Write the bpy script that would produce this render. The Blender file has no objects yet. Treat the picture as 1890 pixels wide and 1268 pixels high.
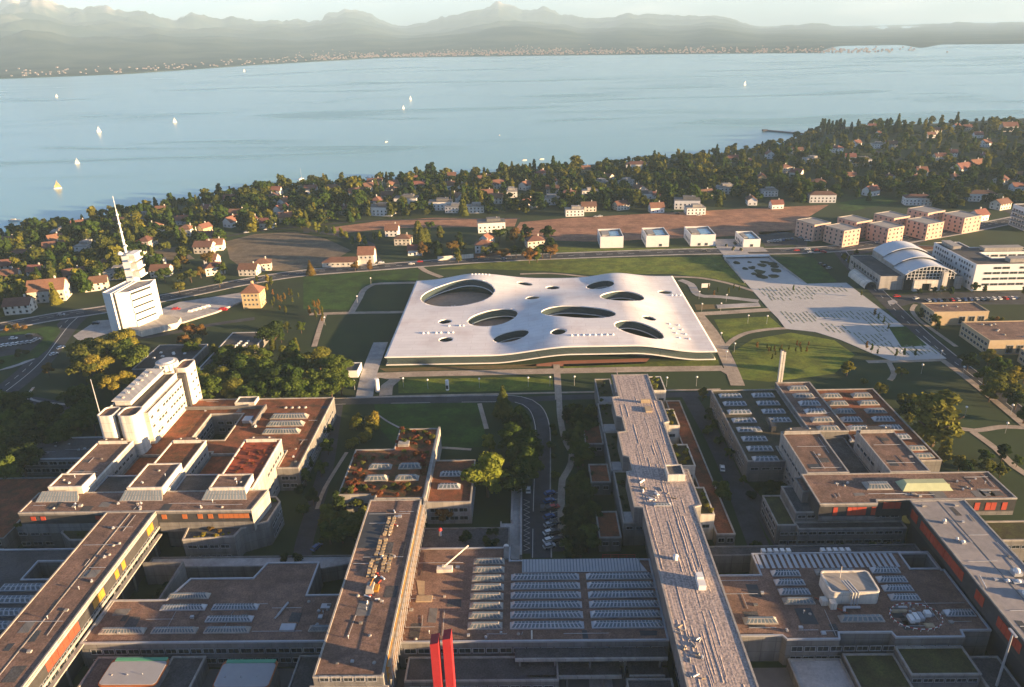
import bpy, bmesh, math, random
import numpy as np
from mathutils import Vector, Matrix
from mathutils.geometry import tessellate_polygon

random.seed(7); np.random.seed(7)
SC = bpy.context.scene
COL = SC.collection
R = math.radians

# ------------------------------------------------------------------ camera
F_PX, YAW, PITCH, ROLL, CAM_H = 1372.83, -0.0246702, 0.4030041, -0.0274173, 156.51
_f = Vector((math.sin(YAW)*math.cos(PITCH), math.cos(YAW)*math.cos(PITCH), -math.sin(PITCH)))
_r0 = Vector((math.cos(YAW), -math.sin(YAW), 0)); _u0 = _r0.cross(_f)
_r = math.cos(ROLL)*_r0 + math.sin(ROLL)*_u0
_u = -math.sin(ROLL)*_r0 + math.cos(ROLL)*_u0
cam_d = bpy.data.cameras.new('camera'); cam = bpy.data.objects.new('camera', cam_d); COL.objects.link(cam)
cam_d.sensor_fit = 'HORIZONTAL'; cam_d.sensor_width = 36.0; cam_d.lens = F_PX/1890*36
cam_d.clip_start = 1.0; cam_d.clip_end = 60000
cam.matrix_world = Matrix(((_r.x, _u.x, -_f.x, 0), (_r.y, _u.y, -_f.y, 0), (_r.z, _u.z, -_f.z, CAM_H), (0, 0, 0, 1)))
SC.camera = cam

# ------------------------------------------------------------------ sky, sun, exposure
SUN_EL, SUN_AZ = R(7.6), R(106)          # azimuth clockwise from +Y (campus axis)
world = bpy.data.worlds.new('World'); SC.world = world; world.use_nodes = True
wn = world.node_tree.nodes; wl = world.node_tree.links
sky = wn.new('ShaderNodeTexSky'); sky.sky_type = 'NISHITA'; sky.sun_disc = False
sky.sun_elevation = SUN_EL; sky.sun_rotation = SUN_AZ; sky.altitude = 400
sky.air_density = 0.6; sky.dust_density = 1.1; sky.ozone_density = 3.5
tc = wn.new('ShaderNodeTexCoord'); cm = wn.new('ShaderNodeMapping'); cm.inputs['Scale'].default_value = (2.2, 2.2, 16); wl.new(tc.outputs['Generated'], cm.inputs['Vector'])
cn = wn.new('ShaderNodeTexNoise'); cn.inputs['Scale'].default_value = 2.4; cn.inputs['Detail'].default_value = 7; cn.inputs['Roughness'].default_value = 0.6; wl.new(cm.outputs[0], cn.inputs['Vector'])
cf = wn.new('ShaderNodeMapRange'); cf.inputs[1].default_value = 0.48; cf.inputs[2].default_value = 0.72; cf.inputs[3].default_value = 0.0; cf.inputs[4].default_value = 0.55; wl.new(cn.outputs['Fac'], cf.inputs[0])
cs = wn.new('ShaderNodeSeparateXYZ'); wl.new(tc.outputs['Generated'], cs.inputs[0]); ce = wn.new('ShaderNodeMapRange'); ce.inputs[1].default_value = 0.14; ce.inputs[2].default_value = 0.03; wl.new(cs.outputs['Z'], ce.inputs[0])
ck = wn.new('ShaderNodeMath'); ck.operation = 'MULTIPLY'; wl.new(cf.outputs[0], ck.inputs[0]); wl.new(ce.outputs[0], ck.inputs[1])
cx_ = wn.new('ShaderNodeMixRGB'); cx_.inputs[2].default_value = (5.0, 4.4, 4.0, 1); wl.new(ck.outputs[0], cx_.inputs[0]); wl.new(sky.outputs[0], cx_.inputs[1])
wl.new(cx_.outputs[0], wn['Background'].inputs[0]); wn['Background'].inputs[1].default_value = 0.05
sun_d = bpy.data.lights.new('sun', 'SUN'); sun_d.energy = 5.0; sun_d.angle = R(0.55); sun_d.color = (1.0, 0.66, 0.34)
sun = bpy.data.objects.new('sun', sun_d); COL.objects.link(sun)
_sd = Vector((math.sin(SUN_AZ)*math.cos(SUN_EL), math.cos(SUN_AZ)*math.cos(SUN_EL), math.sin(SUN_EL)))
sun.rotation_euler = (-_sd).to_track_quat('-Z', 'Y').to_euler()
SC.view_settings.view_transform = 'Standard'; SC.view_settings.look = 'None'
SC.view_settings.gamma = 1.0; SC.view_settings.use_curve_mapping = False
SC.view_settings.exposure = 2.38
SC.cycles.use_denoising = True
SC.cycles.max_bounces = 6; SC.cycles.diffuse_bounces = 2; SC.cycles.glossy_bounces = 2
SC.cycles.transparent_max_bounces = 12; SC.cycles.volume_bounces = 2; SC.cycles.transmission_bounces = 2
SC.cycles.caustics_reflective = False; SC.cycles.caustics_refractive = False
SC.cycles.sample_clamp_indirect = 6.0

# ------------------------------------------------------------------ where things stand: survey of ground points
def ray(px, py):
    return _f + _r*((px-945)/F_PX) - _u*((py-634)/F_PX)
def P(px, py, z=0.0):
    d = ray(px, py); t = (z-CAM_H)/d.z
    return (d.x*t, d.y*t)
SHORE = [(-3000, 100), (-1500, 330), (-700, 560)] + [P(a, b, -18) for a, b in
         ((0, 436), (110, 414), (230, 392), (330, 377), (440, 356), (560, 340), (720, 332), (950, 316), (1160, 300), (1330, 284), (1440, 268),
          (1470, 258), (1490, 247), (1530, 236), (1620, 232), (1740, 228), (1890, 219))] + [(1500, 1650), (3500, 2000)]
_SH = np.array(SHORE)
def shore_d(X, Y):
    """signed distance inland (+) from the shoreline, vectorised"""
    X = np.asarray(X, float); Y = np.asarray(Y, float)
    best = np.full(X.shape, 1e9); 
    for (ax, ay), (bx, by) in zip(_SH[:-1], _SH[1:]):
        dx, dy = bx-ax, by-ay; L = dx*dx+dy*dy
        t = np.clip(((X-ax)*dx+(Y-ay)*dy)/L, 0, 1)
        best = np.minimum(best, np.hypot(X-ax-t*dx, Y-ay-t*dy))
    ys = np.interp(X, _SH[:, 0], _SH[:, 1])
    return np.where(Y < ys, best, -best)
LAKE_Z = -18.0
def terr(X, Y):
    d = shore_d(X, Y)
    t = np.clip(d/150.0, 0, 1); t = t*t*(3-2*t)
    z = (LAKE_Z+0.6)*(1-t)
    return np.where(d < 0, LAKE_Z+0.6+np.maximum(d, -40)*0.12, z)
def PG(px, py):
    z = 0.0
    for _ in range(6):
        x, y = P(px, py, z); z = float(terr(np.array([x]), np.array([y]))[0])
    return x, y, z

# ------------------------------------------------------------------ materials
MATS = {}
def mat(name, base, rough=0.85, var=0.18, scale=0.6, detail=5, second=None, bump=0.0, spec=0.3, coord='pos', metallic=0.0, stretch=None, thresh=None, rand=0.0):
    if name in MATS: return MATS[name]
    m = bpy.data.materials.new(name); m.use_nodes = True
    N = m.node_tree.nodes; L = m.node_tree.links; b = N['Principled BSDF']
    b.inputs['Roughness'].default_value = rough; b.inputs['Metallic'].default_value = metallic
    b.inputs['Specular IOR Level'].default_value = spec
    if coord == 'pos':
        g = N.new('ShaderNodeNewGeometry'); vec = g.outputs['Position']
    else:
        g = N.new('ShaderNodeTexCoord'); vec = g.outputs['Object']
    if stretch:
        mp = N.new('ShaderNodeMapping'); mp.inputs['Scale'].default_value = stretch; L.new(vec, mp.inputs['Vector']); vec = mp.outputs[0]
    n = N.new('ShaderNodeTexNoise'); n.inputs['Scale'].default_value = scale; n.inputs['Detail'].default_value = detail; n.inputs['Roughness'].default_value = 0.65
    L.new(vec, n.inputs['Vector'])
    cr = N.new('ShaderNodeValToRGB'); L.new(n.outputs['Fac'], cr.inputs[0])
    c2 = second if second else tuple(c*(1-var) for c in base); c1 = base if second else tuple(min(1, c*(1+var)) for c in base)
    cr.color_ramp.elements[0].color = (*c2, 1); cr.color_ramp.elements[1].color = (*c1, 1)
    lo, hi = thresh if thresh else (0.3, 0.7)
    cr.color_ramp.elements[0].position = lo; cr.color_ramp.elements[1].position = hi
    out = cr.outputs[0]
    # a second, coarser layer so that no surface is one even tone
    n2 = N.new('ShaderNodeTexNoise'); n2.inputs['Scale'].default_value = scale*0.11; n2.inputs['Detail'].default_value = 3
    L.new(vec, n2.inputs['Vector'])
    mr = N.new('ShaderNodeMapRange'); mr.inputs[1].default_value = 0.3; mr.inputs[2].default_value = 0.7
    mr.inputs[3].default_value = 1-var*0.9; mr.inputs[4].default_value = 1+var*0.6
    L.new(n2.outputs['Fac'], mr.inputs[0])
    hs = N.new('ShaderNodeHueSaturation'); L.new(out, hs.inputs['Color']); L.new(mr.outputs[0], hs.inputs['Value']); out = hs.outputs[0]
    if rand:
        oi = N.new('ShaderNodeObjectInfo'); m2 = N.new('ShaderNodeMapRange'); m2.inputs[3].default_value = 0.5-rand*0.08; m2.inputs[4].default_value = 0.5+rand*0.05
        L.new(oi.outputs['Random'], m2.inputs[0]); L.new(m2.outputs[0], hs.inputs['Hue'])
    L.new(out, b.inputs['Base Color'])
    if bump:
        bp = N.new('ShaderNodeBump'); bp.inputs['Strength'].default_value = bump; bp.inputs['Distance'].default_value = 0.2
        L.new(n.outputs['Fac'], bp.inputs['Height']); L.new(bp.outputs[0], b.inputs['Normal'])
    MATS[name] = m
    return m
def glass_mat(name, tint, clear):
    if name in MATS: return MATS[name]
    m = bpy.data.materials.new(name); m.use_nodes = True
    N = m.node_tree.nodes; L = m.node_tree.links; b = N['Principled BSDF']
    b.inputs['Base Color'].default_value = (*tint, 1); b.inputs['Roughness'].default_value = 0.06
    tr = N.new('ShaderNodeBsdfTransparent'); tr.inputs[0].default_value = (0.75, 0.85, 0.82, 1)
    mx = N.new('ShaderNodeMixShader'); mx.inputs[0].default_value = clear
    L.new(b.outputs[0], mx.inputs[1]); L.new(tr.outputs[0], mx.inputs[2]); L.new(mx.outputs[0], N['Material Output'].inputs['Surface'])
    MATS[name] = m
    return m
def leaf_mat(name, c1, c2):
    if name in MATS: return MATS[name]
    m = bpy.data.materials.new(name); m.use_nodes = True
    N = m.node_tree.nodes; L = m.node_tree.links; N.remove(N['Principled BSDF'])
    g = N.new('ShaderNodeNewGeometry'); n = N.new('ShaderNodeTexNoise'); n.inputs['Scale'].default_value = 0.35; n.inputs['Detail'].default_value = 3
    L.new(g.outputs['Position'], n.inputs['Vector'])
    cr = N.new('ShaderNodeValToRGB'); cr.color_ramp.elements[0].position = 0.35; cr.color_ramp.elements[1].position = 0.65
    cr.color_ramp.elements[0].color = (*c1, 1); cr.color_ramp.elements[1].color = (*c2, 1); L.new(n.outputs['Fac'], cr.inputs[0])
    oi = N.new('ShaderNodeObjectInfo'); hs = N.new('ShaderNodeHueSaturation')
    a = N.new('ShaderNodeMapRange'); a.inputs[3].default_value = 0.485; a.inputs[4].default_value = 0.52; L.new(oi.outputs['Random'], a.inputs[0]); L.new(a.outputs[0], hs.inputs['Hue'])
    v = N.new('ShaderNodeMapRange'); v.inputs[3].default_value = 1.2; v.inputs[4].default_value = 0.75; L.new(oi.outputs['Random'], v.inputs[0]); L.new(v.outputs[0], hs.inputs['Value'])
    L.new(cr.outputs[0], hs.inputs['Color'])
    d = N.new('ShaderNodeBsdfDiffuse'); t = N.new('ShaderNodeBsdfTranslucent'); mx = N.new('ShaderNodeMixShader'); mx.inputs[0].default_value = 0.3
    L.new(hs.outputs[0], d.inputs[0]); L.new(hs.outputs[0], t.inputs[0]); L.new(d.outputs[0], mx.inputs[1]); L.new(t.outputs[0], mx.inputs[2])
    L.new(mx.outputs[0], N['Material Output'].inputs['Surface'])
    MATS[name] = m
    return m

GRASS = mat('grass', (0.050, 0.115, 0.009), 0.95, 0.3, 0.08, 8, second=(0.018, 0.058, 0.006), bump=0.15)
ASPH = mat('asphalt', (0.055, 0.058, 0.065), 0.9, 0.15, 0.3, 5)
PATH = mat('gravel_path', (0.42, 0.345, 0.27), 0.95, 0.12, 0.4, 5)
PAVE = mat('concrete_paving', (0.42, 0.40, 0.385), 0.9, 0.12, 0.3, 5)
SOIL = mat('ploughed_soil', (0.40, 0.205, 0.12), 0.95, 0.15, 0.25, 6, stretch=(0.25, 1.6, 1))
STUB = mat('stubble_field', (0.19, 0.15, 0.10), 0.95, 0.14, 0.2, 6, stretch=(0.3, 1.8, 1))
CONC = mat('concrete', (0.195, 0.188, 0.178), 0.85, 0.1, 0.5, 6)
CONC_W = mat('pale_concrete', (0.385, 0.36, 0.325), 0.8, 0.08, 0.5, 6)
CREAM = mat('cream_render', (0.72, 0.67, 0.58), 0.8, 0.06, 0.4, 5)
WHITE = mat('white_paint', (0.78, 0.77, 0.74), 0.6, 0.05, 0.5, 4)
SHELL = mat('white_roof_membrane', (0.78, 0.76, 0.745), 0.55, 0.05, 0.12, 6)
def membrane(m):
    N = m.node_tree.nodes; L = m.node_tree.links; b = N['Principled BSDF']; src = b.inputs['Base Color'].links[0].from_socket
    g = N.new('ShaderNodeNewGeometry'); br = N.new('ShaderNodeTexBrick'); br.offset = 0.5
    br.inputs['Color1'].default_value = (1, 1, 1, 1); br.inputs['Color2'].default_value = (0.93, 0.925, 0.93, 1); br.inputs['Mortar'].default_value = (0.80, 0.78, 0.77, 1)
    br.inputs['Scale'].default_value = 1.0; br.inputs['Mortar Size'].default_value = 0.10; br.inputs['Brick Width'].default_value = 15.0; br.inputs['Row Height'].default_value = 4.0; br.inputs['Bias'].default_value = -0.2
    L.new(g.outputs['Position'], br.inputs['Vector'])
    n = N.new('ShaderNodeTexNoise'); n.inputs['Scale'].default_value = 0.055; n.inputs['Detail'].default_value = 7; L.new(g.outputs['Position'], n.inputs['Vector'])
    cr = N.new('ShaderNodeValToRGB'); cr.color_ramp.elements[0].position = 0.30; cr.color_ramp.elements[1].position = 0.52; cr.color_ramp.elements[0].color = (0.86, 0.80, 0.78, 1); cr.color_ramp.elements[1].color = (1, 1, 1, 1); L.new(n.outputs['Fac'], cr.inputs[0])
    m1 = N.new('ShaderNodeMixRGB'); m1.blend_type = 'MULTIPLY'; m1.inputs[0].default_value = 1; L.new(src, m1.inputs[1]); L.new(br.outputs['Color'], m1.inputs[2])
    m2 = N.new('ShaderNodeMixRGB'); m2.blend_type = 'MULTIPLY'; m2.inputs[0].default_value = 1; L.new(m1.outputs[0], m2.inputs[1]); L.new(cr.outputs[0], m2.inputs[2]); L.new(m2.outputs[0], b.inputs['Base Color'])
membrane(SHELL)
METAL = mat('zinc_coping', (0.46, 0.47, 0.49), 0.45, 0.08, 0.8, 3, metallic=0.4)
DKMET = mat('dark_metal', (0.06, 0.062, 0.068), 0.5, 0.1, 1, 3, metallic=0.3)
GRAV = mat('brown_roof_gravel', (0.30, 0.185, 0.135), 0.95, 0.16, 0.35, 8, second=(0.165, 0.105, 0.08), bump=0.4)
GRAVD = mat('dark_roof_gravel', (0.095, 0.092, 0.092), 0.95, 0.16, 0.3, 7, bump=0.3)
SEDUM = mat('red_sedum', (0.30, 0.098, 0.045), 0.95, 0.3, 0.22, 9, second=(0.12, 0.066, 0.03), bump=0.5, thresh=(0.35, 0.62))
SEDM = mat('mixed_roof_planting', (0.29, 0.10, 0.045), 0.95, 0.35, 0.22, 9, second=(0.085, 0.07, 0.024), bump=0.5, thresh=(0.40, 0.58))
SEDB = mat('brown_roof_moss', (0.115, 0.088, 0.055), 0.95, 0.3, 0.25, 9, second=(0.058, 0.060, 0.032), bump=0.4)
SEDG = mat('green_sedum', (0.085, 0.095, 0.030), 0.95, 0.3, 0.3, 9, second=(0.055, 0.045, 0.022), bump=0.5)
GLASS = glass_mat('window_glass', (0.025, 0.032, 0.036), 0.15)
GLASSL = glass_mat('facade_glass', (0.085, 0.12, 0.125), 0.42)
SKYG = mat('skylight_glass', (0.20, 0.24, 0.26), 0.12, 0.1, 0.6, 3, spec=0.7)
SKYD = mat('skylight_dark_glass', (0.10, 0.13, 0.145), 0.08, 0.1, 0.6, 3, spec=0.8)
RED = mat('red_paint', (0.34, 0.025, 0.03), 0.5, 0.06, 0.6, 3)
REDP = mat('red_panel', (0.40, 0.060, 0.03), 0.6, 0.12, 0.6, 3)
YELP = mat('yellow_panel', (0.45, 0.22, 0.03), 0.6, 0.12, 0.6, 3)
TILE = mat('roof_tiles', (0.26, 0.125, 0.085), 0.85, 0.2, 0.9, 5, second=(0.17, 0.085, 0.06), rand=0.25)
TILEB = mat('brown_roof_tiles', (0.16, 0.085, 0.06), 0.85, 0.2, 0.9, 5, rand=0.2)
PINK = mat('pink_brick', (0.56, 0.37, 0.29), 0.85, 0.08, 0.6, 5)
BEIGE = mat('beige_render', (0.46, 0.36, 0.23), 0.85, 0.07, 0.5, 5)
STONE = mat('ochre_render', (0.60, 0.46, 0.25), 0.85, 0.08, 0.5, 5)
BARK = mat('bark', (0.11, 0.075, 0.05), 0.95, 0.2, 1.5, 4)
WLINE = mat('road_paint', (0.62, 0.62, 0.60), 0.8, 0.1, 0.8, 3)
TARP = mat('dark_membrane', (0.055, 0.06, 0.066), 0.7, 0.12, 0.3, 4)
WOOD = mat('pallet_wood', (0.40, 0.31, 0.20), 0.85, 0.15, 1, 4)
BLUEP = mat('blue_paint', (0.05, 0.12, 0.30), 0.5, 0.05, 1, 2)
GREENP = mat('green_paint', (0.10, 0.34, 0.20), 0.6, 0.05, 1, 2)
ORANGEP = mat('orange_paint', (0.40, 0.13, 0.04), 0.6, 0.05, 1, 2)
TERRA = mat('terracotta_paving', (0.34, 0.145, 0.085), 0.9, 0.1, 0.4, 4)
RUBBER = mat('tyre_rubber', (0.02, 0.02, 0.02), 0.9, 0.1, 2, 2)

def grain(m, amt, scale=2.2, stain=0.25):
    """fine speckle plus drifting stains with soft outlines"""
    N = m.node_tree.nodes; L = m.node_tree.links; b = N['Principled BSDF']; src = b.inputs['Base Color'].links[0].from_socket
    g = N.new('ShaderNodeNewGeometry')
    for sc_n, lo, hi, a_, det in ((scale, 0.35, 0.65, amt, 4), (0.09, 0.42, 0.60, stain, 8)):
        n = N.new('ShaderNodeTexNoise'); n.inputs['Scale'].default_value = sc_n; n.inputs['Detail'].default_value = det; n.inputs['Roughness'].default_value = 0.75; L.new(g.outputs['Position'], n.inputs['Vector'])
        r = N.new('ShaderNodeMapRange'); r.inputs[1].default_value = lo; r.inputs[2].default_value = hi; r.inputs[3].default_value = 1-a_; r.inputs[4].default_value = 1+a_*0.5; L.new(n.outputs['Fac'], r.inputs[0])
        x = N.new('ShaderNodeVectorMath'); x.operation = 'SCALE'; L.new(src, x.inputs[0]); L.new(r.outputs[0], x.inputs['Scale']); src = x.outputs[0]
    L.new(src, b.inputs['Base Color'])
for m_ in (GRAV, GRAVD, SEDUM, SEDG, SEDM, SEDB): grain(m_, 0.42)
for m_ in (SOIL, STUB): grain(m_, 0.25, 0.9, 0.3)
for m_ in (GRASS,): grain(m_, 0.25, 0.7, 0.35)
for m_ in (PATH, PAVE, ASPH): grain(m_, 0.15, 1.4, 0.22)
def joints(m, w, h):
    N = m.node_tree.nodes; L = m.node_tree.links; b = N['Principled BSDF']; src = b.inputs['Base Color'].links[0].from_socket
    g = N.new('ShaderNodeNewGeometry'); s = N.new('ShaderNodeSeparateXYZ'); L.new(g.outputs['Position'], s.inputs[0])
    ad = N.new('ShaderNodeMath'); L.new(s.outputs['X'], ad.inputs[0]); L.new(s.outputs['Y'], ad.inputs[1]); c = N.new('ShaderNodeCombineXYZ'); L.new(ad.outputs[0], c.inputs[0]); L.new(s.outputs['Z'], c.inputs[1])
    br = N.new('ShaderNodeTexBrick'); br.offset = 0.0; br.inputs['Color1'].default_value = (1, 1, 1, 1); br.inputs['Color2'].default_value = (0.86, 0.86, 0.87, 1); br.inputs['Mortar'].default_value = (0.55, 0.55, 0.56, 1)
    br.inputs['Scale'].default_value = 1.0; br.inputs['Mortar Size'].default_value = 0.06; br.inputs['Brick Width'].default_value = w; br.inputs['Row Height'].default_value = h; L.new(c.outputs[0], br.inputs['Vector'])
    n = N.new('ShaderNodeTexNoise'); n.inputs['Scale'].default_value = 0.5; n.inputs['Detail'].default_value = 6; mp = N.new('ShaderNodeMapping'); mp.inputs['Scale'].default_value = (1, 0.12, 1); L.new(c.outputs[0], mp.inputs['Vector']); L.new(mp.outputs[0], n.inputs['Vector'])
    r = N.new('ShaderNodeMapRange'); r.inputs[1].default_value = 0.35; r.inputs[2].default_value = 0.65; r.inputs[3].default_value = 0.78; r.inputs[4].default_value = 1.08; L.new(n.outputs['Fac'], r.inputs[0])
    x = N.new('ShaderNodeMixRGB'); x.blend_type = 'MULTIPLY'; x.inputs[0].default_value = 1; L.new(src, x.inputs[1]); L.new(br.outputs['Color'], x.inputs[2])
    y = N.new('ShaderNodeVectorMath'); y.operation = 'SCALE'; L.new(x.outputs[0], y.inputs[0]); L.new(r.outputs[0], y.inputs['Scale']); L.new(y.outputs[0], b.inputs['Base Color'])
joints(CONC, 3.6, 3.4); joints(CONC_W, 3.6, 3.4); joints(CREAM, 4.8, 3.9)
RECESS_SHADE = mat('shaded_glazing', (0.055, 0.053, 0.052), 0.35, 0.2, 0.8, 3, spec=0.5)  # dark glass band, with the shade under the roof edge in its colour
# ------------------------------------------------------------------ mesh helpers
class MB:
    def __init__(s): s.v = []; s.f = []; s.m = []
    def add(s, vs, fs, m=0):
        o = len(s.v); s.v += [tuple(v) for v in vs]
        for f in fs: s.f.append(tuple(i+o for i in f)); s.m.append(m)
    def box(s, x0, x1, y0, y1, z0, z1, m=0, bottom=True):
        vs = [(x0, y0, z0), (x1, y0, z0), (x1, y1, z0), (x0, y1, z0), (x0, y0, z1), (x1, y0, z1), (x1, y1, z1), (x0, y1, z1)]
        fs = [(4, 5, 6, 7), (0, 1, 5, 4), (1, 2, 6, 5), (2, 3, 7, 6), (3, 0, 4, 7)]
        if bottom: fs.append((3, 2, 1, 0))
        s.add(vs, fs, m)
    def frustum(s, x0, x1, y0, y1, z0, z1, ix, iy, m=0):
        vs = [(x0, y0, z0), (x1, y0, z0), (x1, y1, z0), (x0, y1, z0), (x0+ix, y0+iy, z1), (x1-ix, y0+iy, z1), (x1-ix, y1-iy, z1), (x0+ix, y1-iy, z1)]
        s.add(vs, [(4, 5, 6, 7), (0, 1, 5, 4), (1, 2, 6, 5), (2, 3, 7, 6), (3, 0, 4, 7)], m)
    def prism(s, poly, z0, z1, m=0, mt=None, bottom=False):
        n = len(poly); o = [(x, y, z0) for x, y in poly]+[(x, y, z1) for x, y in poly]
        s.add(o, [(i, (i+1) % n, n+(i+1) % n, n+i) for i in range(n)], m)
        s.add([(x, y, z1) for x, y in poly], [tuple(range(n))], m if mt is None else mt)
        if bottom: s.add([(x, y, z0) for x, y in reversed(poly)], [tuple(range(n))], m)
    def cyl(s, x, y, z0, z1, r0, r1=None, n=8, m=0, cap=True):
        r1 = r0 if r1 is None else r1
        vs = [(x+r0*math.cos(6.2832*i/n), y+r0*math.sin(6.2832*i/n), z0) for i in range(n)]+[(x+r1*math.cos(6.2832*i/n), y+r1*math.sin(6.2832*i/n), z1) for i in range(n)]
        fs = [(i, (i+1) % n, n+(i+1) % n, n+i) for i in range(n)]
        if cap: fs.append(tuple(range(n, 2*n)))
        s.add(vs, fs, m)
    def tube(s, p, q, r, n=6, m=0):
        p = Vector(p); q = Vector(q); d = (q-p).normalized()
        a = d.orthogonal().normalized(); b = d.cross(a)
        vs = [p+r*(a*math.cos(6.2832*i/n)+b*math.sin(6.2832*i/n)) for i in range(n)]
        vs += [v+(q-p) for v in vs]
        s.add(vs, [(i, (i+1) % n, n+(i+1) % n, n+i) for i in range(n)]+[tuple(range(n, 2*n)), tuple(range(n-1, -1, -1))], m)
    def dome(s, x, y, z, r, h, n=10, m=0):
        rings = [(1, 0), (0.92, 0.45), (0.65, 0.82), (0.25, 1)]
        vs = [(x+r*a*math.cos(6.2832*i/n), y+r*a*math.sin(6.2832*i/n), z+h*b) for a, b in rings for i in range(n)]
        fs = [(k*n+i, k*n+(i+1) % n, (k+1)*n+(i+1) % n, (k+1)*n+i) for k in range(3) for i in range(n)]+[tuple(range(3*n, 4*n))]
        s.add(vs, fs, m)
    def build(s, name, mats, parent=None, smooth=False):
        me = bpy.data.meshes.new(name); me.from_pydata(s.v, [], s.f)
        if not isinstance(mats, (list, tuple)): mats = [mats]
        for m in mats: me.materials.append(m)
        if len(mats) > 1: me.polygons.foreach_set('material_index', s.m)
        if smooth: me.polygons.foreach_set('use_smooth', [True]*len(s.f))
        me.update()
        return put(name, me, parent)
def put(name, me, parent=None):
    o = bpy.data.objects.new(name, me); COL.objects.link(o)
    if parent is not None:
        o.parent = parent
        g = parent; off = Vector()
        while g is not None: off += g.location; g = g.parent
        o.matrix_parent_inverse = Matrix.Translation(-off)
    return o
def local(name, me, parent, loc, rz=0, sc=(1, 1, 1)):
    """a child placed in its parent's own frame"""
    o = bpy.data.objects.new(name, me); COL.objects.link(o); o.parent = parent
    o.location = loc; o.rotation_euler = (0, 0, rz); o.scale = sc
    return o
def at(name, me, parent, loc, rz=0, sc=(1, 1, 1)):
    """a child of a root Empty that is not rotated, placed in world metres"""
    off = Vector()
    g = parent
    while g is not None: off += g.location; g = g.parent
    return local(name, me, parent, Vector(loc)-off, rz, sc)
def tag(o, label, cat, group=None):
    o['label'] = label; o['category'] = cat
    if group: o['group'] = group
    return o
def thing(name, label, cat, loc=(0, 0, 0), group=None, rz=0):
    o = bpy.data.objects.new(name, None); COL.objects.link(o); o.location = loc; o.rotation_euler = (0, 0, rz)
    o.empty_display_size = 0.5
    return tag(o, label, cat, group)
def struct(o): o['kind'] = 'structure'; return o
def stuff(o): o['kind'] = 'stuff'; return o
def sheet(name, poly, z, m, thick=0.0, parent=None):
    mb = MB(); tr = tessellate_polygon([[Vector((x, y, 0)) for x, y in poly]])
    a = sum(poly[i][0]*poly[(i+1) % len(poly)][1]-poly[(i+1) % len(poly)][0]*poly[i][1] for i in range(len(poly)))
    vs = [(x, y, z) for x, y in poly]
    fs = []
    for t in tr:
        p, q, r_ = [vs[i] for i in t]
        c = (q[0]-p[0])*(r_[1]-p[1])-(q[1]-p[1])*(r_[0]-p[0])
        fs.append(tuple(t) if c > 0 else tuple(reversed(t)))
    mb.add(vs, fs)
    if thick:
        n = len(poly); pp = poly if a > 0 else list(reversed(poly))
        mb.add([(x, y, z-thick) for x, y in pp]+[(x, y, z) for x, y in pp], [(i, (i+1) % n, n+(i+1) % n, n+i) for i in range(n)])
    return mb.build(name, m, parent)
def smooth_line(pts, step=4.0):
    out = []
    n = len(pts)
    for i in range(n-1):
        p0 = Vector(pts[max(i-1, 0)]); p1 = Vector(pts[i]); p2 = Vector(pts[i+1]); p3 = Vector(pts[min(i+2, n-1)])
        k = max(1, int((p2-p1).length/step))
        for j in range(k):
            t = j/k
            out.append(0.5*((2*p1)+(p2-p0)*t+(2*p0-5*p1+4*p2-p3)*t*t+(3*p1-p0-3*p2+p3)*t**3))
    out.append(Vector(pts[-1]))
    return out
def ribbon_pts(pts, w, off=0.0):
    L = smooth_line(pts); res = []
    for i, p in enumerate(L):
        d = (L[min(i+1, len(L)-1)]-L[max(i-1, 0)]); d.normalize(); nrm = Vector((-d.y, d.x))
        res.append((p+nrm*(off+w/2), p+nrm*(off-w/2)))
    return res
def ribbon(name, pts, w, z, m, off=0.0, thick=0.0, parent=None, drape=False):
    mb = MB(); rp = ribbon_pts(pts, w, off)
    vs = [];
    for a, b in rp:
        for q in (a, b):
            zz = z+(float(terr(np.array([q.x]), np.array([q.y]))[0]) if drape else 0)
            vs.append((q.x, q.y, zz))
    fs = [(2*i, 2*i+1, 2*i+3, 2*i+2) for i in range(len(rp)-1)]
    mb.add(vs, fs)
    if thick:
        n = len(vs); lo = [(x, y, zz-thick) for x, y, zz in vs]
        mb.add(vs+lo, [(2*i, 2*i+2, n+2*i+2, n+2*i) for i in range(len(rp)-1)]+[(2*i+3, 2*i+1, n+2*i+1, n+2*i+3) for i in range(len(rp)-1)])
    return mb.build(name, m, parent)
def dashes(name, pts, w, z, m, off, on, gap, parent=None):
    L = [a for a, b in ribbon_pts(pts, 0, off)]; mb = MB(); acc = 0
    for p, q in zip(L[:-1], L[1:]):
        seg = (q-p).length
        if acc % (on+gap) < on and seg > 0.01:
            d = (q-p)/seg; nr = Vector((-d.y, d.x))*w/2
            mb.add([(*(p+nr), z), (*(p-nr), z), (*(q-nr), z), (*(q+nr), z)], [(0, 1, 2, 3)])
        acc += seg
    o = mb.build(name, m, parent); return o
def offset_poly(poly, d):
    """inward offset for a CCW loop (outward for negative d)"""
    n = len(poly); out = []
    for i in range(n):
        p0 = Vector(poly[i-1]); p1 = Vector(poly[i]); p2 = Vector(poly[(i+1) % n])
        a = (p1-p0).normalized(); b = (p2-p1).normalized()
        na = Vector((-a.y, a.x)); nb = Vector((-b.y, b.x)); s = na+nb
        k = s.length_squared
        out.append(tuple(p1+s*(2*d/k if k > 1e-6 else d)))
    return out
def ccw(poly):
    a = sum(poly[i][0]*poly[(i+1) % len(poly)][1]-poly[(i+1) % len(poly)][0]*poly[i][1] for i in range(len(poly)))
    return list(poly) if a > 0 else list(reversed(poly))
def rect(x0, x1, y0, y1): return [(x0, y0), (x1, y0), (x1, y1), (x0, y1)]
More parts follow.
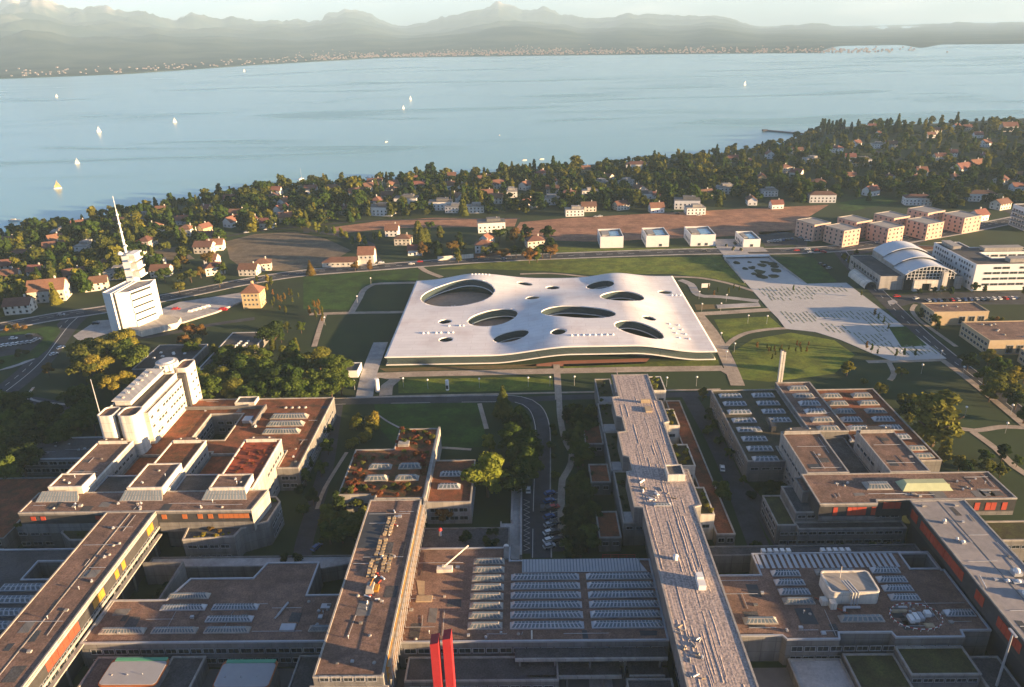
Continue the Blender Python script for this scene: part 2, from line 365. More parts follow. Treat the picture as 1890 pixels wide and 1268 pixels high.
def polyblock(root, outer, z0, z1, wall=None, roof=None, cop=None, holes=(), par=0.5, over=0.06, roofname='roof'):
    """walls, recessed flat roof and coping ring of a flat-roofed volume"""
    wall = wall or CONC; roof = roof or GRAV; cop = cop or CONC_W
    outer = ccw(outer); hs = [list(reversed(ccw(h))) for h in holes]
    w = MB()
    for loop in [outer]+hs:
        n = len(loop)
        w.add([(x, y, z0) for x, y in loop]+[(x, y, z1-0.45) for x, y in loop], [(i, (i+1) % n, n+(i+1) % n, n+i) for i in range(n)])
    wo = w.build('wall', wall, root)
    c = MB()
    for loop in [outer]+hs:
        o2 = offset_poly(loop, -over); i2 = offset_poly(loop, 0.42); n = len(loop)
        vs = [(x, y, z1-0.5) for x, y in o2]+[(x, y, z1) for x, y in o2]+[(x, y, z1) for x, y in i2]+[(x, y, z1-0.5) for x, y in i2]
        fs = []
        for i in range(n):
            j = (i+1) % n
            for k in range(4):
                k2 = (k+1) % 4
                fs.append((k*n+i, k*n+j, k2*n+j, k2*n+i))
        c.add(vs, fs)
    c.build('coping', cop, root)
    inner = offset_poly(outer, 0.2); ih = [offset_poly(h, 0.2) for h in hs]
    pl = [[Vector((x, y, 0)) for x, y in l] for l in [inner]+ih]
    tr = tessellate_polygon(pl); flat = [p for l in pl for p in l]
    mb = MB(); zz = z1-par*0.8
    fs = []
    for t in tr:
        p, q, s = [flat[i] for i in t]
        k = (q.x-p.x)*(s.y-p.y)-(q.y-p.y)*(s.x-p.x)
        if abs(k) < 1e-9: continue
        fs.append(tuple(t) if k > 0 else tuple(reversed(t)))
    mb.add([(p.x, p.y, zz) for p in flat], fs)
    ro = mb.build(roofname, roof, root)
    return wo, ro
# shared window unit: unit square in XZ, looks towards -Y
def _window_mesh():
    mb = MB(); t = 0.07
    mb.box(-0.5, 0.5, -0.10, 0, -0.5, -0.5+t, 0); mb.box(-0.5, 0.5, -0.06, 0, 0.5-t, 0.5, 0)
    mb.box(-0.5, -0.5+t*0.6, -0.06, 0, -0.5+t, 0.5-t, 0); mb.box(0.5-t*0.6, 0.5, -0.06, 0, -0.5+t, 0.5-t, 0)
    mb.box(-0.012, 0.012, -0.05, 0, -0.5+t, 0.5-t, 0)
    mb.add([(-0.48, -0.02, -0.47), (0.48, -0.02, -0.47), (0.48, -0.02, 0.47), (-0.48, -0.02, 0.47)], [(0, 1, 2, 3)], 1)
    me = bpy.data.meshes.new('window'); me.from_pydata(mb.v, [], mb.f)
    me.materials.append(METAL); me.materials.append(GLASS); me.polygons.foreach_set('material_index', mb.m); me.update()
    return me
WIN = _window_mesh()
def win_row(root, side, a0, a1, c, zc, h, w=3.0, gap=0.35, skip=0.0):
    """windows along one wall: side s (-y), n (+y), e (+x), w (-x); c the wall plane"""
    n = max(1, int((a1-a0+gap)/(w+gap))); pitch = (a1-a0)/n
    for i in range(n):
        if skip and random.random() < skip: continue
        a = a0+(i+0.5)*pitch
        loc, rz = {'s': ((a, c-0.003, zc), 0), 'n': ((a, c+0.003, zc), math.pi), 'e': ((c+0.003, a, zc), math.pi/2), 'w': ((c-0.003, a, zc), -math.pi/2)}[side]
        at('window', WIN, root, loc, rz, (min(w, pitch-0.25), 1.6, h))
_skl = {}
def skylight(root, x0, x1, y0, y1, z, h=1.3, n=9, dark=False, mono=False):
    """glazed roof monitor with ribs; frame box, sloped ends and one pane per bay"""
    w, d = round(x1-x0, 1), round(y1-y0, 1); key = (w, d, h, n, dark, mono)
    if key not in _skl:
        mb = MB(); s = min(0.7*h, 0.3*w); iy = 0.30*d
        mb.box(-w/2, w/2, -d/2, d/2, 0, 0.35, 0)
        mb.frustum(-w/2+0.15, w/2-0.15, -d/2+0.1, d/2-0.1, 0.35, h, s, iy, 0)
        a0, a1 = -w/2+0.15, w/2-0.15; b0, b1 = a0+s, a1-s
        for sg in (-1, 1):
            y_lo, y_hi = sg*(d/2-0.1), sg*(d/2-0.1-iy)
            for i in range(n):
                def pt(u, t):
                    xx = (a0+(a1-a0)*u)*(1-t)+(b0+(b1-b0)*u)*t
                    return (xx, y_lo+(y_hi-y_lo)*t+sg*0.03, 0.35+(h-0.35)*t+0.03)
                u0, u1 = (i+0.16)/n, (i+0.84)/n
                q = [pt(u0, 0.1), pt(u1, 0.1), pt(u1, 0.9), pt(u0, 0.9)]
                mb.add(q, [(0, 1, 2, 3) if sg < 0 else (3, 2, 1, 0)], 1)
        tw0, tw1 = b0+0.1, b1-0.1; dy = d/2-0.1-iy
        for i in range(n):
            u0, u1 = tw0+(tw1-tw0)*(i+0.1)/n, tw0+(tw1-tw0)*(i+0.9)/n
            mb.add([(u0, -dy*0.85, h+0.02), (u1, -dy*0.85, h+0.02), (u1, dy*0.85, h+0.02), (u0, dy*0.85, h+0.02)], [(0, 1, 2, 3)], 2)
        me = bpy.data.meshes.new('skylight'); me.from_pydata(mb.v, [], mb.f)
        for m in ((METAL if dark else CONC_W), SKYD, SKYD if dark else SKYG): me.materials.append(m)
        me.polygons.foreach_set('material_index', mb.m); me.update(); _skl[key] = me
    return at('skylight', _skl[key], root, ((x0+x1)/2, (y0+y1)/2, z))
def _vent_meshes():
    a = MB(); a.dome(0, 0, 0, 0.5, 0.4, 10); b = MB(); b.box(-0.4, 0.4, -0.3, 0.3, 0, 0.5); b.cyl(0, 0, 0.5, 0.8, 0.16, 0.16, 8)
    c = MB(); c.cyl(0, 0, 0, 0.9, 0.12, 0.12, 8); c.cyl(0, 0, 0.9, 1.1, 0.25, 0.18, 8)
    r = []
    for mb, m in ((a, CONC_W), (b, METAL), (c, METAL)):
        me = bpy.data.meshes.new('vent'); me.from_pydata(mb.v, [], mb.f); me.materials.append(m); me.update(); r.append(me)
    return r
VENT = _vent_meshes()
def vents(root, x0, x1, y0, y1, z, n):
    for i in range(n):
        at('roof_vent', VENT[i % 3], root, (random.uniform(x0, x1), random.uniform(y0, y1), z), random.uniform(0, 3))

_clut = {}
def clutter(root, x0, x1, y0, y1, z, n, seed):
    """conduits, repair patches and small plinths on a flat roof"""
    r = random.Random(seed)
    for i in range(n):
        k = i % 4; x, y = r.uniform(x0+1, x1-1), r.uniform(y0+1, y1-1)
        if k == 0:
            l = min(r.uniform(4, 14), x1-x0-2); mb = MB(); a = min(max(x0+0.5, x-l/2), x1-l-0.5)
            mb.tube((a, y, z+0.14), (a+l, y, z+0.14), 0.07, 5); mb.build('conduit', METAL, root)
        elif k == 1:
            w, d = r.uniform(1.5, 4.5), r.uniform(1.5, 6); mb = MB(); c = [(x-w/2, y-d/2), (x+w/2, y-d/2+r.uniform(-.3, .3)), (x+w/2+r.uniform(-.4, .4), y+d/2), (x-w/2, y+d/2+r.uniform(-.3, .3))]
            mb.prism([(min(max(a, x0), x1), min(max(b_, y0), y1)) for a, b_ in c], z, z+0.035); mb.build('repair_patch', r.choice([GRAVD, TARP, GRAVD, CONC]), root)
        elif k == 2:
            l = min(r.uniform(3, 12), y1-y0-2); a = min(max(y0+0.5, y-l/2), y1-l-0.5); mb = MB(); mb.tube((x, a, z+0.12), (x+r.uniform(-.5, .5), a+l, z+0.12), 0.06, 5); mb.build('conduit', r.choice([METAL, DKMET]), root)
        else:
            w = r.uniform(0.5, 1.3); mb = MB(); mb.box(x-w/2, x+w/2, y-w*0.4, y+w*0.4, z, z+r.uniform(0.25, 0.7)); mb.build('plinth', r.choice([CONC, METAL, CONC_W]), root)

# ------------------------------------------------------------------ the land
def grid_mesh(name, X, Y, Z, m, smooth=True):
    ny, nx = X.shape
    v = np.stack([X, Y, Z], -1).reshape(-1, 3).astype(np.float32)
    i = np.arange(ny*nx).reshape(ny, nx)
    q = np.stack([i[:-1, :-1], i[:-1, 1:], i[1:, 1:], i[1:, :-1]], -1).reshape(-1, 4)
    return np_mesh(name, v, q, [m], None, smooth)
def np_mesh(name, v, q, mats, mi=None, smooth=False):
    me = bpy.data.meshes.new(name); k = q.shape[1]
    me.vertices.add(len(v)); me.vertices.foreach_set('co', np.asarray(v, np.float32).ravel())
    me.loops.add(q.size); me.loops.foreach_set('vertex_index', q.astype(np.int32).ravel())
    me.polygons.add(len(q)); me.polygons.foreach_set('loop_start', np.arange(0, q.size, k, dtype=np.int32))
    if mi is not None: me.polygons.foreach_set('material_index', mi.astype(np.int32))
    me.polygons.foreach_set('use_smooth', np.full(len(q), smooth))
    for m in mats: me.materials.append(m)
    me.update(calc_edges=True)
    return me
def lattice_noise(x, y, seed):
    rs = np.random.RandomState(seed); T = rs.rand(64, 64)
    xi = np.floor(x).astype(int); yi = np.floor(y).astype(int); fx = x-xi; fy = y-yi
    fx = fx*fx*(3-2*fx); fy = fy*fy*(3-2*fy)
    g = lambda a, b: T[a % 64, b % 64]
    return (g(xi, yi)*(1-fx)+g(xi+1, yi)*fx)*(1-fy)+(g(xi, yi+1)*(1-fx)+g(xi+1, yi+1)*fx)*fy
def fbm(x, y, seed, oct=5):
    s = 0; a = 0.5
    for k in range(oct): s = s+a*lattice_noise(x*2**k, y*2**k, seed+k); a *= 0.5
    return s

gx = np.concatenate([np.arange(-2600, -700, 60), np.arange(-700, 1000, 12), np.arange(1000, 3300, 60)])
gy = np.concatenate([np.arange(-400, 420, 40), np.arange(420, 1500, 10), np.arange(1500, 2400, 50)])
X, Y = np.meshgrid(gx, gy); Z = terr(X, Y)
GROUND_MAT = mat('village_ground', (0.032, 0.058, 0.014), 0.95, 0.3, 0.035, 9, second=(0.022, 0.036, 0.012), bump=0.2)
struct(put('ground', grid_mesh('ground', X, Y, Z, GROUND_MAT)))

# lake
wm = bpy.data.materials.new('lake_water'); wm.use_nodes = True
N = wm.node_tree.nodes; L = wm.node_tree.links; b = N['Principled BSDF']
b.inputs['Base Color'].default_value = (0.235, 0.445, 0.425, 1); b.inputs['IOR'].default_value = 1.33
b.inputs['Specular IOR Level'].default_value = 0.5
g = N.new('ShaderNodeNewGeometry')
mp = N.new('ShaderNodeMapping'); mp.inputs['Scale'].default_value = (0.0013, 0.0062, 1); mp.inputs['Rotation'].default_value = (0, 0, R(-14)); L.new(g.outputs['Position'], mp.inputs['Vector'])
n1 = N.new('ShaderNodeTexNoise'); n1.inputs['Scale'].default_value = 1.0; n1.inputs['Detail'].default_value = 5; n1.inputs['Distortion'].default_value = 1.2; L.new(mp.outputs[0], n1.inputs['Vector'])
cr = N.new('ShaderNodeMapRange'); cr.inputs[1].default_value = 0.52; cr.inputs[2].default_value = 0.66; cr.inputs[3].default_value = 0.20; cr.inputs[4].default_value = 0.30; L.new(n1.outputs['Fac'], cr.inputs[0])
L.new(cr.outputs[0], b.inputs['Roughness'])
mp2 = N.new('ShaderNodeMapping'); mp2.inputs['Scale'].default_value = (0.10, 0.22, 1); L.new(g.outputs['Position'], mp2.inputs['Vector'])
n2 = N.new('ShaderNodeTexNoise'); n2.inputs['Scale'].default_value = 1.0; n2.inputs['Detail'].default_value = 6; L.new(mp2.outputs[0], n2.inputs['Vector'])
st = N.new('ShaderNodeMapRange'); st.inputs[1].default_value = 0.50; st.inputs[2].default_value = 0.66; st.inputs[3].default_value = 0.14; st.inputs[4].default_value = 0.55; L.new(n1.outputs['Fac'], st.inputs[0])
bp = N.new('ShaderNodeBump'); bp.inputs['Distance'].default_value = 0.8; L.new(st.outputs[0], bp.inputs['Strength']); L.new(n2.outputs['Fac'], bp.inputs['Height']); L.new(bp.outputs[0], b.inputs['Normal'])
MATS['lake_water'] = wm
mb = MB(); mb.add([(-11000, -400, LAKE_Z), (11000, -400, LAKE_Z), (11000, 19500, LAKE_Z), (-11000, 19500, LAKE_Z)], [(0, 1, 2, 3)])
struct(mb.build('lake_water', wm))

# mountains beyond the lake
SKYLINE = [(-500, -20), (-200, 5), (0, 10), (30, -6), (70, -8), (115, -3), (150, 13), (205, 18), (260, 26), (290, 22), (330, 37), (395, 30), (470, 34), (520, 28), (560, 38), (600, 27), (645, 17), (690, 25), (735, 45), (780, 42),
           (830, 36), (880, 22), (905, 13), (930, 10), (980, 17), (1030, 25), (1075, 38), (1110, 33), (1160, 24), (1210, 29), (1250, 35), (1300, 28), (1340, 32), (1400, 48), (1450, 45), (1520, 47), (1580, 58), (1640, 50), (1705, 42),
           (1740, 58), (1800, 75), (1850, 79), (1890, 74), (2050, 66), (2400, 60)]
FAR = [(-500, 172), (0, 145), (115, 141), (235, 136), (470, 120), (700, 107), (950, 103), (1300, 99), (1620, 97), (1890, 97), (2400, 97)]
NC, NR = 700, 120
pxs = np.linspace(-480, 2370, NC)
ys = np.interp(pxs, [a for a, _ in SKYLINE], [c for _, c in SKYLINE]); yf = np.interp(pxs, [a for a, _ in FAR], [c for _, c in FAR])
_j = sum((lattice_noise(pxs/w, pxs*0+k, 70+k)-0.5)*w*a_ for k, (w, a_) in enumerate(((60, 0.10), (28, 0.16), (13, 0.22), (7, 0.22))))
_j = _j*np.interp(pxs, [0, 900, 1100, 1500, 1900], [1.2, 1.0, 0.7, 0.5, 0.35])
az = []; rs_ = []; tn = []
for p_, s_, f_ in zip(pxs, ys, yf):
    x, y = P(p_, f_, LAKE_Z); az.append(math.atan2(x, y)); rs_.append(math.hypot(x, y))
    d = ray(p_, s_); tn.append(d.z/math.hypot(d.x, d.y))
az = np.array(az); rs_ = np.array(rs_); tn = np.array(tn)
T = np.linspace(0, 1, NR)[:, None]
Rr = rs_[None, :]+(T**1.7)*13000-30
MX, MY = Rr*np.sin(az)[None, :], Rr*np.cos(az)[None, :]
ridge = 1-np.abs(2*fbm(MX/1500, MY/1500, 11, 7)-1)*1.0
ridge2 = fbm(MX/5600+9, MY/5600, 31, 5)
front = np.exp(-((T-0.50)/0.16)**2)*(0.30+0.5*fbm(az[None, :]*9+3+0*T, T*1.5, 51, 4))
main = np.clip((T-0.30)/0.58, 0, 1)**1.2*np.where(T > 0.9, 1-(T-0.9)*3, 1.0)
raw = np.maximum(main*(0.50+1.05*(ridge-0.55)+0.3*ridge2), front*0.55*(0.35+0.9*ridge))
raw = np.clip(raw, 0, None)*np.clip(T/0.06, 0, 1)+0.012*np.clip(T/0.02, 0, 1)
Hh = raw*1400
lo_, hi_ = np.full(NC, 0.01), np.full(NC, 6.0)
for it in range(40):                      # scale each column until its crest has the height seen from the campus
    k = (lo_+hi_)/2; top = ((Hh*k[None, :]+LAKE_Z-CAM_H)/Rr)[6:].max(0)
    lo_ = np.where(top < tn, k, lo_); hi_ = np.where(top < tn, hi_, k)
kk = (lo_+hi_)/2; kk = np.convolve(np.pad(kk, 7, 'edge'), np.hanning(17)[1:-1]/np.hanning(17)[1:-1].sum(), 'valid')
Hh = Hh*kk[None, :]-_j[None, :]*Rr/1372*np.exp(-((T-0.86)/0.12)**2)*1.8
MZ = Hh+LAKE_Z-0.5
mm = bpy.data.materials.new('mountain_slope'); mm.use_nodes = True
N = mm.node_tree.nodes; L = mm.node_tree.links; b = N['Principled BSDF']; b.inputs['Roughness'].default_value = 1.0; b.inputs['Specular IOR Level'].default_value = 0.0
g = N.new('ShaderNodeNewGeometry'); n1 = N.new('ShaderNodeTexNoise'); n1.inputs['Scale'].default_value = 0.0022; n1.inputs['Detail'].default_value = 10; L.new(g.outputs['Position'], n1.inputs['Vector'])
cr = N.new('ShaderNodeValToRGB'); cr.color_ramp.elements[0].color = (0.022, 0.036, 0.024, 1); cr.color_ramp.elements[1].color = (0.060, 0.072, 0.048, 1); cr.color_ramp.elements[0].position = 0.42; cr.color_ramp.elements[1].position = 0.62; L.new(n1.outputs['Fac'], cr.inputs[0])
sx = N.new('ShaderNodeSeparateXYZ'); L.new(g.outputs['Position'], sx.inputs[0])
ad = N.new('ShaderNodeMath'); ad.operation = 'MULTIPLY_ADD'; ad.inputs[1].default_value = 640; L.new(n1.outputs['Fac'], ad.inputs[0]); L.new(sx.outputs['Z'], ad.inputs[2])
mr = N.new('ShaderNodeMapRange'); mr.inputs[1].default_value = 800; mr.inputs[2].default_value = 1000; L.new(ad.outputs[0], mr.inputs[0])
mx = N.new('ShaderNodeMixRGB'); L.new(mr.outputs[0], mx.inputs[0]); L.new(cr.outputs[0], mx.inputs[1]); mx.inputs[2].default_value = (0.40, 0.36, 0.33, 1); L.new(mx.outputs[0], b.inputs['Base Color'])
struct(put('mountains', grid_mesh('mountains', MX, MY, MZ, mm)))

# towns on the far shore: too far to tell the houses apart
rs = np.random.RandomState(3); TV = []; TQ = []; TM = []
cl = [(120, 0.05, 60), (330, 0.04, 70), (520, 0.05, 60), (640, 0.07, 160), (760, 0.06, 220), (860, 0.07, 220), (1000, 0.07, 240), (1100, 0.08, 160), (1230, 0.09, 150), (1350, 0.07, 130), (1500, 0.03, 120), (1590, 0.02, 90), (940, 0.16, 60), (620, 0.22, 30)]
for cp, ct, n in cl:
    for _ in range(int(n*0.7)):
        c = int(np.clip(np.interp(cp+rs.normal()*75, pxs, np.arange(NC)), 1, NC-2)); t = abs(ct+rs.normal()*0.07)+0.004
        t = (t/2.6)**(1/1.7); rr = rs_[c]+t**1.7*13000-30
        ii = min(NR-2, int(t*(NR-1))); zz = MZ[ii, c]+(MZ[ii+1, c]-MZ[ii, c])*(t*(NR-1)-ii)
        a_ = az[c]+rs.normal()*0.002; x, y = rr*math.sin(a_), rr*math.cos(a_)
        w, d_, h = rs.uniform(5, 12), rs.uniform(5, 9), rs.uniform(3, 6.5)
        o = len(TV)
        TV += [(x-w/2, y-d_/2, zz-4), (x+w/2, y-d_/2, zz-4), (x+w/2, y+d_/2, zz-4), (x-w/2, y+d_/2, zz-4), (x-w/2, y-d_/2, zz+h), (x+w/2, y-d_/2, zz+h), (x+w/2, y+d_/2, zz+h), (x-w/2, y+d_/2, zz+h), (x-w/2, y, zz+h+2), (x+w/2, y, zz+h+2)]
        for q, m_ in (((0, 1, 5, 4), 0), ((1, 2, 6, 5), 0), ((2, 3, 7, 6), 0), ((3, 0, 4, 7), 0), ((4, 5, 9, 8), 1), ((6, 7, 8, 9), 1)):
            TQ.append([i+o for i in q]); TM.append(m_)
o = put('far_town', np_mesh('far_town', np.array(TV), np.array(TQ), [mat('town_wall', (0.30, 0.26, 0.235), 0.9, 0.1, 0.01, 2), TILE], np.array(TM)))
stuff(o); o['label'] = 'pale houses of the towns strung along the far lake shore'; o['category'] = 'town'

# ------------------------------------------------------------------ roads, paths, plaza, fields
def PP(*a): return [P(x, y) for x, y in a]
Z1, Z2, Z3, Z4 = 0.03, 0.06, 0.09, 0.12
main_rd = PP((-120, 622), (0, 603), (100, 585), (195, 571), (288, 553), (380, 535), (454, 520), (560, 504), (700, 493), (860, 481), (1000, 474), (1160, 468), (1300, 464), (1420, 464), (1530, 460), (1620, 450), (1700, 438), (1780, 424), (1890, 402), (2050, 370))
struct(ribbon('road', main_rd, 12, Z3, ASPH))
for s in (-1, 1):
    struct(ribbon('pavement', main_rd, 1.8, Z3+0.10, PAVE, off=s*7.2, thick=0.12))
struct(dashes('road_marking', main_rd, 0.35, Z3+0.03, WLINE, 0, 4, 5)); struct(dashes('road_marking', main_rd, 0.3, Z3+0.03, WLINE, 3.4, 8, 9))
west_rd = PP((150, 578), (125, 600), (100, 632), (72, 668), (30, 705), (-40, 755), (-160, 830))
struct(ribbon('road', west_rd, 14, Z2, ASPH)); struct(ribbon('road_marking', west_rd, 0.35, Z2+0.02, WLINE, 1.0)); struct(dashes('road_marking', west_rd, 0.3, Z2+0.02, WLINE, -3.2, 4, 5))
struct(sheet('road_island', PP((40, 612), (105, 600), (112, 612), (88, 645), (70, 660), (40, 668), (-20, 690), (-20, 662), (55, 650), (82, 625), (70, 614), (0, 622), (0, 616)), Z4, GRASS, 0.1))
struct(sheet('car_park', PP((-30, 625), (60, 613), (80, 622), (75, 640), (50, 655), (-30, 668)), Z1, ASPH))
struct(ribbon('path', PP((-40, 688), (20, 678), (62, 662)), 3, Z2+0.05, PAVE))
struct(ribbon('kerb', PP((62, 715), (52, 728), (60, 738), (100, 745), (150, 748)), 1.2, Z4+0.05, PAVE, thick=0.12))
struct(ribbon('road', PP((-40, 760), (40, 740), (110, 752), (180, 775)), 8, Z1, ASPH))
struct(sheet('forecourt', PP((135, 620), (178, 592), (203, 590), (210, 612), (150, 632)), Z1, PAVE))
struct(ribbon('road', PP((215, 625), (270, 622), (330, 612), (400, 598), (470, 588)), 5, Z2, ASPH))
east_rd = PP((1548, 462), (1575, 496), (1605, 525), (1640, 560), (1690, 608), (1745, 655), (1790, 690), (1890, 770), (2000, 860))
struct(ribbon('road', east_rd, 8.5, Z2, ASPH)); struct(ribbon('kerb', east_rd, 0.5, Z2+0.1, PAVE, off=4.5, thick=0.12)); struct(dashes('road_marking', east_rd, 0.3, Z2+0.03, WLINE, 0, 3, 4))
struct(ribbon('road', PP((1640, 562), (1700, 548), (1780, 545), (1960, 543)), 12, Z1, ASPH))
struct(sheet('car_park', PP((1660, 545), (1780, 540), (1960, 540), (1960, 562), (1700, 562)), Z1+0.01, ASPH))
struct(sheet('traffic_island', PP((1638, 556), (1650, 553), (1657, 558), (1648, 562), (1640, 561)), Z4, PAVE, 0.1))
struct(ribbon('road', PP((1700, 438), (1660, 450), (1610, 462), (1560, 470)), 7, Z2, ASPH))
struct(ribbon('road', PP((1640, 470), (1720, 435), (1800, 422), (1890, 408), (2000, 390)), 9, Z2+0.01, ASPH))
in_rd = PP((560, 745), (640, 741), (760, 739), (900, 737), (955, 738), (985, 752), (999, 785), (1000, 840), (998, 930), (998, 1030))
struct(ribbon('road', in_rd, 6.4, Z2, ASPH)); struct(ribbon('kerb', in_rd, 0.4, Z2+0.1, PAVE, off=3.4, thick=0.12)); struct(dashes('road_marking', in_rd, 0.2, Z2+0.03, WLINE, -2.6, 2, 2))
struct(ribbon('road', PP((960, 738), (1060, 733), (1200, 730), (1330, 726)), 5, Z1, ASPH))
struct(ribbon('road', PP((622, 742), (612, 800), (600, 870), (578, 945), (560, 1010), (552, 1100)), 6, Z1+0.01, ASPH))
struct(ribbon('road', PP((1270, 728), (1292, 765), (1320, 815), (1350, 880), (1385, 970), (1405, 1020)), 7, Z1+0.02, ASPH))
struct(ribbon('road', PP((1340, 870), (1400, 930), (1440, 1000), (1480, 1020)), 6, Z1, ASPH))
struct(sheet('car_park', PP((1008, 905), (1040, 905), (1046, 1018), (1008, 1018)), Z1+0.015, ASPH))
struct(sheet('delivery_yard', PP((945, 910), (982, 905), (983, 1022), (958, 1022)), Z1+0.02, ASPH))
mb = MB()
for i in range(9):
    a = P(1010, 915+i*11.5); b_ = P(1036, 907+i*11.5)
    mb.box(a[0], a[0]+0.14, a[1], a[1]+0.01, Z2+0.03, Z2+0.031) if False else mb.add([(a[0], a[1], Z2), (a[0], a[1]-0.2, Z2), (b_[0], b_[1]-0.2, Z2), (b_[0], b_[1], Z2)], [(0, 1, 2, 3)])
for i in range(10):
    for s in (0, 1):
        a = P(966 if s == 0 else 977, 922+i*9.5+s*4.7); b_ = P(977 if s == 0 else 966, 926.7+i*9.5+s*4.7)
        mb.add([(a[0], a[1], Z2), (a[0]+0.25, a[1], Z2), (b_[0]+0.25, b_[1], Z2), (b_[0], b_[1], Z2)], [(0, 3, 2, 1)])
stuff(struct(mb.build('parking_line', WLINE)))['kind'] = 'structure'
# paths
def path(pts, w, z=Z4, m=None): return struct(ribbon('path', PP(*pts), w, z, m or PATH))
path([(676, 694), (760, 691), (900, 688), (1030, 685), (1180, 682), (1335, 680)], 6.0)
path([(640, 735), (760, 731), (900, 728), (1030, 725), (1330, 719)], 1.6, Z4+0.01)
path([(1027, 673), (1029, 700), (1031, 738)], 3.2, Z4+0.02)
path([(703, 632), (690, 665), (680, 695), (672, 735)], 8.0, Z4+0.012, PAVE)
path([(705, 692), (730, 700), (715, 712), (712, 730)], 6, Z4-0.01)
path([(572, 580), (640, 578), (700, 577), (748, 576)], 4.0)
path([(648, 578), (664, 550), (672, 535), (690, 525), (720, 523), (775, 522)], 4.0, Z4+0.01)
path([(600, 578), (592, 600), (580, 640)], 3.0, Z4+0.012)
path([(775, 492), (785, 500), (815, 512)], 4.0, Z4+0.014)
path([(960, 506), (1020, 505), (1090, 512)], 2.6, Z4)
path([(1240, 511), (1290, 513), (1340, 522), (1390, 537), (1410, 543)], 3.0, Z4)
path([(1255, 517), (1275, 525), (1290, 545), (1330, 548), (1400, 556)], 5.0, Z4+0.01, PAVE)
path([(1282, 580), (1340, 577), (1400, 573), (1465, 570)], 5.5, Z4+0.012)
path([(1290, 583), (1312, 610), (1330, 640), (1345, 670), (1362, 712)], 6.5, Z4+0.014)
path([(1338, 642), (1352, 628), (1378, 615), (1420, 608), (1455, 606)], 3.0, Z4+0.016)
path([(1335, 680), (1352, 690)], 6.0, Z4+0.017)
path([(1640, 668), (1650, 690), (1642, 702)], 2.5, Z4); path([(1600, 668), (1680, 666), (1742, 664)], 3.5, Z4+0.01)
path([(1738, 664), (1780, 695), (1830, 735), (1890, 785), (1960, 845)], 3.2, Z4+0.012)
path([(1760, 790), (1800, 795), (1850, 788), (1895, 790)], 3.0, Z4); path([(1795, 797), (1840, 830), (1870, 860), (1900, 880)], 3.0, Z4+0.01)
path([(1032, 738), (1034, 770), (1042, 810), (1056, 840), (1050, 865), (1038, 885), (1036, 960), (1040, 1010)], 2.6, Z4+0.011)
path([(1690, 562), (1683, 572), (1695, 590), (1720, 608), (1765, 640)], 2.4, Z4)
path([(692, 762), (715, 778), (738, 790)], 0.9, Z4+0.01, PAVE)
path([(885, 745), (892, 770), (898, 792)], 2.0, Z4); path([(735, 828), (800, 826), (870, 830)], 1.6, Z4)
path([(585, 940), (600, 900), (640, 835)], 1.5, Z4)
struct(sheet('terrace', PP((958, 676), (1040, 666), (1200, 661), (1190, 671), (1060, 676)), Z1, TERRA))
struct(sheet('flower_bed', PP((700, 680), (990, 672), (990, 679), (712, 686)), Z1, mat('bed_earth', (0.20, 0.12, 0.06), 0.95, 0.2, 0.4, 6, second=(0.09, 0.10, 0.03))))
struct(sheet('concrete_ramp', PP((1322, 563), (1400, 559), (1404, 566), (1325, 570)), Z4+0.1, PAVE, 0.2))
struct(sheet('flower_bed', PP((1282, 562), (1322, 562), (1325, 570), (1286, 572)), Z1, MATS['bed_earth']))
struct(sheet('lawn', PP((1318, 590), (1420, 584), (1446, 606), (1380, 614), (1342, 636)), Z1, mat('sunlit_lawn', (0.18, 0.205, 0.020), 0.95, 0.25, 0.1, 8, second=(0.085, 0.135, 0.013), bump=0.15)))  # brighter than GRASS: low sun on the blades is put into the colour
grain(MATS['sunlit_lawn'], 0.2, 0.8, 0.35)
LIT_LAWN = MATS['sunlit_lawn']
struct(sheet('lawn', PP((800, 497), (900, 484), (1050, 478), (1330, 473), (1380, 528), (1320, 515), (1240, 505), (1100, 508), (1000, 500), (900, 497)), Z1, LIT_LAWN))
struct(sheet('lawn', PP((1350, 650), (1390, 626), (1460, 614), (1540, 628), (1578, 655), (1540, 690), (1420, 705), (1370, 700)), Z1, LIT_LAWN))
struct(sheet('lawn', PP((1420, 476), (1500, 474), (1545, 520), (1492, 524)), Z1, GRASS)); struct(sheet('lawn', PP((690, 745), (885, 742), (900, 825), (735, 830), (700, 790)), Z1, GRASS))
struct(sheet('lawn', PP((1020, 455), (1100, 459), (1340, 456), (1340, 462), (1020, 470)), Z1, LIT_LAWN)); struct(sheet('lawn', PP((560, 512), (700, 500), (775, 498), (770, 518), (690, 522), (660, 545), (645, 572), (560, 570)), Z1, GRASS))
struct(sheet('lawn', PP((735, 700), (1020, 695), (1022, 720), (735, 726)), Z1, LIT_LAWN)); struct(sheet('lawn', PP((1040, 672), (1325, 664), (1330, 678), (1040, 682)), Z1, LIT_LAWN))
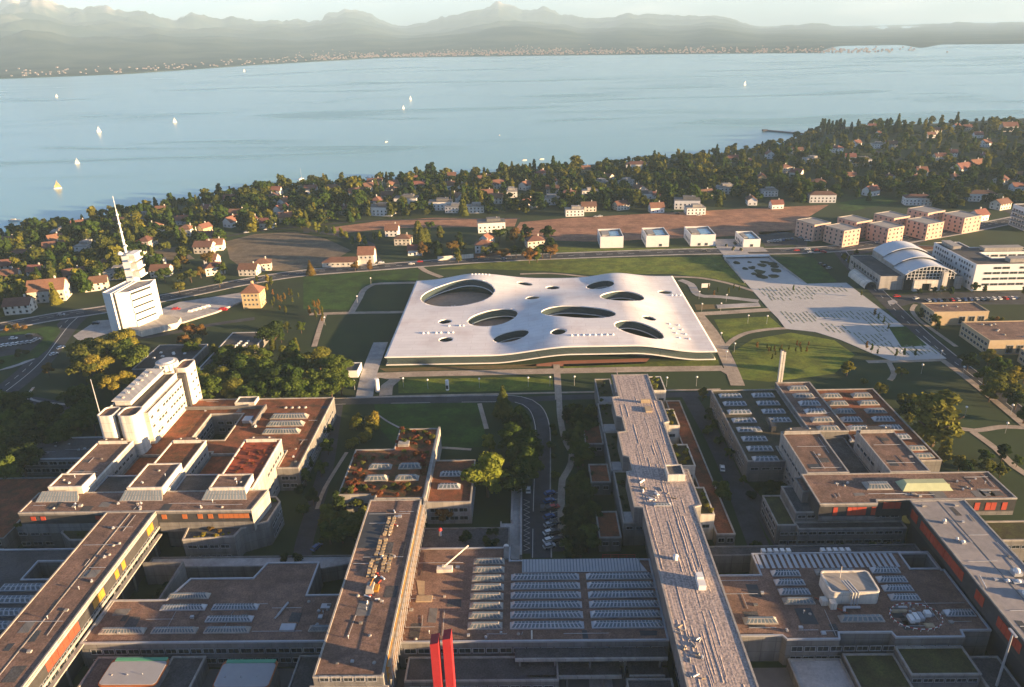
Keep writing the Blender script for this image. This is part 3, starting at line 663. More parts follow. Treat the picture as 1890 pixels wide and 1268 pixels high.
# fields
struct(sheet('field', PP((960, 410), (1040, 403), (1240, 392), (1400, 384), (1530, 378), (1500, 396), (1474, 412), (1466, 430), (1340, 436), (1100, 446), (1020, 444), (950, 425)), Z1, SOIL))
struct(sheet('field', PP((610, 420), (700, 408), (800, 402), (955, 404), (950, 418), (720, 421), (620, 432)), Z1, SOIL))
struct(sheet('field', PP((416, 446), (470, 432), (545, 428), (600, 440), (648, 462), (596, 492), (530, 500), (455, 500), (424, 478)), Z1, STUB))
struct(sheet('field', PP((1540, 376), (1620, 360), (1660, 372), (1560, 392)), Z1, GRASS))
struct(sheet('field', PP((270, 462), (330, 455), (360, 478), (290, 482)), Z1, STUB))
struct(ribbon('road', PP((566, 430), (562, 400), (560, 372), (562, 350)), 5, Z1+0.02, ASPH, drape=True)); struct(ribbon('road', PP((420, 436), (480, 426), (560, 418), (700, 407), (960, 403)), 4, Z2+0.02, ASPH))
struct(ribbon('road', PP((705, 490), (690, 470), (680, 448), (610, 432), (566, 424)), 5, Z2+0.03, ASPH))
struct(ribbon('road', PP((1890, 402), (1840, 380), (1750, 330), (1650, 290), (1560, 260)), 6, Z1+0.05, ASPH, drape=True))
struct(ribbon('road', PP((1400, 440), (1450, 430), (1480, 445), (1475, 460)), 7, Z2, ASPH)); struct(sheet('car_park', PP((1400, 428), (1462, 425), (1472, 452), (1412, 455)), Z1, ASPH))
# plaza with planted strips
PLAZA = PP((1336, 476), (1416, 475), (1490, 524), (1562, 522), (1747, 662), (1645, 666), (1615, 655), (1585, 642), (1550, 627), (1505, 613), (1450, 607), (1436, 588), (1420, 572))
pz = struct(sheet('plaza', PLAZA, 0.14, mat('pale_paving', (0.50, 0.485, 0.46), 0.85, 0.08, 0.25, 6), 0.14))
rs = random.Random(5)
mb = MB()
for (x0, x1, y0, y1, p) in ((143, 176, 432, 452, 1.7), (145, 172, 425, 434, 1.5), (176, 196, 436, 452, 1.8), (144, 160, 388, 408, 1.6), (160, 183, 392, 407, 1.7), (186, 200, 383, 408, 1.7), (172, 186, 352, 374, 1.7), (180, 196, 340, 357, 2.2), (160, 172, 372, 388, 1.7), (192, 205, 341, 356, 1.6), (186, 193, 372, 384, 1.6)):
    x = x0
    while x < x1:
        a = y0+rs.uniform(0, 5); e = y1-rs.uniform(0, 5); x += p*1.5
        while a < e:
            l = rs.uniform(3, 8); mb.box(x, x+0.7, a, min(e, a+l), 0.13, 0.19); a += l+rs.uniform(0.4, 2.5)
stuff(mb.build('planting_strip', mat('strip_grass', (0.21, 0.225, 0.14), 0.95, 0.2, 0.6, 5), pz))
struct(sheet('lawn', PP((1640, 604), (1672, 603), (1711, 638), (1664, 641)), 0.17, GRASS, 0.05))
# sunken court by the underpass with planting beds
for k in range(16):
    cx, cy = random.uniform(146, 170), random.uniform(470, 505); r_ = random.uniform(1.5, 4.5)
    poly = [(cx+r_*random.uniform(0.6, 1.1)*math.cos(i*0.785), cy+1.3*r_*random.uniform(0.6, 1.1)*math.sin(i*0.785)) for i in range(8)]
    struct(sheet('planting_bed', poly, 0.45, SEDG, 0.33))

# ------------------------------------------------------------------ learning centre: one undulating slab with patios
LX0, LX1, LY0, LY1 = -72.75, 93.75, 340.5, 462.0
def bump_(x, y, cx, cy, sxl, sxr, sy0, sy1, a):
    sx = np.where(x < cx, sxl, sxr); sy = np.where(y < cy, sy0, sy1)
    return a*np.exp(-((x-cx)/sx)**2-((y-cy)/sy)**2)
def sstep(a, b, x): t = np.clip((x-a)/(b-a), 0, 1); return t*t*(3-2*t)
def hump(x, y):
    arch = 5.4*sstep(-20, 22, x)*sstep(86, 52, x)*sstep(446, 398, y)*(0.74+0.26*sstep(338, 362, y))
    return (bump_(x, y, -34, 450, 20, 26, 30, 40, 4.7)+arch+bump_(x, y, 57, 452, 15, 16, 30, 26, 3.2)
            + bump_(x, y, -14, 402, 14, 14, 14, 14, 1.2)+bump_(x, y, 62, 412, 12, 14, 12, 12, 0.6))
PATIO = [(-43, 430.5, 22.5, 19.5, 16), (-20, 391, 14.6, 10.5, 25), (-9.3, 362.8, 9.7, 7.0, 22), (27.5, 385.5, 20.8, 9.0, -14), (55.2, 412.5, 12.7, 11.0, 7), (45.2, 441.5, 8.6, 8.0, 19), (57.5, 360.5, 13.6, 8.6, -36),
         (-46.9, 388, 3.6, 3.2, 10), (-43.8, 362, 3.6, 3.2, 5), (-2, 449, 5.2, 3.0, -20), (15.5, 442.5, 4.4, 3.6, 0), (3, 419.2, 4.2, 3.4, -8), (83.3, 430, 4.2, 3.0, -8), (65.5, 378.6, 3.6, 3.2, 0), (15.5, 358.1, 3.8, 3.6, 10)]
def holed(inset, zf, thick):
    x = np.linspace(LX0+inset, LX1-inset, 168); y = np.linspace(LY0+inset, LY1-inset, 124)
    X, Y = np.meshgrid(x, y); keep = np.ones((123, 167), bool)
    for cx, cy, a, b_, r_ in PATIO:
        c, s = math.cos(R(r_)), math.sin(R(r_)); u = (X-cx)*c+(Y-cy)*s; v = -(X-cx)*s+(Y-cy)*c
        q = np.sqrt((u/a)**2+(v/b_)**2); ins = q < 1.0
        keep &= ~(ins[:-1, :-1] & ins[1:, :-1] & ins[:-1, 1:] & ins[1:, 1:])
        k = np.where(ins, 1/np.maximum(q, 0.2), 1.0)
        k = np.where((q >= 1) & (q < 1+0.35/min(a, b_)), 1/np.maximum(q, 0.2), k)
        X = np.where(k != 1, cx+(u*k)*c-(v*k)*s, X); Y = np.where(k != 1, cy+(u*k)*s+(v*k)*c, Y)
    Z = zf(X, Y); n = X.size
    i = np.arange(n).reshape(124, 168)
    q = np.stack([i[:-1, :-1], i[:-1, 1:], i[1:, 1:], i[1:, :-1]], -1)[keep]
    top = np.stack([X, Y, Z], -1).reshape(-1, 3); bot = top-np.array([0, 0, thick])
    e = np.concatenate([q[:, [0, 1]], q[:, [1, 2]], q[:, [2, 3]], q[:, [3, 0]]])
    key = np.sort(e, 1); uq, idx, cnt = np.unique(key[:, 0]*n+key[:, 1], return_index=True, return_counts=True)
    be = e[idx[cnt == 1]]
    side = np.stack([be[:, 1], be[:, 0], be[:, 0]+n, be[:, 1]+n], -1)
    Q = np.concatenate([q, q[:, ::-1]+n, side]); V = np.concatenate([top, bot])
    mi = np.concatenate([np.zeros(len(q)), np.ones(len(q)), np.full(len(side), 2)])
    used = np.unique(Q); remap = np.zeros(len(V), int); remap[used] = np.arange(len(used))
    return V[used], remap[Q], mi
FLOOR_Z, ROOF_Z = 0.75, 5.15
lc = thing('learning_centre', 'white undulating single-storey learning centre pierced by rounded patios', 'building', ((LX0+LX1)/2, (LY0+LY1)/2, 0))
V, Q, M = holed(0.0, lambda x, y: ROOF_Z+hump(x, y), 0.55)
ro = put('roof', np_mesh('roof', V, Q, [SHELL, WHITE, WHITE], M, True), lc)
ro.data.polygons.foreach_set('use_smooth', (M < 2)); 
V, Q, M = holed(0.35, lambda x, y: FLOOR_Z+hump(x, y), 0.5)
fo = put('floor_slab', np_mesh('floor_slab', V, Q, [CONC_W, CONC_W, WHITE], M, True), lc); fo.data.polygons.foreach_set('use_smooth', (M < 2))
def glass_wall(loop, n_mull, name, parent):
    g = MB(); m = MB(); n = len(loop)
    xs = np.array([p[0] for p in loop]); ysn = np.array([p[1] for p in loop]); h = hump(xs, ysn)
    vs = [(loop[i][0], loop[i][1], FLOOR_Z+h[i]) for i in range(n)]+[(loop[i][0], loop[i][1], ROOF_Z-0.55+h[i]) for i in range(n)]
    g.add(vs, [(i, (i+1) % n, n+(i+1) % n, n+i) for i in range(n)])
    go = g.build(name, GLASSL, parent)
    step = max(1, n//n_mull)
    for i in range(0, n, step):
        x, y = loop[i]; w_ = 0.30 if (y < LY0+2 and x < 8) else 0.17
        m.box(x-w_, x+w_, y-0.15, y+0.15, FLOOR_Z+h[i], ROOF_Z-0.55+h[i])
    stuff(m.build('mullion', CREAM, go))
loop = []
for a, b_, n in (((LX0+1, LY0+1), (LX1-1, LY0+1), 84), ((LX1-1, LY0+1), (LX1-1, LY1-1), 62), ((LX1-1, LY1-1), (LX0+1, LY1-1), 84), ((LX0+1, LY1-1), (LX0+1, LY0+1), 62)):
    loop += [(a[0]+(b_[0]-a[0])*i/n, a[1]+(b_[1]-a[1])*i/n) for i in range(n)]
glass_wall(loop, 292, 'glass_facade', lc)
for cx, cy, a, b_, r_ in PATIO:
    c, s = math.cos(R(r_)), math.sin(R(r_)); n = 64 if a > 6 else 32
    lp = [(cx+(a+0.5)*math.cos(t)*c-(b_+0.5)*math.sin(t)*s, cy+(a+0.5)*math.cos(t)*s+(b_+0.5)*math.sin(t)*c) for t in (6.28318*i/n for i in range(n))]
    glass_wall(lp, n if a > 6 else 8, 'patio_glass', lc)
    if a > 6:
        pv = [(cx+(a+3)*math.cos(t)*c-(b_+3)*math.sin(t)*s, cy+(a+3)*math.cos(t)*s+(b_+3)*math.sin(t)*c) for t in (6.28318*i/24 for i in range(24))]
        sheet('patio_paving', pv, Z1, mat('patio_gravel', (0.40, 0.29, 0.215), 0.95, 0.15, 0.4, 6), 0, lc)
# interior rooms behind the long front facade: pale cores, drawn-back walls
mb = MB()
for x in np.arange(LX0+6, LX1-6, 9.5):
    y = LY0+random.uniform(7, 13); z = float(hump(np.array(x), np.array(y))); mb.box(x, x+random.uniform(2, 6), y, y+3, FLOOR_Z+z-0.2, FLOOR_Z+z+2.4)
stuff(mb.build('inner_partition', CREAM, lc))
mb = MB(); mb.dome(0, 0, 0, 0.75, 0.75, 10); DOME = bpy.data.meshes.new('roof_dome'); DOME.from_pydata(mb.v, [], mb.f); DOME.materials.append(WHITE); DOME.update()
dm = [(x, 371+0.4*(i % 2)) for i, x in enumerate((-57, -54.5, -50, -47.5, -43.5, -41))]+[(x, 381) for x in (-44, -38, -36)]
dm += [(76+i*5+j*0.6, 375-j*6.2) for i in range(2) for j in range(4)]+[(22+i*3.0, 352.5) for i in range(8)]+[(86.5+i*2.4, 424) for i in range(3)]+[(-36+i*2.2, 459.5) for i in range(6)]+[(33+i, 437-i) for i in range(0)]
for x, y in dm: at('roof_dome', DOME, lc, (x, y, ROOF_Z-0.05+float(hump(np.array(x), np.array(y)))))
# red seams and faint stains belong to the membrane; one access stair inside the long patio
mb = MB(); mb.add([(38, 384, 0.3), (46, 378, 3.9), (47.2, 379.4, 3.9), (39.2, 385.4, 0.3)], [(0, 1, 2, 3)]); mb.build('stair_ramp', WHITE, lc)
# patio furniture
def table_mesh():
    mb = MB(); mb.cyl(0, 0, 0.70, 0.76, 0.5, 0.5, 10); mb.cyl(0, 0, 0, 0.70, 0.05, 0.05, 6); mb.cyl(0, 0, 0, 0.04, 0.3, 0.3, 8)
    me = bpy.data.meshes.new('cafe_table'); me.from_pydata(mb.v, [], mb.f); me.materials.append(WHITE); me.update(); return me
CT = table_mesh()
for i in range(14):
    o = put('cafe_table', CT); o.location = (-57+i % 7*2.1+random.uniform(-.6, .6), 418+i//7*3+i % 7*0.9+random.uniform(-.6, .6), Z1); tag(o, 'small round white table on the brown floor of the largest patio', 'table', 'cafe tables in the largest patio')
for i in range(9):
    o = put('cafe_table', CT); o.location = (50+i % 5*2.1+random.uniform(-.6, .6), 405+i//5*3+random.uniform(-.6, .6), Z1); tag(o, 'small round white table in the round patio behind the long one', 'table', 'cafe tables in the round patio')

# ------------------------------------------------------------------ campus: long spine buildings
def facade(root, side, a0, a1, c, z0, z1, storey=3.6, w=3.2, gap=0.3, h=1.7, skip=0.0):
    k = max(1, int((z1-z0-0.6)/storey))
    for i in range(k):
        win_row(root, side, a0+0.6, a1-0.6, c, z0+0.6+storey*(i+0.55), h, w, gap, skip)
def panels(root, side, a0, a1, c, z0, z1, m, w=3.0, skip=0.12, name='facade_panel'):
    n = max(1, int((a1-a0)/w)); p = (a1-a0)/n
    for i in range(n):
        if random.random() < skip: continue
        mb = MB(); a = a0+i*p+0.06; b_ = a0+(i+1)*p-0.06; t = random.uniform(0.05, 0.14)
        if side == 'e': mb.box(c, c+t, a, b_, z0, z1)
        elif side == 'w': mb.box(c-t, c, a, b_, z0, z1)
        else: mb.box(a, b_, c-t, c, z0, z1)
        mb.build(name, m, root)

# spine A
sa = thing('spine_building', 'long brown-roofed building with red and yellow side panels', 'building', (-129, 140, 0))
polyblock(sa, rect(-137, -121, 92, 197.2), 9.6, 16, RECESS_SHADE, GRAV, CONC_W, par=0.3)
polyblock(sa, rect(-135.6, -122.4, 92, 196.6), 0, 10.0, DKMET, GRAVD, CONC)
mb = MB(); mb.box(-120.99, -120.75, 92.2, 197, 14.7, 15.5); mb.box(-120.99, -120.75, 92.2, 197, 9.6, 10.4); mb.build('fascia', CONC_W, sa)
BAND_W = [(-165.8, -137.3, 197.05, 197.28, 8.0, 11.6), (-120.7, -90.2, 197.05, 197.28, 8.0, 11.6), (-165.8, -137.3, 197.05, 197.28, 15.0, 15.5), (-120.7, -90.2, 197.05, 197.28, 15.0, 15.5)]
mb = MB(); mb.box(-129.2, -128.9, 93, 196.5, 15.7, 15.86); mb.build('roof_seam', CONC_W, sa)
panels(sa, 'e', 112, 151, -121, 11.6, 14.4, REDP, 2.4, 0.15); panels(sa, 'e', 154, 194, -121, 11.6, 14.2, YELP, 2.0, 0.45)
win_row(sa, 'e', 100, 196, -121.0, 10.6, 1.0, 2.2)
for y in np.arange(99, 196, 7.2):
    mb = MB(); mb.box(-121.7, -121.2, y, y+0.5, 0, 9.6); mb.build('column', CONC, sa)
mb = MB(); mb.box(-120.6, -119.4, 112, 150, 8.4, 8.8); mb.box(-120.6, -119.4, 155, 195, 8.4, 8.8); mb.build('walkway', CONC_W, sa)
facade(sa, 'e', 95, 195, -122.4, 4.5, 10, 3.6)
vents(sa, -134, -123, 110, 190, 15.75, 9)
# spine B
sb = thing('spine_building', 'brown-roofed building with yellow scaffolding and crates on its roof', 'building', (-44, 140, 0))
polyblock(sb, rect(-52.6, -35.9, 130.4, 202), 0, 16, CONC, GRAV, CONC_W, par=0.35)
polyblock(sb, rect(-53.6, -34.8, 92, 130.3), 0, 13.2, CONC, mat('pale_roof_gravel', (0.36, 0.31, 0.27), 0.95, 0.12, 0.4, 6), CONC_W)
mb = MB()
for y in np.arange(134, 202, 2.4):
    mb.tube((-34.5, y, 9), (-34.5, y, 17.2), 0.07)
for z in (11, 13, 15, 17):
    mb.tube((-34.5, 134, z), (-34.5, 201, z), 0.06)
stuff(mb.build('scaffold_pole', METAL, sb))
panels(sb, 'e', 134, 200, -35.9, 9.6, 15.2, YELP, 2.4, 0.1)
for z in (11.2, 13.2, 15.2):
    mb = MB(); mb.box(-35.6, -34.6, 134, 200, z-0.08, z); mb.build('scaffold_deck', WOOD, sb)
mb = MB()
for x0, x1, y0, y1 in ((-52, -46.2, 189.5, 195.5), (-52, -46, 178, 188.8)):
    mb.box(x0, x1, y0, y1, 15.7, 15.78)
mb.build('dark_roofing', TARP, sb)
mb = MB(); mb.box(-51.8, -49.7, 130.42, 131.1, 13, 15.6); mb.build('plywood_edge', WOOD, sb)
facade(sb, 's', -52, -36.5, 130.4, 13.4, 16, 2.4, 2.2)
facade(sb, 'e', 93, 129, -34.8, 0, 13, 3.6)
vents(sb, -50, -38, 134, 175, 15.7, 9)
# crates, rolls and tools on the roof of B: each its own thing
def crate_mesh():
    mb = MB()
    mb.box(-0.6, 0.6, -0.5, 0.5, 0.12, 1.1, 0)
    for y in (-0.42, 0, 0.42): mb.box(-0.62, 0.62, y-0.06, y+0.06, 0, 0.12, 0)
    for x in (-0.62, 0.58): mb.box(x, x+0.04, -0.52, 0.52, 0.3, 0.42, 0); mb.box(x, x+0.04, -0.52, 0.52, 0.8, 0.92, 0)
    me = bpy.data.meshes.new('crate'); me.from_pydata(mb.v, [], mb.f); me.materials.append(WOOD); me.update(); return me
CR = crate_mesh(); k = 0
for x0, y0, n, c in ((-44.6, 184, 7, 2), (-45.4, 174.5, 6, 2), (-46.2, 165.5, 6, 2), (-42.6, 167.5, 6, 2)):
    for i in range(n):
        for j in range(c):
            o = put('crate', CR); o.location = (x0+j*1.5+random.uniform(-.1, .1), y0+i*1.35+random.uniform(-.1, .1), 15.72); o.rotation_euler = (0, 0, random.uniform(-.08, .08)); o.scale = (0.8, 0.75, random.uniform(0.35, 0.8))
            tag(o, 'wooden pallet crate standing in rows on the scaffolded roof', 'crate', 'crates on the scaffolded roof')
def roll(x, y, z, l, r_, m, label):
    mb = MB(); a = random.uniform(0, 3.1); mb.tube((x-l/2*math.cos(a), y-l/2*math.sin(a), z+r_), (x+l/2*math.cos(a), y+l/2*math.sin(a), z+r_), r_, 8)
    o = mb.build('roofing_roll', m); tag(o, label, 'roll', 'roofing rolls'); return o
for i in range(18):
    roll(random.uniform(-45, -41.5), random.uniform(155, 196), 15.72, random.uniform(0.8, 2.0), random.uniform(0.15, 0.3), random.choice([WHITE, METAL, REDP, WHITE]), 'loose roofing roll lying among the crates on the scaffolded roof')
mb = MB(); mb.frustum(-45.6, -43.4, 158.5, 162, 15.72, 17.2, 0.2, 0.3, 0); mb.box(-43.3, -42.2, 159, 161.5, 15.72, 16.6, 1); mb.tube((-44.5, 160, 17.2), (-44.0, 162.5, 17.6), 0.12, 6, 1)
tag(mb.build('roof_machine', [CONC_W, YELP]), 'white and yellow roofing machine standing on the scaffolded roof', 'machine')

# west cross building with three wings
wb = thing('cross_building', 'T-shaped brown-roofed building with three long wings and ribbed skylights', 'building', (-128, 205, 0))
polyblock(wb, [(-166, 197.3), (-90, 197.3), (-88.2, 208.6), (-166, 208.6)], 8, 16, RECESS_SHADE, GRAV, CONC_W, par=0.3)
for x0, x1, y1, rm in ((-163, -149.8, 241.5, GRAV), (-134.6, -121.8, 241, SEDUM), (-107.2, -93.4, 241.2, mat('bright_red_sedum', (0.36, 0.075, 0.03), 0.95, 0.35, 0.35, 9, second=(0.14, 0.035, 0.02), bump=0.6, thresh=(0.38, 0.6)))):
    polyblock(wb, rect(x0, x1, 208.7, y1), 0, 16.5, CONC_W, rm, CREAM, par=0.5)
    facade(wb, 'e', 222, y1-1.5, x1, 9.6, 16.4, 3.4, 2.0, 0.8, 1.2, 0.1)
    facade(wb, 'e', 212, y1-1.5, x1, 0.5, 9.6, 3.4, 2.0, 0.8, 1.2, 0.1)
for x0, x1, y0, y1 in ((-161.4, -150, 207.4, 215.6), (-134.2, -122.3, 206.2, 221.2), (-106.4, -94.5, 205.6, 213.8)):
    polyblock(wb, rect(x0, x1, y0, y1), 16.1, 19, CREAM, GRAV, CREAM, roofname='penthouse_roof'); vents(wb, x0+2, x1-2, y0+2, y1-2, 18.55, 3)
def lean_skylight(root, x0, x1, y0, y1, z0, z1, n):
    mb = MB(); mb.add([(x0, y0, z0), (x1, y0, z0), (x1-1.2, y1, z1), (x0+1.2, y1, z1), (x0+1.2, y1, z0), (x1-1.2, y1, z0)], [(0, 1, 2, 3), (0, 3, 4), (1, 5, 2), (3, 2, 5, 4)], 0)
    for i in range(n):
        a, b_ = (i+0.2)/n, (i+0.8)/n
        def q(u, t): return ((x0+(x1-x0)*u)*(1-t)+(x0+1.2+(x1-x0-2.4)*u)*t, y0+(y1-y0)*t-0.03, z0+(z1-z0)*t+0.03)
        mb.add([q(a, .06), q(b_, .06), q(b_, .94), q(a, .94)], [(0, 1, 2, 3)], 1)
    mb.build('ribbed_skylight', [CONC_W, SKYG], root)
for x0, x1 in ((-164, -149.6), (-136, -121.4), (-108.6, -93.4)): lean_skylight(wb, x0, x1, 203.2, 206.0, 15.8, 18.2, 14)
for x0, x1, y0 in ((-149.5, -135, 208.7), (-121.5, -107.6, 208.7)):
    polyblock(wb, rect(x0, x1, y0, 221), 0, 14.4, CONC, GRAVD, METAL)
for x0, x1, y in ((-134, -122.4, 239.4), (-106.6, -94, 239.4), (-162.4, -150.4, 239.6)):
    mb = MB(); pts = []
    for i in range(25):
        t = i/24; a = math.pi*t; pts.append((x0+0.8+(x1-x0-1.6)*t, y+0.2+1.9*abs(math.sin(a))**0.4))
    pts = [(x0+0.5, y)]+pts+[(x1-0.5, y)]
    mb.prism(ccw(pts), 16.2, 17.6, 0, 1); mb.build('stair_head', [CREAM, GRAV], wb)
    for q in range(2): at('roof_vent', VENT[0], wb, (x0+3+q*6, y+1, 17.55))
for q in BAND_W: mb = MB(); mb.box(*q); mb.build('spandrel', CONC, wb)
mb = MB(); mb.add([(-90.2, 197.2, 8.0), (-88.1, 208.7, 8.0), (-88.1, 208.7, 15.6), (-90.2, 197.2, 15.6)], [(0, 1, 2, 3)]); mb.add([(-89.85, 197.0, 8.0), (-87.9, 208.6, 8.0), (-87.9, 208.6, 15.6), (-89.85, 197.0, 15.6)], [(0, 1, 2, 3)]); mb.build('end_wall', CONC_W, wb)
# terraces along its south side
polyblock(wb, [(-171, 200.5), (-153, 198), (-153, 196.0), (-148, 192), (-140, 192), (-137.4, 198), (-137.4, 208), (-171, 208)], 0, 9.2, CONC, SEDG, CONC_W, roofname='terrace_roof')
polyblock(wb, [(-120.4, 200), (-112, 199), (-111, 191), (-95, 192.4), (-94, 196.4), (-86.5, 200), (-85.6, 211), (-88, 214), (-120.4, 214)], 0, 9.6, CONC, GRAVD, CONC_W, roofname='terrace_roof')
for (a0, a1, c) in ((-170, -154, 199), (-110, -96, 191.2)):
    win_row(wb, 's', a0, a1, c-0.1, 6.6, 1.3, 3); win_row(wb, 's', a0, a1, c-0.1, 2.6, 1.3, 3)
panels(wb, 's', -119.5, -91, 197.3, 12.9, 14.6, ORANGEP, 1.6, 0.4); panels(wb, 's', -164, -138, 197.3, 12.9, 14.4, REDP, 1.6, 0.6)
win_row(wb, 'e', 201, 211, -85.7, 6.5, 1.4, 2.2); win_row(wb, 'e', 201, 211, -85.7, 2.6, 1.4, 2.2)
vents(wb, -160, -95, 198.5, 202, 15.75, 12)
# west low block with courtyard
wl_ = thing('laboratory_block', 'low block with red sedum roof, sunken courtyard and three skylights', 'building', (-118, 258, 0))
polyblock(wl_, [(-149.4, 241.7), (-134.8, 241.7), (-134.8, 243.5), (-121.6, 243.5), (-121.6, 241.7), (-107.4, 241.7), (-107.4, 243.5), (-93.2, 243.5), (-93.2, 231.4), (-85.2, 231.4), (-85.2, 287.6), (-149.4, 287.6)], 0, 10, CONC, SEDUM, CONC_W, [rect(-134, -120.4, 252.4, 274)])
polyblock(wl_, rect(-149.2, -134.9, 221.5, 241.4), 0, 9.7, CONC, SEDUM, CONC); polyblock(wl_, rect(-121.4, -107.6, 221.5, 241.4), 0, 9.7, CONC, SEDUM, CONC)
facade(wl_, 'e', 232, 287, -85.2, 0, 10, 3.2, 2.6, 0.5, 1.1, 0.15); facade(wl_, 's', -92.8, -85.6, 231.4, 0, 10, 3.2, 2.6); facade(wl_, 'n', -133, -121, 252.4, 0, 10, 3.2, 2.6); facade(wl_, 'e', 253, 274, -134, 0, 10, 3.2, 2.6); facade(wl_, 's', -133, -121, 274, 0, 10, 3.2, 2.6)
for y in (270.6, 264.4, 258.2): skylight(wl_, -107.5+(270.6-y)*0.05, -92, y-1.6, y+1.6, 9.6, 1.7, 12)
mb = MB(); mb.box(-112.6, -111.9, 262, 279, 9.55, 11.6); mb.box(-147, -112.6, 278.4, 279, 9.55, 11.0); mb.build('roof_wall', CONC, wl_)
mb = MB(); mb.tube((-116, 268, 10.4), (-111, 262, 10.4), 0.6, 8); mb.box(-118, -114.5, 266, 270, 9.6, 10.9); mb.build('air_duct', METAL, wl_)
polyblock(wl_, rect(-126.5, -118, 281.5, 287.2), 9.6, 11.2, CREAM, GRAVD, CREAM, roofname='hatch_roof')
for i in range(4): at('roof_vent', VENT[0], wl_, (-104+i*2.8, 279, 9.6), 0, (1.6, 1.6, 1.6))
vents(wl_, -108, -88, 234, 256, 9.6, 8)
# tower
tw = thing('tower_block', 'tall cream office tower with round glazed roof head and flagpole', 'building', (-155, 268, 0))
polyblock(tw, rect(-161.5, -148.6, 250.3, 281), 0, 26, CREAM, GRAVD, CREAM)
polyblock(tw, rect(-148.5, -146.9, 250.6, 280.8), 0, 23.4, CREAM, GRAVD, CREAM)
def rounded(x0, x1, y0, y1, r_, n=6):
    p = []
    for cx, cy, a0 in ((x1-r_, y0+r_, -90), (x1-r_, y1-r_, 0), (x0+r_, y1-r_, 90), (x0+r_, y0+r_, 180)):
        for i in range(n+1): a = R(a0+90*i/n); p.append((cx+r_*math.cos(a), cy+r_*math.sin(a)))
    return p
polyblock(tw, rounded(-162.3, -156.2, 242.6, 250.2, 1.6), 0, 26.5, CREAM, GRAV, CREAM, par=0.6); polyblock(tw, rounded(-154.7, -147.4, 242.3, 250.2, 2.4), 0, 26.5, CREAM, GRAV, CREAM, par=0.6)
mb = MB(); mb.box(-156.1, -154.8, 244.5, 250, 0, 25.5); mb.build('stair_glazing', GLASS, tw)
polyblock(tw, rounded(-150.6, -144.8, 283.4, 292.6, 1.6), 0, 27, CREAM, GRAV, CREAM); polyblock(tw, rect(-160.8, -150.8, 281.2, 292.4), 0, 26, CREAM, GRAVD, CREAM)
mb = MB(); mb.box(-148.4, -145.6, 281.2, 283.3, 0, 25); mb.build('stair_glazing', DKMET, tw)
mb = MB(); mb.cyl(-154.4, 286.2, 26, 28.6, 4.2, 4.2, 20, 0, True); mb.cyl(-154.4, 286.2, 28.6, 29.0, 4.5, 4.5, 20, 0); mb.cyl(-154.4, 286.2, 29.0, 29.7, 3.4, 3.0, 20, 1); mb.build('roof_drum', [CREAM, METAL], tw)
for i in range(14):
    a = 6.2832*i/14; mb = MB(); x, y = -154.4+4.2*math.cos(a), 286.2+4.2*math.sin(a); mb.cyl(x, y, 26, 28.6, 0.4, 0.4, 6); mb.build('drum_rib', CREAM, tw)
mb = MB(); mb.box(-159.5, -153.5, 252, 280, 26.0, 28.0); mb.box(-160.4, -152.7, 251.4, 280.6, 28.0, 28.3); mb.build('roof_plant', CREAM, tw)
for i in range(5):
    mb = MB(); z = 4.4+i*3.9
    mb.box(-146.9, -146.55, 251, 280.4, z+1.3, z+1.75); mb.build('sun_louvre', CREAM, tw)
    win_row(tw, 'e', 251.4, 280.2, -146.9, z+0.5, 1.1, 2.0, 0.5, 0.15)
for i in range(6): win_row(tw, 'e', 284.4, 291.6, -144.8, 5+i*3.6, 0.9, 1.6, 2.4)
for i in range(7): at('roof_vent', VENT[i % 2], tw, (-157.2, 254+i*3.8, 28.3), 0, (1.5, 1.5, 1.5))
mb = MB(); mb.cyl(-162.9, 246.5, 26, 40, 0.22, 0.12, 8); mb.build('flagpole', METAL, tw)
# grey annex further out
an = thing('annex_building', 'grey two-storey flat-roofed annex beside the tower block', 'building', (-186, 252, 0))
polyblock(an, rect(-198.6, -163.3, 244, 260.4), 0, 7.6, CONC, GRAVD, METAL); facade(an, 's', -198, -168, 244, 0, 7.6, 3.2, 3.2); vents(an, -196, -170, 246, 258, 7.15, 4); facade(an, 'e', 245, 249, -163.3, 0, 7.6, 3.2)
# western-most roofs beyond spine A
wf = thing('workshop_block', 'flat dark-roofed workshop beyond the long brown-roofed building', 'building', (-160, 165, 0))
polyblock(wf, rect(-196, -138, 150, 188), 0, 9, CONC, GRAVD, METAL, [rect(-152, -140, 174, 182)])
for i in range(4): skylight(wf, -172, -158, 154+i*5, 157+i*5, 8.6, 1.2, 8, True); skylight(wf, -156, -143, 154+i*5, 157+i*5, 8.6, 1.2, 8, True)
w2 = thing('low_block', 'low block with green roof terraces beside the annex', 'building', (-190, 215, 0)); polyblock(w2, rect(-200, -172.5, 196, 232), 0, 7, CONC, SEDUM, CONC); facade(w2, 's', -199, -173, 196, 0, 7, 3)
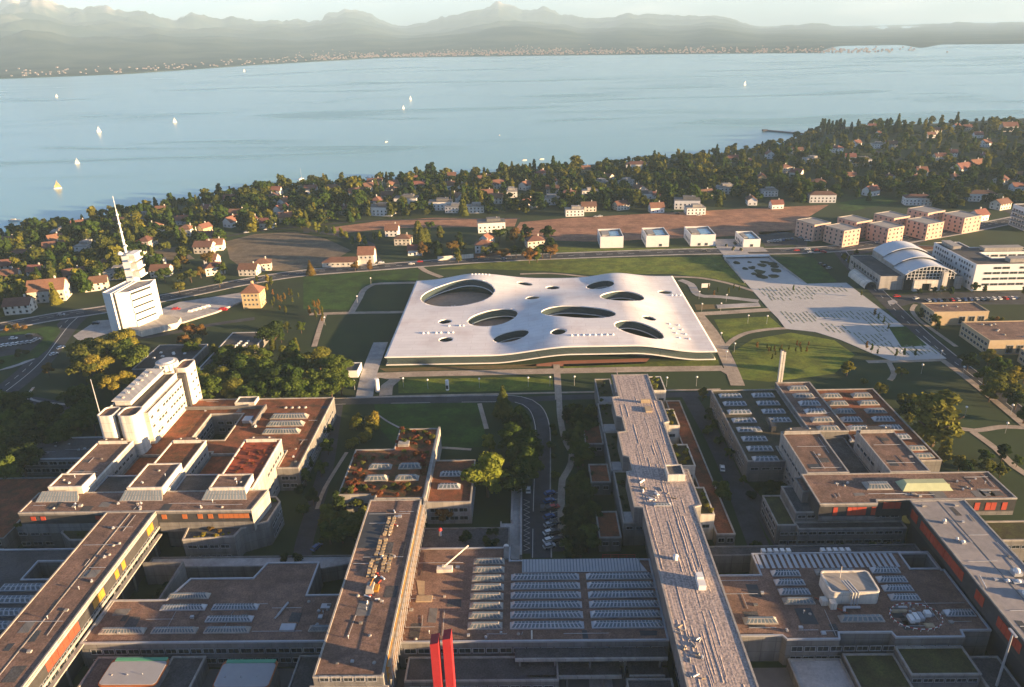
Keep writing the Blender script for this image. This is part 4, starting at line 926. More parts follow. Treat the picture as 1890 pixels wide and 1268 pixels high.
# west middle roof
wm_ = thing('lecture_block', 'dark flat-roofed block with white-ribbed skylights and notched corners', 'building', (-88, 162, 0))
polyblock(wm_, [(-120.5, 148.6), (-53.0, 148.6), (-53.0, 166.2), (-64.5, 166.2), (-64.5, 180.3), (-80.5, 180.3), (-82.5, 173.6), (-101.2, 173.6), (-104.5, 164.8), (-120.5, 164.8)], 0, 9, CONC, GRAV, METAL, [])
for x0, x1, y in ((-104.6, -92.6, 166.2), (-104.6, -91.8, 161.6), (-90, -77, 161.6), (-90, -77, 157.0), (-117.4, -105.0, 153), (-103.2, -90.8, 153), (-88.8, -76.4, 153), (-60.5, -54, 153.2)): skylight(wm_, x0, x1, y-1.1, y+1.1, 8.6, 1.2, 14, y in (161.6, 157.0))
for (x, y, w, d, h) in ((-66.3, 153.5, 4, 2.4, 0.7), (-58, 161.5, 2.6, 1.8, 0.5), (-58.5, 157.5, 1.2, 1.2, 0.5)):
    mb = MB(); mb.box(x-w/2, x+w/2, y-d/2, y+d/2, 8.6, 8.6+h); mb.build('roof_hatch', METAL, wm_)
mb = MB(); mb.tube((-70.5, 158, 9.0), (-69, 163, 9.0), 0.35); mb.tube((-71, 156.8, 9.0), (-70.5, 158, 9.0), 0.22); mb.build('air_duct', METAL, wm_)
vents(wm_, -78, -56, 150, 164, 8.6, 5)
facade(wm_, 's', -119, -54, 148.6, 0, 9, 3.4, 3.0); facade(wm_, 'w', 150, 165, -120.5, 0, 9, 3.2)
mb = MB(); mb.box(-107.5, -106.9, 166, 182, 0, 8.2); mb.box(-119.5, -107.5, 181.4, 182, 0, 8.2); mb.build('court_wall', CONC, wm_)
pv = thing('raised_walkway', 'grey paved walkway deck behind the notched dark roof', 'walkway', (-95, 184, 0)); polyblock(pv, [(-120, 183), (-81, 183), (-64.6, 181.5), (-53.5, 184.5), (-53.5, 188), (-120, 188)], 0, 5.2, CONC, PAVE, CONC)
# red plant block and its brown neighbour
rb = thing('workshop_block', 'low block whose roof is overgrown with red shrubs around four skylights', 'building', (-51, 235, 0))
polyblock(rb, [(-66.6, 213.8), (-53.5, 213.8), (-53.5, 211.4), (-36.8, 211.4), (-36.8, 259), (-52, 259), (-52, 243.6), (-66.6, 243.6)], 0, 10, CONC_W, SEDM, CONC_W)
for x0, x1 in ((-59.2, -50.8), (-48.3, -39.9)):
    for y in (231.2, 223.6): skylight(rb, x0, x1, y-1.4, y+1.6, 9.6, 1.6, 5)
mb = MB(); mb.box(-36.7, -35.9, 211, 259.2, 0, 10.5); mb.build('party_wall', CONC_W, rb)
mb = MB(); mb.box(-50.8, -46.6, 245.5, 248.5, 9.6, 10.7); mb.build('roof_hatch', CONC_W, rb); facade(rb, 's', -66, -54, 213.8, 0, 10, 3.3); facade(rb, 'w', 214, 243, -66.6, 0, 10, 3.3)
bb = thing('workshop_block', 'low block with plain brown roof and two bluish skylights', 'building', (-28, 222, 0)); polyblock(bb, rect(-35.8, -20.6, 210.2, 236.8), 0, 9, CONC_W, SEDUM, CONC_W)
for y in (227.4, 219.6): skylight(bb, -32.8, -24.8, y-1.4, y+1.4, 8.6, 1.4, 5, True)
facade(bb, 's', -35.4, -21, 210.2, 0, 9, 3.3, 3); facade(bb, 'e', 211, 236, -20.6, 0, 9, 3.3, 3)
# middle hall
mh = thing('main_hall', 'wide flat-roofed hall with rows of ribbed skylights', 'building', (0, 165, 0))
polyblock(mh, [(-35.7, 148), (35.0, 148), (35.0, 180), (-6.8, 180), (-6.8, 186.2), (-35.7, 186.2)], 0, 9, CONC, GRAV, METAL)
for i in range(8): skylight(mh, -17.8, -8.4, 152.4+i*3.72, 154.8+i*3.72, 8.6, 1.35, 8)
for i in range(6): skylight(mh, -6.4, 13.4, 152.4+i*3.78, 154.8+i*3.78, 8.6, 1.35, 18, True); skylight(mh, 15.4, 34.6, 152.4+i*3.78, 154.8+i*3.78, 8.6, 1.35, 18, True)  # dark glass variant: shade over these two columns is in its colour
mb = MB(); mb.add([(-3.2, 174.6, 8.8), (33.5, 174.6, 8.8), (31, 179.4, 9.7), (-3.2, 179.4, 9.7)], [(0, 1, 2, 3)])
for i in range(38): x = -3+i*0.93; mb.box(x, x+0.12, 174.7, 179.2, 9.0, 9.12) if False else mb.add([(x, 174.7, 8.95), (x+0.3, 174.7, 8.95), (x+0.3, 179.3, 9.85), (x, 179.3, 9.85)], [(0, 1, 2, 3)], 1)
mb.build('glass_canopy', [METAL, SKYG], mh)
mb = MB(); mb.box(-28.4, -23.8, 175.0, 177.0, 8.62, 9.9); mb.build('roof_hatch', CREAM, mh)
mb = MB(); mb.tube((-26.5, 176.5, 9.6), (-19.6, 184.5, 11.0), 0.22); mb.box(-26.9, -26.1, 176.1, 176.9, 9.9, 10.2); mb.build('hoist_arm', CREAM, mh)
mb = MB(); mb.box(-6.6, -4.0, 180.3, 187, 0, 9.2); mb.box(-8.8, -7.2, 180.5, 186, 8.7, 9.3); mb.build('stair_head', CONC, mh)
facade(mh, 's', -35, 34.5, 148, 0, 8.6, 3.4, 3.2)
mb = MB(); mb.box(-0.8, -0.4, 149, 152, 8.6, 8.75); mb.build('roof_walkway', CREAM, mh); vents(mh, -33, 33, 149, 151.5, 8.6, 4)
mb = MB(); mb.box(-33, -28.5, 163, 165.4, 8.6, 8.95); mb.add([(-32.6, 166, 8.66), (-30.8, 165, 8.66), (-31.5, 171.6, 8.66), (-34, 172, 8.66)], [(0, 1, 2, 3)]); mb.build('plywood_sheet', WOOD, mh)
tr_ = thing('roof_terrace', 'paved roof terrace with parked roller behind the wide hall', 'terrace', (-22, 193, 0)); polyblock(tr_, rect(-35.6, -7.4, 187.4, 200.6), 0, 5.6, CONC, GRAVD, CONC)
mb = MB(); mb.cyl(-29.8, 197.2, 5.2, 7.2, 0.5, 0.35, 10, 0); mb.dome(-29.8, 197.2, 7.2, 0.7, 0.9, 10, 1); tag(mb.build('wrapped_post', [WHITE, RED]), 'red and white wrapped post standing on the paved roof terrace', 'post')
mb = MB(); mb.cyl(-8.2, 188.4, 5.2, 7.4, 0.4, 0.3, 10, 0); mb.dome(-8.2, 188.4, 7.4, 0.9, 0.7, 10, 1); tag(mb.build('parasol', [DKMET, WHITE]), 'closed white parasol on the paved roof terrace edge', 'parasol')
rp = thing('ramp', 'grey concrete ramp beside the delivery yard', 'ramp', (-8, 205, 0))
mb = MB(); mb.box(-10.2, -4.0, 188.6, 206, 0, 3.0); mb.box(-6.6, -4.0, 206, 230, 0, 3.0); mb.box(-4.0, -3.4, 188.6, 230, 0, 4.0); mb.box(-10.6, -10.2, 188.6, 206, 0, 3.9); mb.box(-7.2, -6.6, 207, 230, 0, 3.8); mb.build('ramp_deck', PAVE, rp)

clutter(sa, -136, -122, 100, 196, 15.76, 22, 1); clutter(sb, -52, -37, 132, 200, 15.72, 20, 2); clutter(wm_, -119, -54, 149.5, 164, 8.6, 20, 3); clutter(mh, -35, -19, 149, 185, 8.6, 12, 4); clutter(mh, -19, 34, 149, 152, 8.6, 8, 5)
clutter(wb, -164, -92, 198, 203, 15.76, 14, 6); clutter(wb, -162, -151, 217, 238, 16.1, 6, 7); clutter(wl_, -146, -113, 276, 287, 9.6, 8, 8); clutter(wl_, -91.5, -86, 232, 284, 9.6, 8, 9); clutter(an, -197, -165, 245, 259, 7.2, 8, 10); clutter(wf, -194, -174, 152, 186, 8.6, 8, 11)

# ------------------------------------------------------------------ spine C: ridged pale gravel roof
def ridged():
    m = bpy.data.materials.new('raked_gravel'); m.use_nodes = True
    N = m.node_tree.nodes; L = m.node_tree.links; b = N['Principled BSDF']; b.inputs['Roughness'].default_value = 0.95; b.inputs['Specular IOR Level'].default_value = 0.2
    g = N.new('ShaderNodeNewGeometry'); mp = N.new('ShaderNodeMapping'); mp.inputs['Scale'].default_value = (1.0, 0.02, 1); L.new(g.outputs['Position'], mp.inputs['Vector'])
    n = N.new('ShaderNodeTexNoise'); n.inputs['Scale'].default_value = 1.9; n.inputs['Detail'].default_value = 2; n.inputs['Distortion'].default_value = 0.15; L.new(mp.outputs[0], n.inputs['Vector'])
    n2 = N.new('ShaderNodeTexNoise'); n2.inputs['Scale'].default_value = 1.6; n2.inputs['Detail'].default_value = 8; L.new(g.outputs['Position'], n2.inputs['Vector'])
    c = N.new('ShaderNodeValToRGB'); c.color_ramp.elements[0].position = 0.41; c.color_ramp.elements[1].position = 0.57
    c.color_ramp.elements[0].color = (0.25, 0.215, 0.205, 1); c.color_ramp.elements[1].color = (0.50, 0.405, 0.355, 1)
    ad = N.new('ShaderNodeMath'); ad.operation = 'MULTIPLY_ADD'; ad.inputs[1].default_value = 0.62; L.new(n2.outputs['Fac'], ad.inputs[0])
    m3 = N.new('ShaderNodeMath'); m3.operation = 'MULTIPLY'; m3.inputs[1].default_value = 0.38; L.new(n.outputs['Fac'], m3.inputs[0]); L.new(m3.outputs[0], ad.inputs[2])
    L.new(ad.outputs[0], c.inputs[0]); L.new(c.outputs[0], b.inputs['Base Color'])
    bp = N.new('ShaderNodeBump'); bp.inputs['Strength'].default_value = 0.5; bp.inputs['Distance'].default_value = 0.25; L.new(ad.outputs[0], bp.inputs['Height']); L.new(bp.outputs[0], b.inputs['Normal'])
    return m
RAKED = ridged()
sc_ = thing('spine_building', 'long building with pale raked-gravel roof and stepped garden terraces', 'building', (43, 200, 0))
polyblock(sc_, [(35, 92), (51.2, 92), (51.2, 196), (53.6, 197), (53.6, 217.5), (50.9, 218), (50.9, 224), (51.0, 250), (53.2, 251), (53.2, 268), (51.4, 268.8), (51.4, 293), (36.4, 293), (36.4, 272.6), (33.6, 272), (33.6, 256), (35.6, 255), (35.6, 244), (32.6, 243.6), (32.6, 227), (34.6, 226), (34.6, 217), (32.4, 216.6), (32.4, 196.6), (35, 196)], 9.5, 16, CONC, RAKED, CONC_W, par=0.25, over=0.1)
polyblock(sc_, rect(36.6, 50.4, 92, 292.6), 0, 9.9, CONC, GRAVD, CONC)
# gravel ridges swept up along the roof
mb = MB(); rs = random.Random(9)
for i in range(70):
    x = rs.uniform(35.8, 50.4); y = rs.uniform(95, 285); l = rs.uniform(5, 26); w = rs.uniform(0.12, 0.3); h = rs.uniform(0.04, 0.10)
    n = int(l/2)+1
    for j in range(n):
        y0 = y+j*l/n; dx = 0.06*math.sin(y0*0.5+i); dx2 = 0.06*math.sin((y0+l/n)*0.5+i)
        mb.add([(x+dx-w, y0, 15.8), (x+dx+w, y0, 15.8), (x+dx2+w, y0+l/n, 15.8), (x+dx2-w, y0+l/n, 15.8), (x+dx, y0, 15.8+h), (x+dx2, y0+l/n, 15.8+h)], [(0, 4, 5, 3), (4, 1, 2, 5)])
stuff(mb.build('gravel_ridge', RAKED, sc_))
polyblock(sc_, rect(45.4, 51.0, 210.5, 216.8), 15.8, 18.4, CREAM, GRAVD, CREAM, roofname='hatch_roof')
mb = MB(); mb.box(44.4, 46.4, 158.5, 161.2, 15.8, 17.4); mb.box(44.5, 46.3, 161.2, 163.4, 15.8, 17.9); mb.build('air_handler', WHITE, sc_)
mb = MB(); mb.cyl(40.6, 171.3, 15.8, 16.9, 0.7, 0.7, 10); mb.dome(40.6, 171.3, 16.9, 0.85, 0.5, 10); mb.build('roof_fan', WHITE, sc_)
mb = MB(); mb.box(44.6, 48.4, 266.4, 267.2, 15.8, 17.4); mb.box(45.4, 47.8, 258.5, 262.5, 15.8, 16.5); mb.build('timber_stack', WOOD, sc_)
skylight(sc_, 38.6, 44.2, 196.6, 198.2, 15.75, 0.8, 5, True)
for i in range(14): roll(random.uniform(36, 49), random.uniform(200, 212), 15.8, random.uniform(0.8, 2.6), random.uniform(0.12, 0.3), random.choice([WHITE, CONC_W, WHITE, CONC_W, WOOD]), 'loose roll of material on the raked gravel roof')
for i in range(16): roll(random.uniform(36, 41), random.uniform(127, 146), 15.8, random.uniform(0.6, 2.0), random.uniform(0.12, 0.3), random.choice([WOOD, CONC_W, METAL, CONC_W]), 'loose roll of material at the near end of the raked gravel roof')
# left terraces: stepped roof gardens between party walls
for y0, y1, x0 in ((280, 303, 29.4), (256, 279.4, 28.6), (228, 255.4, 28.8), (197.5, 227.4, 29.4)):
    polyblock(sc_, rect(x0, 36.3, y0, y1), 0, 9.2, CONC, SEDG, CONC_W, roofname='terrace_roof')
    win_row(sc_, 's', x0+0.4, 36, y0, 7.0, 1.2, 2.2)
    mb = MB(); mb.box(x0+0.6, x0+6.4, y0+0.6, y0+6, 8.85, 8.95); mb.build('terrace_paving', PAVE, sc_)
for y0, y1 in ((252.6, 268.2), (226, 238), (194.6, 208.6)):
    polyblock(sc_, rect(21.4, 28.5, y0, y1), 0, 5.6, CONC, SEDUM, CONC_W, roofname='porch_roof'); win_row(sc_, 's', 21.8, 28.4, y0, 3.2, 1.6, 2)
facade(sc_, 'w', 98, 146, 36.6, 0, 9.5, 3.3)
# right terraces with planters
for y0, y1, x0 in ((289, 303, 52), (258.2, 272, 53.4), (229, 244, 51.8), (200, 215.6, 53.8)):
    polyblock(sc_, rect(x0, 59, y0, y1), 0, 10, CREAM, SEDG, CREAM, roofname='planter_bed')
    win_row(sc_, 's', x0+0.4, 58.6, y0, 5.5, 1.4, 2.4); win_row(sc_, 'e', y0+0.4, y1-0.4, 59, 5.5, 1.4, 2.4)
polyblock(sc_, rect(59.1, 65.2, 196.4, 289), 0, 5, CONC, SEDUM, CONC_W, roofname='arcade_roof'); win_row(sc_, 's', 59.4, 65, 196.4, 2.6, 1.8, 2)
# ------------------------------------------------------------------ spine D
sd = thing('spine_building', 'long pale-roofed building with red window panels along its courtyard side', 'building', (127.5, 140, 0))
polyblock(sd, rect(119.3, 136.2, 92, 198), 9.5, 16, RECESS_SHADE, mat('grey_roof_gravel', (0.33, 0.30, 0.285), 0.95, 0.14, 0.4, 8, second=(0.24, 0.225, 0.22), bump=0.35), CONC_W, par=0.3)
polyblock(sd, rect(120.6, 135, 92, 197.6), 0, 9.9, DKMET, GRAVD, CONC)
panels(sd, 'w', 112, 196, 119.3, 11.2, 14.2, REDP, 2.0, 0.42)
for x, y, w, d, h in ((131.5, 163.6, 2.2, 2.2, 1.8), (130.2, 160.4, 3, 1.6, 0.8), (133, 158.8, 1.6, 1.6, 0.6), (127.6, 160.8, 1.6, 1.2, 0.7), (129.5, 155.2, 3.2, 3.4, 1.2), (124.5, 177, 1.2, 1.2, 0.9), (124, 186.5, 1, 1, 1.4), (123.4, 178.2, 0.8, 0.8, 1.1)):
    mb = MB(); mb.box(x-w/2, x+w/2, y-d/2, y+d/2, 15.75, 15.75+h*0.6); mb.dome(x, y, 15.75+h*0.6, min(w, d)*0.45, h*0.5, 8, 1); mb.build('air_handler', [METAL, WHITE], sd)
mb = MB(); mb.tube((121, 160, 15.9), (121, 160, 18.2), 0.06); mb.tube((120.4, 158, 16), (121.4, 163, 16), 0.15); mb.build('antenna', METAL, sd); mb = MB(); mb.box(127.7, 127.85, 93, 197.5, 15.75, 15.82); mb.build('roof_seam', CONC, sd)
# ------------------------------------------------------------------ east cross building
eb = thing('cross_building', 'flat-roofed building with two long wings, green skylight and red window strips', 'building', (120, 206, 0))
polyblock(eb, [(90.6, 196.6), (108.6, 196.6), (109.2, 198.4), (152.8, 198.4), (152.4, 213.6), (90.6, 213.6)], 9.8, 16, RECESS_SHADE, GRAV, CONC_W, par=0.3)
for x0, x1 in ((92.6, 106.6), (120.2, 133.4)):
    polyblock(eb, rect(x0, x1, 213.8, 241.5), 0, 16.3, CONC_W, GRAV, CONC_W)
    facade(eb, 'w', 218, 240, x0, 9.4, 16, 3.3, 2.2, 0.8, 1.3, 0.1); facade(eb, 'w', 216, 240, x0, 0.6, 9.4, 3.3, 2.2, 0.8, 1.3, 0.1); facade(eb, 'e', 216, 240, x1, 0.6, 16, 3.3, 2.2, 0.8, 1.3)
    mb = MB(); pts = [(x0+0.5, 239.4)]+[(x0+0.8+(x1-x0-1.6)*t, 239.6+2.6*abs(math.sin(math.pi*t))**0.4) for t in (i/24 for i in range(25))]+[(x1-0.5, 239.4)]
    mb.prism(ccw(pts), 16.1, 17.6, 0, 1); mb.build('stair_head', [CONC_W, GRAVD], eb)
    for q in range(2): at('roof_vent', VENT[0], eb, (x0+3+q*7, 241, 17.55))
polyblock(eb, rect(88.5, 108, 205.5, 213.6), 0, 14.6, CONC, GRAV, CONC)
mb = MB(); mb.frustum(119.4, 135.4, 203, 208.6, 15.8, 17.8, 1.6, 1.6, 0)
for i in range(16): x = 120.8+i*0.88; mb.add([(x, 203.35, 16.15), (x+0.6, 203.35, 16.15), (x+0.55, 204.4, 17.55), (x+0.05, 204.4, 17.55)], [(0, 1, 2, 3)], 1)
mb.build('green_skylight', [mat('green_copper', (0.42, 0.46, 0.27), 0.7, 0.06, 0.6, 3), mat('green_glass', (0.36, 0.42, 0.22), 0.3, 0.06, 0.6, 3)], eb)
skylight(eb, 108.4, 116.8, 204, 208.4, 15.75, 1.4, 7)
for q in ((90.8, 108.5, 196.35, 196.58, 9.8, 11.2), (136.5, 152.6, 198.15, 198.38, 9.8, 11.2), (90.8, 108.5, 196.35, 196.58, 15.0, 15.5)): mb = MB(); mb.box(*q); mb.build('spandrel', CONC, eb)
panels(eb, 's', 92, 108.4, 196.6, 11.6, 14.6, REDP, 1.4, 0.3); panels(eb, 's', 136.6, 152, 198.4, 11.6, 14.4, REDP, 1.6, 0.35); panels(eb, 's', 109.4, 118.8, 198.4, 12.6, 15, REDP, 1.8, 0.35)
polyblock(eb, [(84.8, 199.8), (119, 199.8), (119, 205), (92, 205), (92, 214.6), (84.8, 214.6)], 0, 10.6, CONC, GRAVD, CONC_W, roofname='terrace_roof')
polyblock(eb, rect(78.6, 84.7, 197.6, 214), 0, 7.4, CONC, SEDG, CONC_W, roofname='terrace_roof'); polyblock(eb, rect(84.8, 119, 196.0, 199.7), 0, 7.0, CONC, GRAVD, CONC_W, roofname='terrace_roof')
win_row(eb, 's', 85.4, 118, 199.8, 8.9, 1.2, 2.6); win_row(eb, 's', 79, 118, 196.0, 5.2, 1.2, 2.6); win_row(eb, 's', 79, 118, 196.0, 1.8, 1.4, 2.6); facade(eb, 'w', 198, 213.6, 78.6, 0, 7.2, 3.3)
polyblock(eb, rect(137, 160, 188, 197.6), 0, 8, CONC, SEDG, CONC_W, roofname='terrace_roof'); win_row(eb, 's', 138, 159, 188, 5.4, 1.2, 2.6); win_row(eb, 'w', 188.4, 197, 137, 5.4, 1.2, 2.6)
vents(eb, 138, 150, 200, 212, 15.75, 5); vents(eb, 95, 105, 206, 212, 15.7, 4)
# ------------------------------------------------------------------ east low block with a grid of skylights and the chimney
el = thing('laboratory_block', 'low block in three strips carrying a grid of glazed skylights', 'building', (113, 262, 0))
polyblock(el, [(78.8, 233.2), (92.4, 233.2), (92.4, 243), (107, 243), (107, 290.4), (78.8, 290.4)], 0, 9, CONC, SEDB, CONC_W)
polyblock(el, rect(107.1, 121.9, 250.4, 293), 0, 11, CONC, GRAV, CONC_W)
polyblock(el, [(122, 243.2), (133.8, 243.2), (133.8, 232), (148, 232), (148, 289.6), (122, 289.6)], 0, 9, CONC, SEDUM, CONC_W); polyblock(el, rect(106.8, 120, 216, 250.2), 0, 8.4, CONC, GRAVD, CONC)
for i in range(8):
    y = 285-i*7.2; skylight(el, 81, 90.4, y-1.7, y+1.7, 8.6, 1.2, 5, True)
    if i < 4: skylight(el, 95, 104.2, y-1.7, y+1.7, 8.6, 1.2, 5, True)
for i in range(6): skylight(el, 110.6, 119, 287-i*6.9-1.7, 287-i*6.9+1.7, 10.6, 1.4, 5, i in (2, 3))
for i in range(6):
    y = 283.4-i*6.9; skylight(el, 124, 132, y-1.7, y+1.7, 8.6, 1.4, 5, i > 2); skylight(el, 136.4, 144.6, y-1.7, y+1.7, 8.6, 1.4, 5, i > 2)
for y in (240.5, 235.2): skylight(el, 139, 146.5, y-1.5, y+1.5, 8.6, 1.3, 5)
mb = MB(); mb.box(93.6, 95.4, 254, 257, 8.6, 11.2); mb.tube((94.5, 257, 10), (94.5, 262, 10), 0.8, 8); mb.build('air_handler', DKMET, el); at('roof_vent', VENT[1], el, (121.4, 246, 8.6), 0, (2, 2, 1.5))
facade(el, 'w', 236, 290, 78.8, 0, 9, 3.2, 2.6, 0.5, 1.1, 0.3); win_row(el, 's', 79.4, 92, 233.2, 5.6, 1.0, 3)
ch = thing('chimney', 'tall twin-flue pale chimney rising behind the skylight block', 'chimney', (109.4, 294.4, 0))
for k, dx in enumerate((-0.55, 0.5)):
    mb = MB(); mb.box(109.4+dx-0.42, 109.4+dx+0.42, 293.6, 295.2, 0, 25.5-k*0.5); mb.box(109.4+dx-0.3, 109.4+dx+0.3, 293.8, 295.0, 25.5-k*0.5, 25.7-k*0.5, 1); mb.build('flue', [CREAM, DKMET], ch)
# ------------------------------------------------------------------ east middle roof
em = thing('lecture_block', 'flat-roofed block with cream plant room, ducts and scattered skylights', 'building', (85, 164, 0))
polyblock(em, [(51.3, 149.2), (64.6, 149.2), (65.4, 147.8), (79, 147.8), (79.6, 150.0), (93, 150), (93.4, 148.2), (111, 148.2), (111.4, 150.4), (119.0, 150.4), (119.0, 174), (118.2, 174), (118.2, 182), (65.8, 182), (65.8, 172.6), (51.3, 172.6)], 0, 9, CONC, GRAV, METAL, [rect(109.6, 117.6, 174.6, 181.2)])
for x0, x1, y, d in ((69, 77.2, 173, 1), (68.8, 77.2, 169.2, 1), (68.8, 77.3, 165.4, 1), (68.8, 77.3, 161.8, 0), (81.8, 93.4, 173.4, 0), (97.9, 106.1, 173.9, 1), (98, 106.3, 170, 1), (98, 106.3, 166.4, 1), (98.2, 106.4, 162.8, 1), (56, 65, 154.6, 0), (81.5, 93.2, 155, 0), (110.2, 118, 156.7, 1)): skylight(em, x0, x1, y-1.2, y+1.2, 8.6, 1.3, 8, bool(d))
mb = MB()
for i in range(24): x = 66.6+i*1.72; mb.add([(x, 175.4, 8.75), (x+1.0, 175.4, 8.75), (x+1.0, 181.4, 8.95), (x, 181.4, 8.95)], [(0, 1, 2, 3)])
mb.build('roof_slat', METAL, em)
polyblock(em, rounded(81, 94.4, 160.6, 169.4, 1.2), 8.6, 12.8, CREAM, CONC_W, CREAM, roofname='plant_roof')
mb = MB()
for i in range(3): x = 86.4+i*0.8; mb.tube((x-1.2, 164.5, 13.4), (x, 160.0, 13.1), 0.28, 8); mb.tube((x, 160.0, 13.3), (x, 159.6, 9.4), 0.28, 8)
mb.tube((84.2, 158.6, 9.4), (88.4, 158.6, 9.4), 0.4, 8); mb.tube((84.2, 158.6, 9.4), (83.8, 157.4, 8.9), 0.4, 8); mb.build('air_duct', METAL, em)
mb = MB(); mb.cyl(85.6, 166.5, 12.6, 16.6, 0.15, 0.1, 6); mb.build('antenna', CREAM, em); mb = MB(); mb.box(80.6, 82.2, 158.6, 160.5, 8.6, 10.6, 0); mb.box(78.7, 80.4, 160, 162, 8.6, 10.2, 0); mb.build('plant_cabinet', CREAM, em)
vents(em, 66, 78, 151, 158, 8.6, 3); vents(em, 95, 110, 151, 160, 8.6, 6)
mb = MB(); mb.tube((77.8, 163, 9), (84.5, 156.8, 9), 0.1); mb.tube((84, 152.6, 9), (118, 155, 9), 0.08) if False else None; mb.build('roof_pipe', REDP, em)
facade(em, 's', 66, 111, 147.8, 0, 8.6, 3.3, 3); mb = MB()
mb.build('x', CONC, em) if False else None
# building material stacked on that roof, with its red and white barrier
for i, (x, y, w, d, h, m) in enumerate(((100.2, 154.6, 1.2, 2.6, 1.0, WHITE), (101.6, 154.9, 1.2, 2.6, 1.2, WHITE), (103.0, 155.2, 1.2, 2.6, 1.1, METAL), (98.4, 157.5, 4, 0.8, 0.7, WOOD), (104.0, 152.3, 2.4, 1.6, 0.4, WOOD), (105.2, 156.2, 1.6, 1.6, 1.3, WHITE), (99.4, 159.0, 3.6, 0.8, 0.5, METAL))):
    mb = MB()
    for q in range(3): mb.box(x-w/2+0.04*q, x+w/2, y-d/2, y+d/2-0.05*q, 8.62+h*q/3+0.02, 8.62+h*(q+1)/3)
    tag(mb.build('material_stack', m), ['white wrapped stack of boards inside the striped barrier ring', 'grey metal stack inside the striped barrier ring', 'bare wooden stack inside the striped barrier ring'][0 if m is WHITE else 1 if m is METAL else 2], 'stack', 'stacks inside the barrier ring')
br = thing('barrier', 'red and white striped barrier ringing the stacked boards on the roof', 'barrier', (101.5, 155, 8.6))
for k, m in enumerate((WHITE, RED)):
    mb = MB()
    for i in range(k, 44, 2):
        a0, a1 = 6.2832*i/44, 6.2832*(i+1)/44
        p = lambda a: (101.8+6.6*math.cos(a), 155.2+4.8*math.sin(a))
        mb.tube((*p(a0), 9.4), (*p(a1), 9.4), 0.12, 5); 
        if k == 0: mb.cyl(*p(a0), 8.6, 9.4, 0.06, 0.06, 5)
    mb.build('striped_rail', m, br)
wr = thing('deck_building', 'long low deck roof with white ventilators behind the cream plant room block', 'building', (85, 186, 0)); polyblock(wr, rect(51.4, 118, 184, 188.5), 0, 6.6, CONC, GRAVD, CONC)
for i in range(5): mb = MB(); mb.box(70+i*1.9, 71.2+i*1.9, 184.6, 186.2, 6.2, 7.4); mb.build('ventilator', WHITE, wr)
for i in range(5): mb = MB(); mb.box(88+i*1.9, 89.2+i*1.9, 184.6, 186.2, 6.2, 7.4); mb.build('ventilator', WHITE, wr)
# ------------------------------------------------------------------ front row below the roofs
def front(name, label, poly, z1, roof, wall=None, cat='building', z0=0):
    xs = [p[0] for p in poly]; ys_ = [p[1] for p in poly]
    t = thing(name, label, cat, ((min(xs)+max(xs))/2, (min(ys_)+max(ys_))/2, 0)); polyblock(t, poly, z0, z1, wall or CONC, roof, CONC_W); return t
t = front('gallery_building', 'grey gallery with two pale balcony bands in the courtyard before the wide hall', rect(-33, 6, 139, 146.9), 5, GRAVD); facade(t, 's', -32.5, 5.5, 139, 0, 5, 3.2, 2.4)
for z, y, x0, x1 in ((7.6, 143.2, -5, 34), (4.6, 140.4, -2, 22), (4.6, 140.4, 24, 33)):
    o = thing('balcony', {7.6: 'upper pale balcony band crossing the courtyard before the wide hall', -2: 'lower pale balcony band beside the red sculpture courtyard', 24: 'short lower balcony band beside the raked-gravel building'}[7.6 if z > 7 else x0], 'balcony', (x0, y, z), 'balcony bands before the wide hall')
    mb = MB(); mb.box(x0, x1, y, y+0.5, z-0.9, z); mb.build('balustrade', CONC_W, o); mb = MB(); mb.box(x0, x1, y+0.5, 147.7, z-1.2, z-0.9); mb.build('deck', GRAVD, o)
    for x in np.arange(x0+1, x1, 9): mb = MB(); mb.box(x, x+0.5, y+0.6, y+1.1, 0, z-1.2); mb.build('column', CONC, o)
t = front('gallery_building', 'dark courtyard wing beside the raked-gravel roof', rect(23, 34.5, 128, 139.8), 4.5, GRAVD); facade(t, 'w', 128.4, 139.6, 23, 0, 4.5, 3.2, 1.6)
struct(sheet('courtyard', rect(-36, 35, 90, 147.4), Z1+0.03, mat('court_paving', (0.16, 0.155, 0.15), 0.9, 0.12, 0.3, 5))); struct(sheet('courtyard', rect(51.5, 119, 90, 147), Z1+0.03, MATS['court_paving'])); struct(sheet('courtyard', rect(-120, -53, 90, 148), Z1+0.03, MATS['court_paving']))
struct(sheet('path', rect(14, 20, 90, 146), Z4+0.05, PAVE)); struct(sheet('planting_bed', rect(-14, -2, 100, 138), 0.5, SEDG, 0.4))
t = front('terrace_block', 'stepped courtyard block with two green roof terraces', rect(80, 93, 136, 147.2), 4.6, SEDG); polyblock(t, rect(93.3, 110.5, 138.6, 147.6), 0, 6.4, CONC, SEDG, CONC_W, roofname='terrace_roof'); win_row(t, 's', 93.6, 110, 138.6, 4.4, 1.2, 2.4); win_row(t, 's', 80.4, 92.6, 136, 2.4, 1.2, 2.4)
t = front('terrace_block', 'brick-floored deck at the foot of the stepped green terraces', rect(70, 92, 122, 134), 3.4, TERRA)
t = front('court_wing', 'narrow grey courtyard wing between paved court and dark light well', rect(66, 79.6, 126, 147), 3.2, PAVE); t = front('court_wing', 'narrow dark courtyard wing beneath the red window panels', rect(111, 119, 120, 146), 4.6, GRAVD)
for x0, lab in ((-96, 'grey courtyard wing between the two rounded roof pods'), (-116, 'grey courtyard wing under the red side panels'), (-62, 'grey courtyard wing at the foot of the scaffolded building')):
    t = front('court_wing', lab, rect(x0, x0+9 if x0 > -100 else x0+12, 124, 147.6), 5.2, GRAVD); facade(t, 's', x0+0.3, x0+8, 124, 0, 5, 3.2, 2)
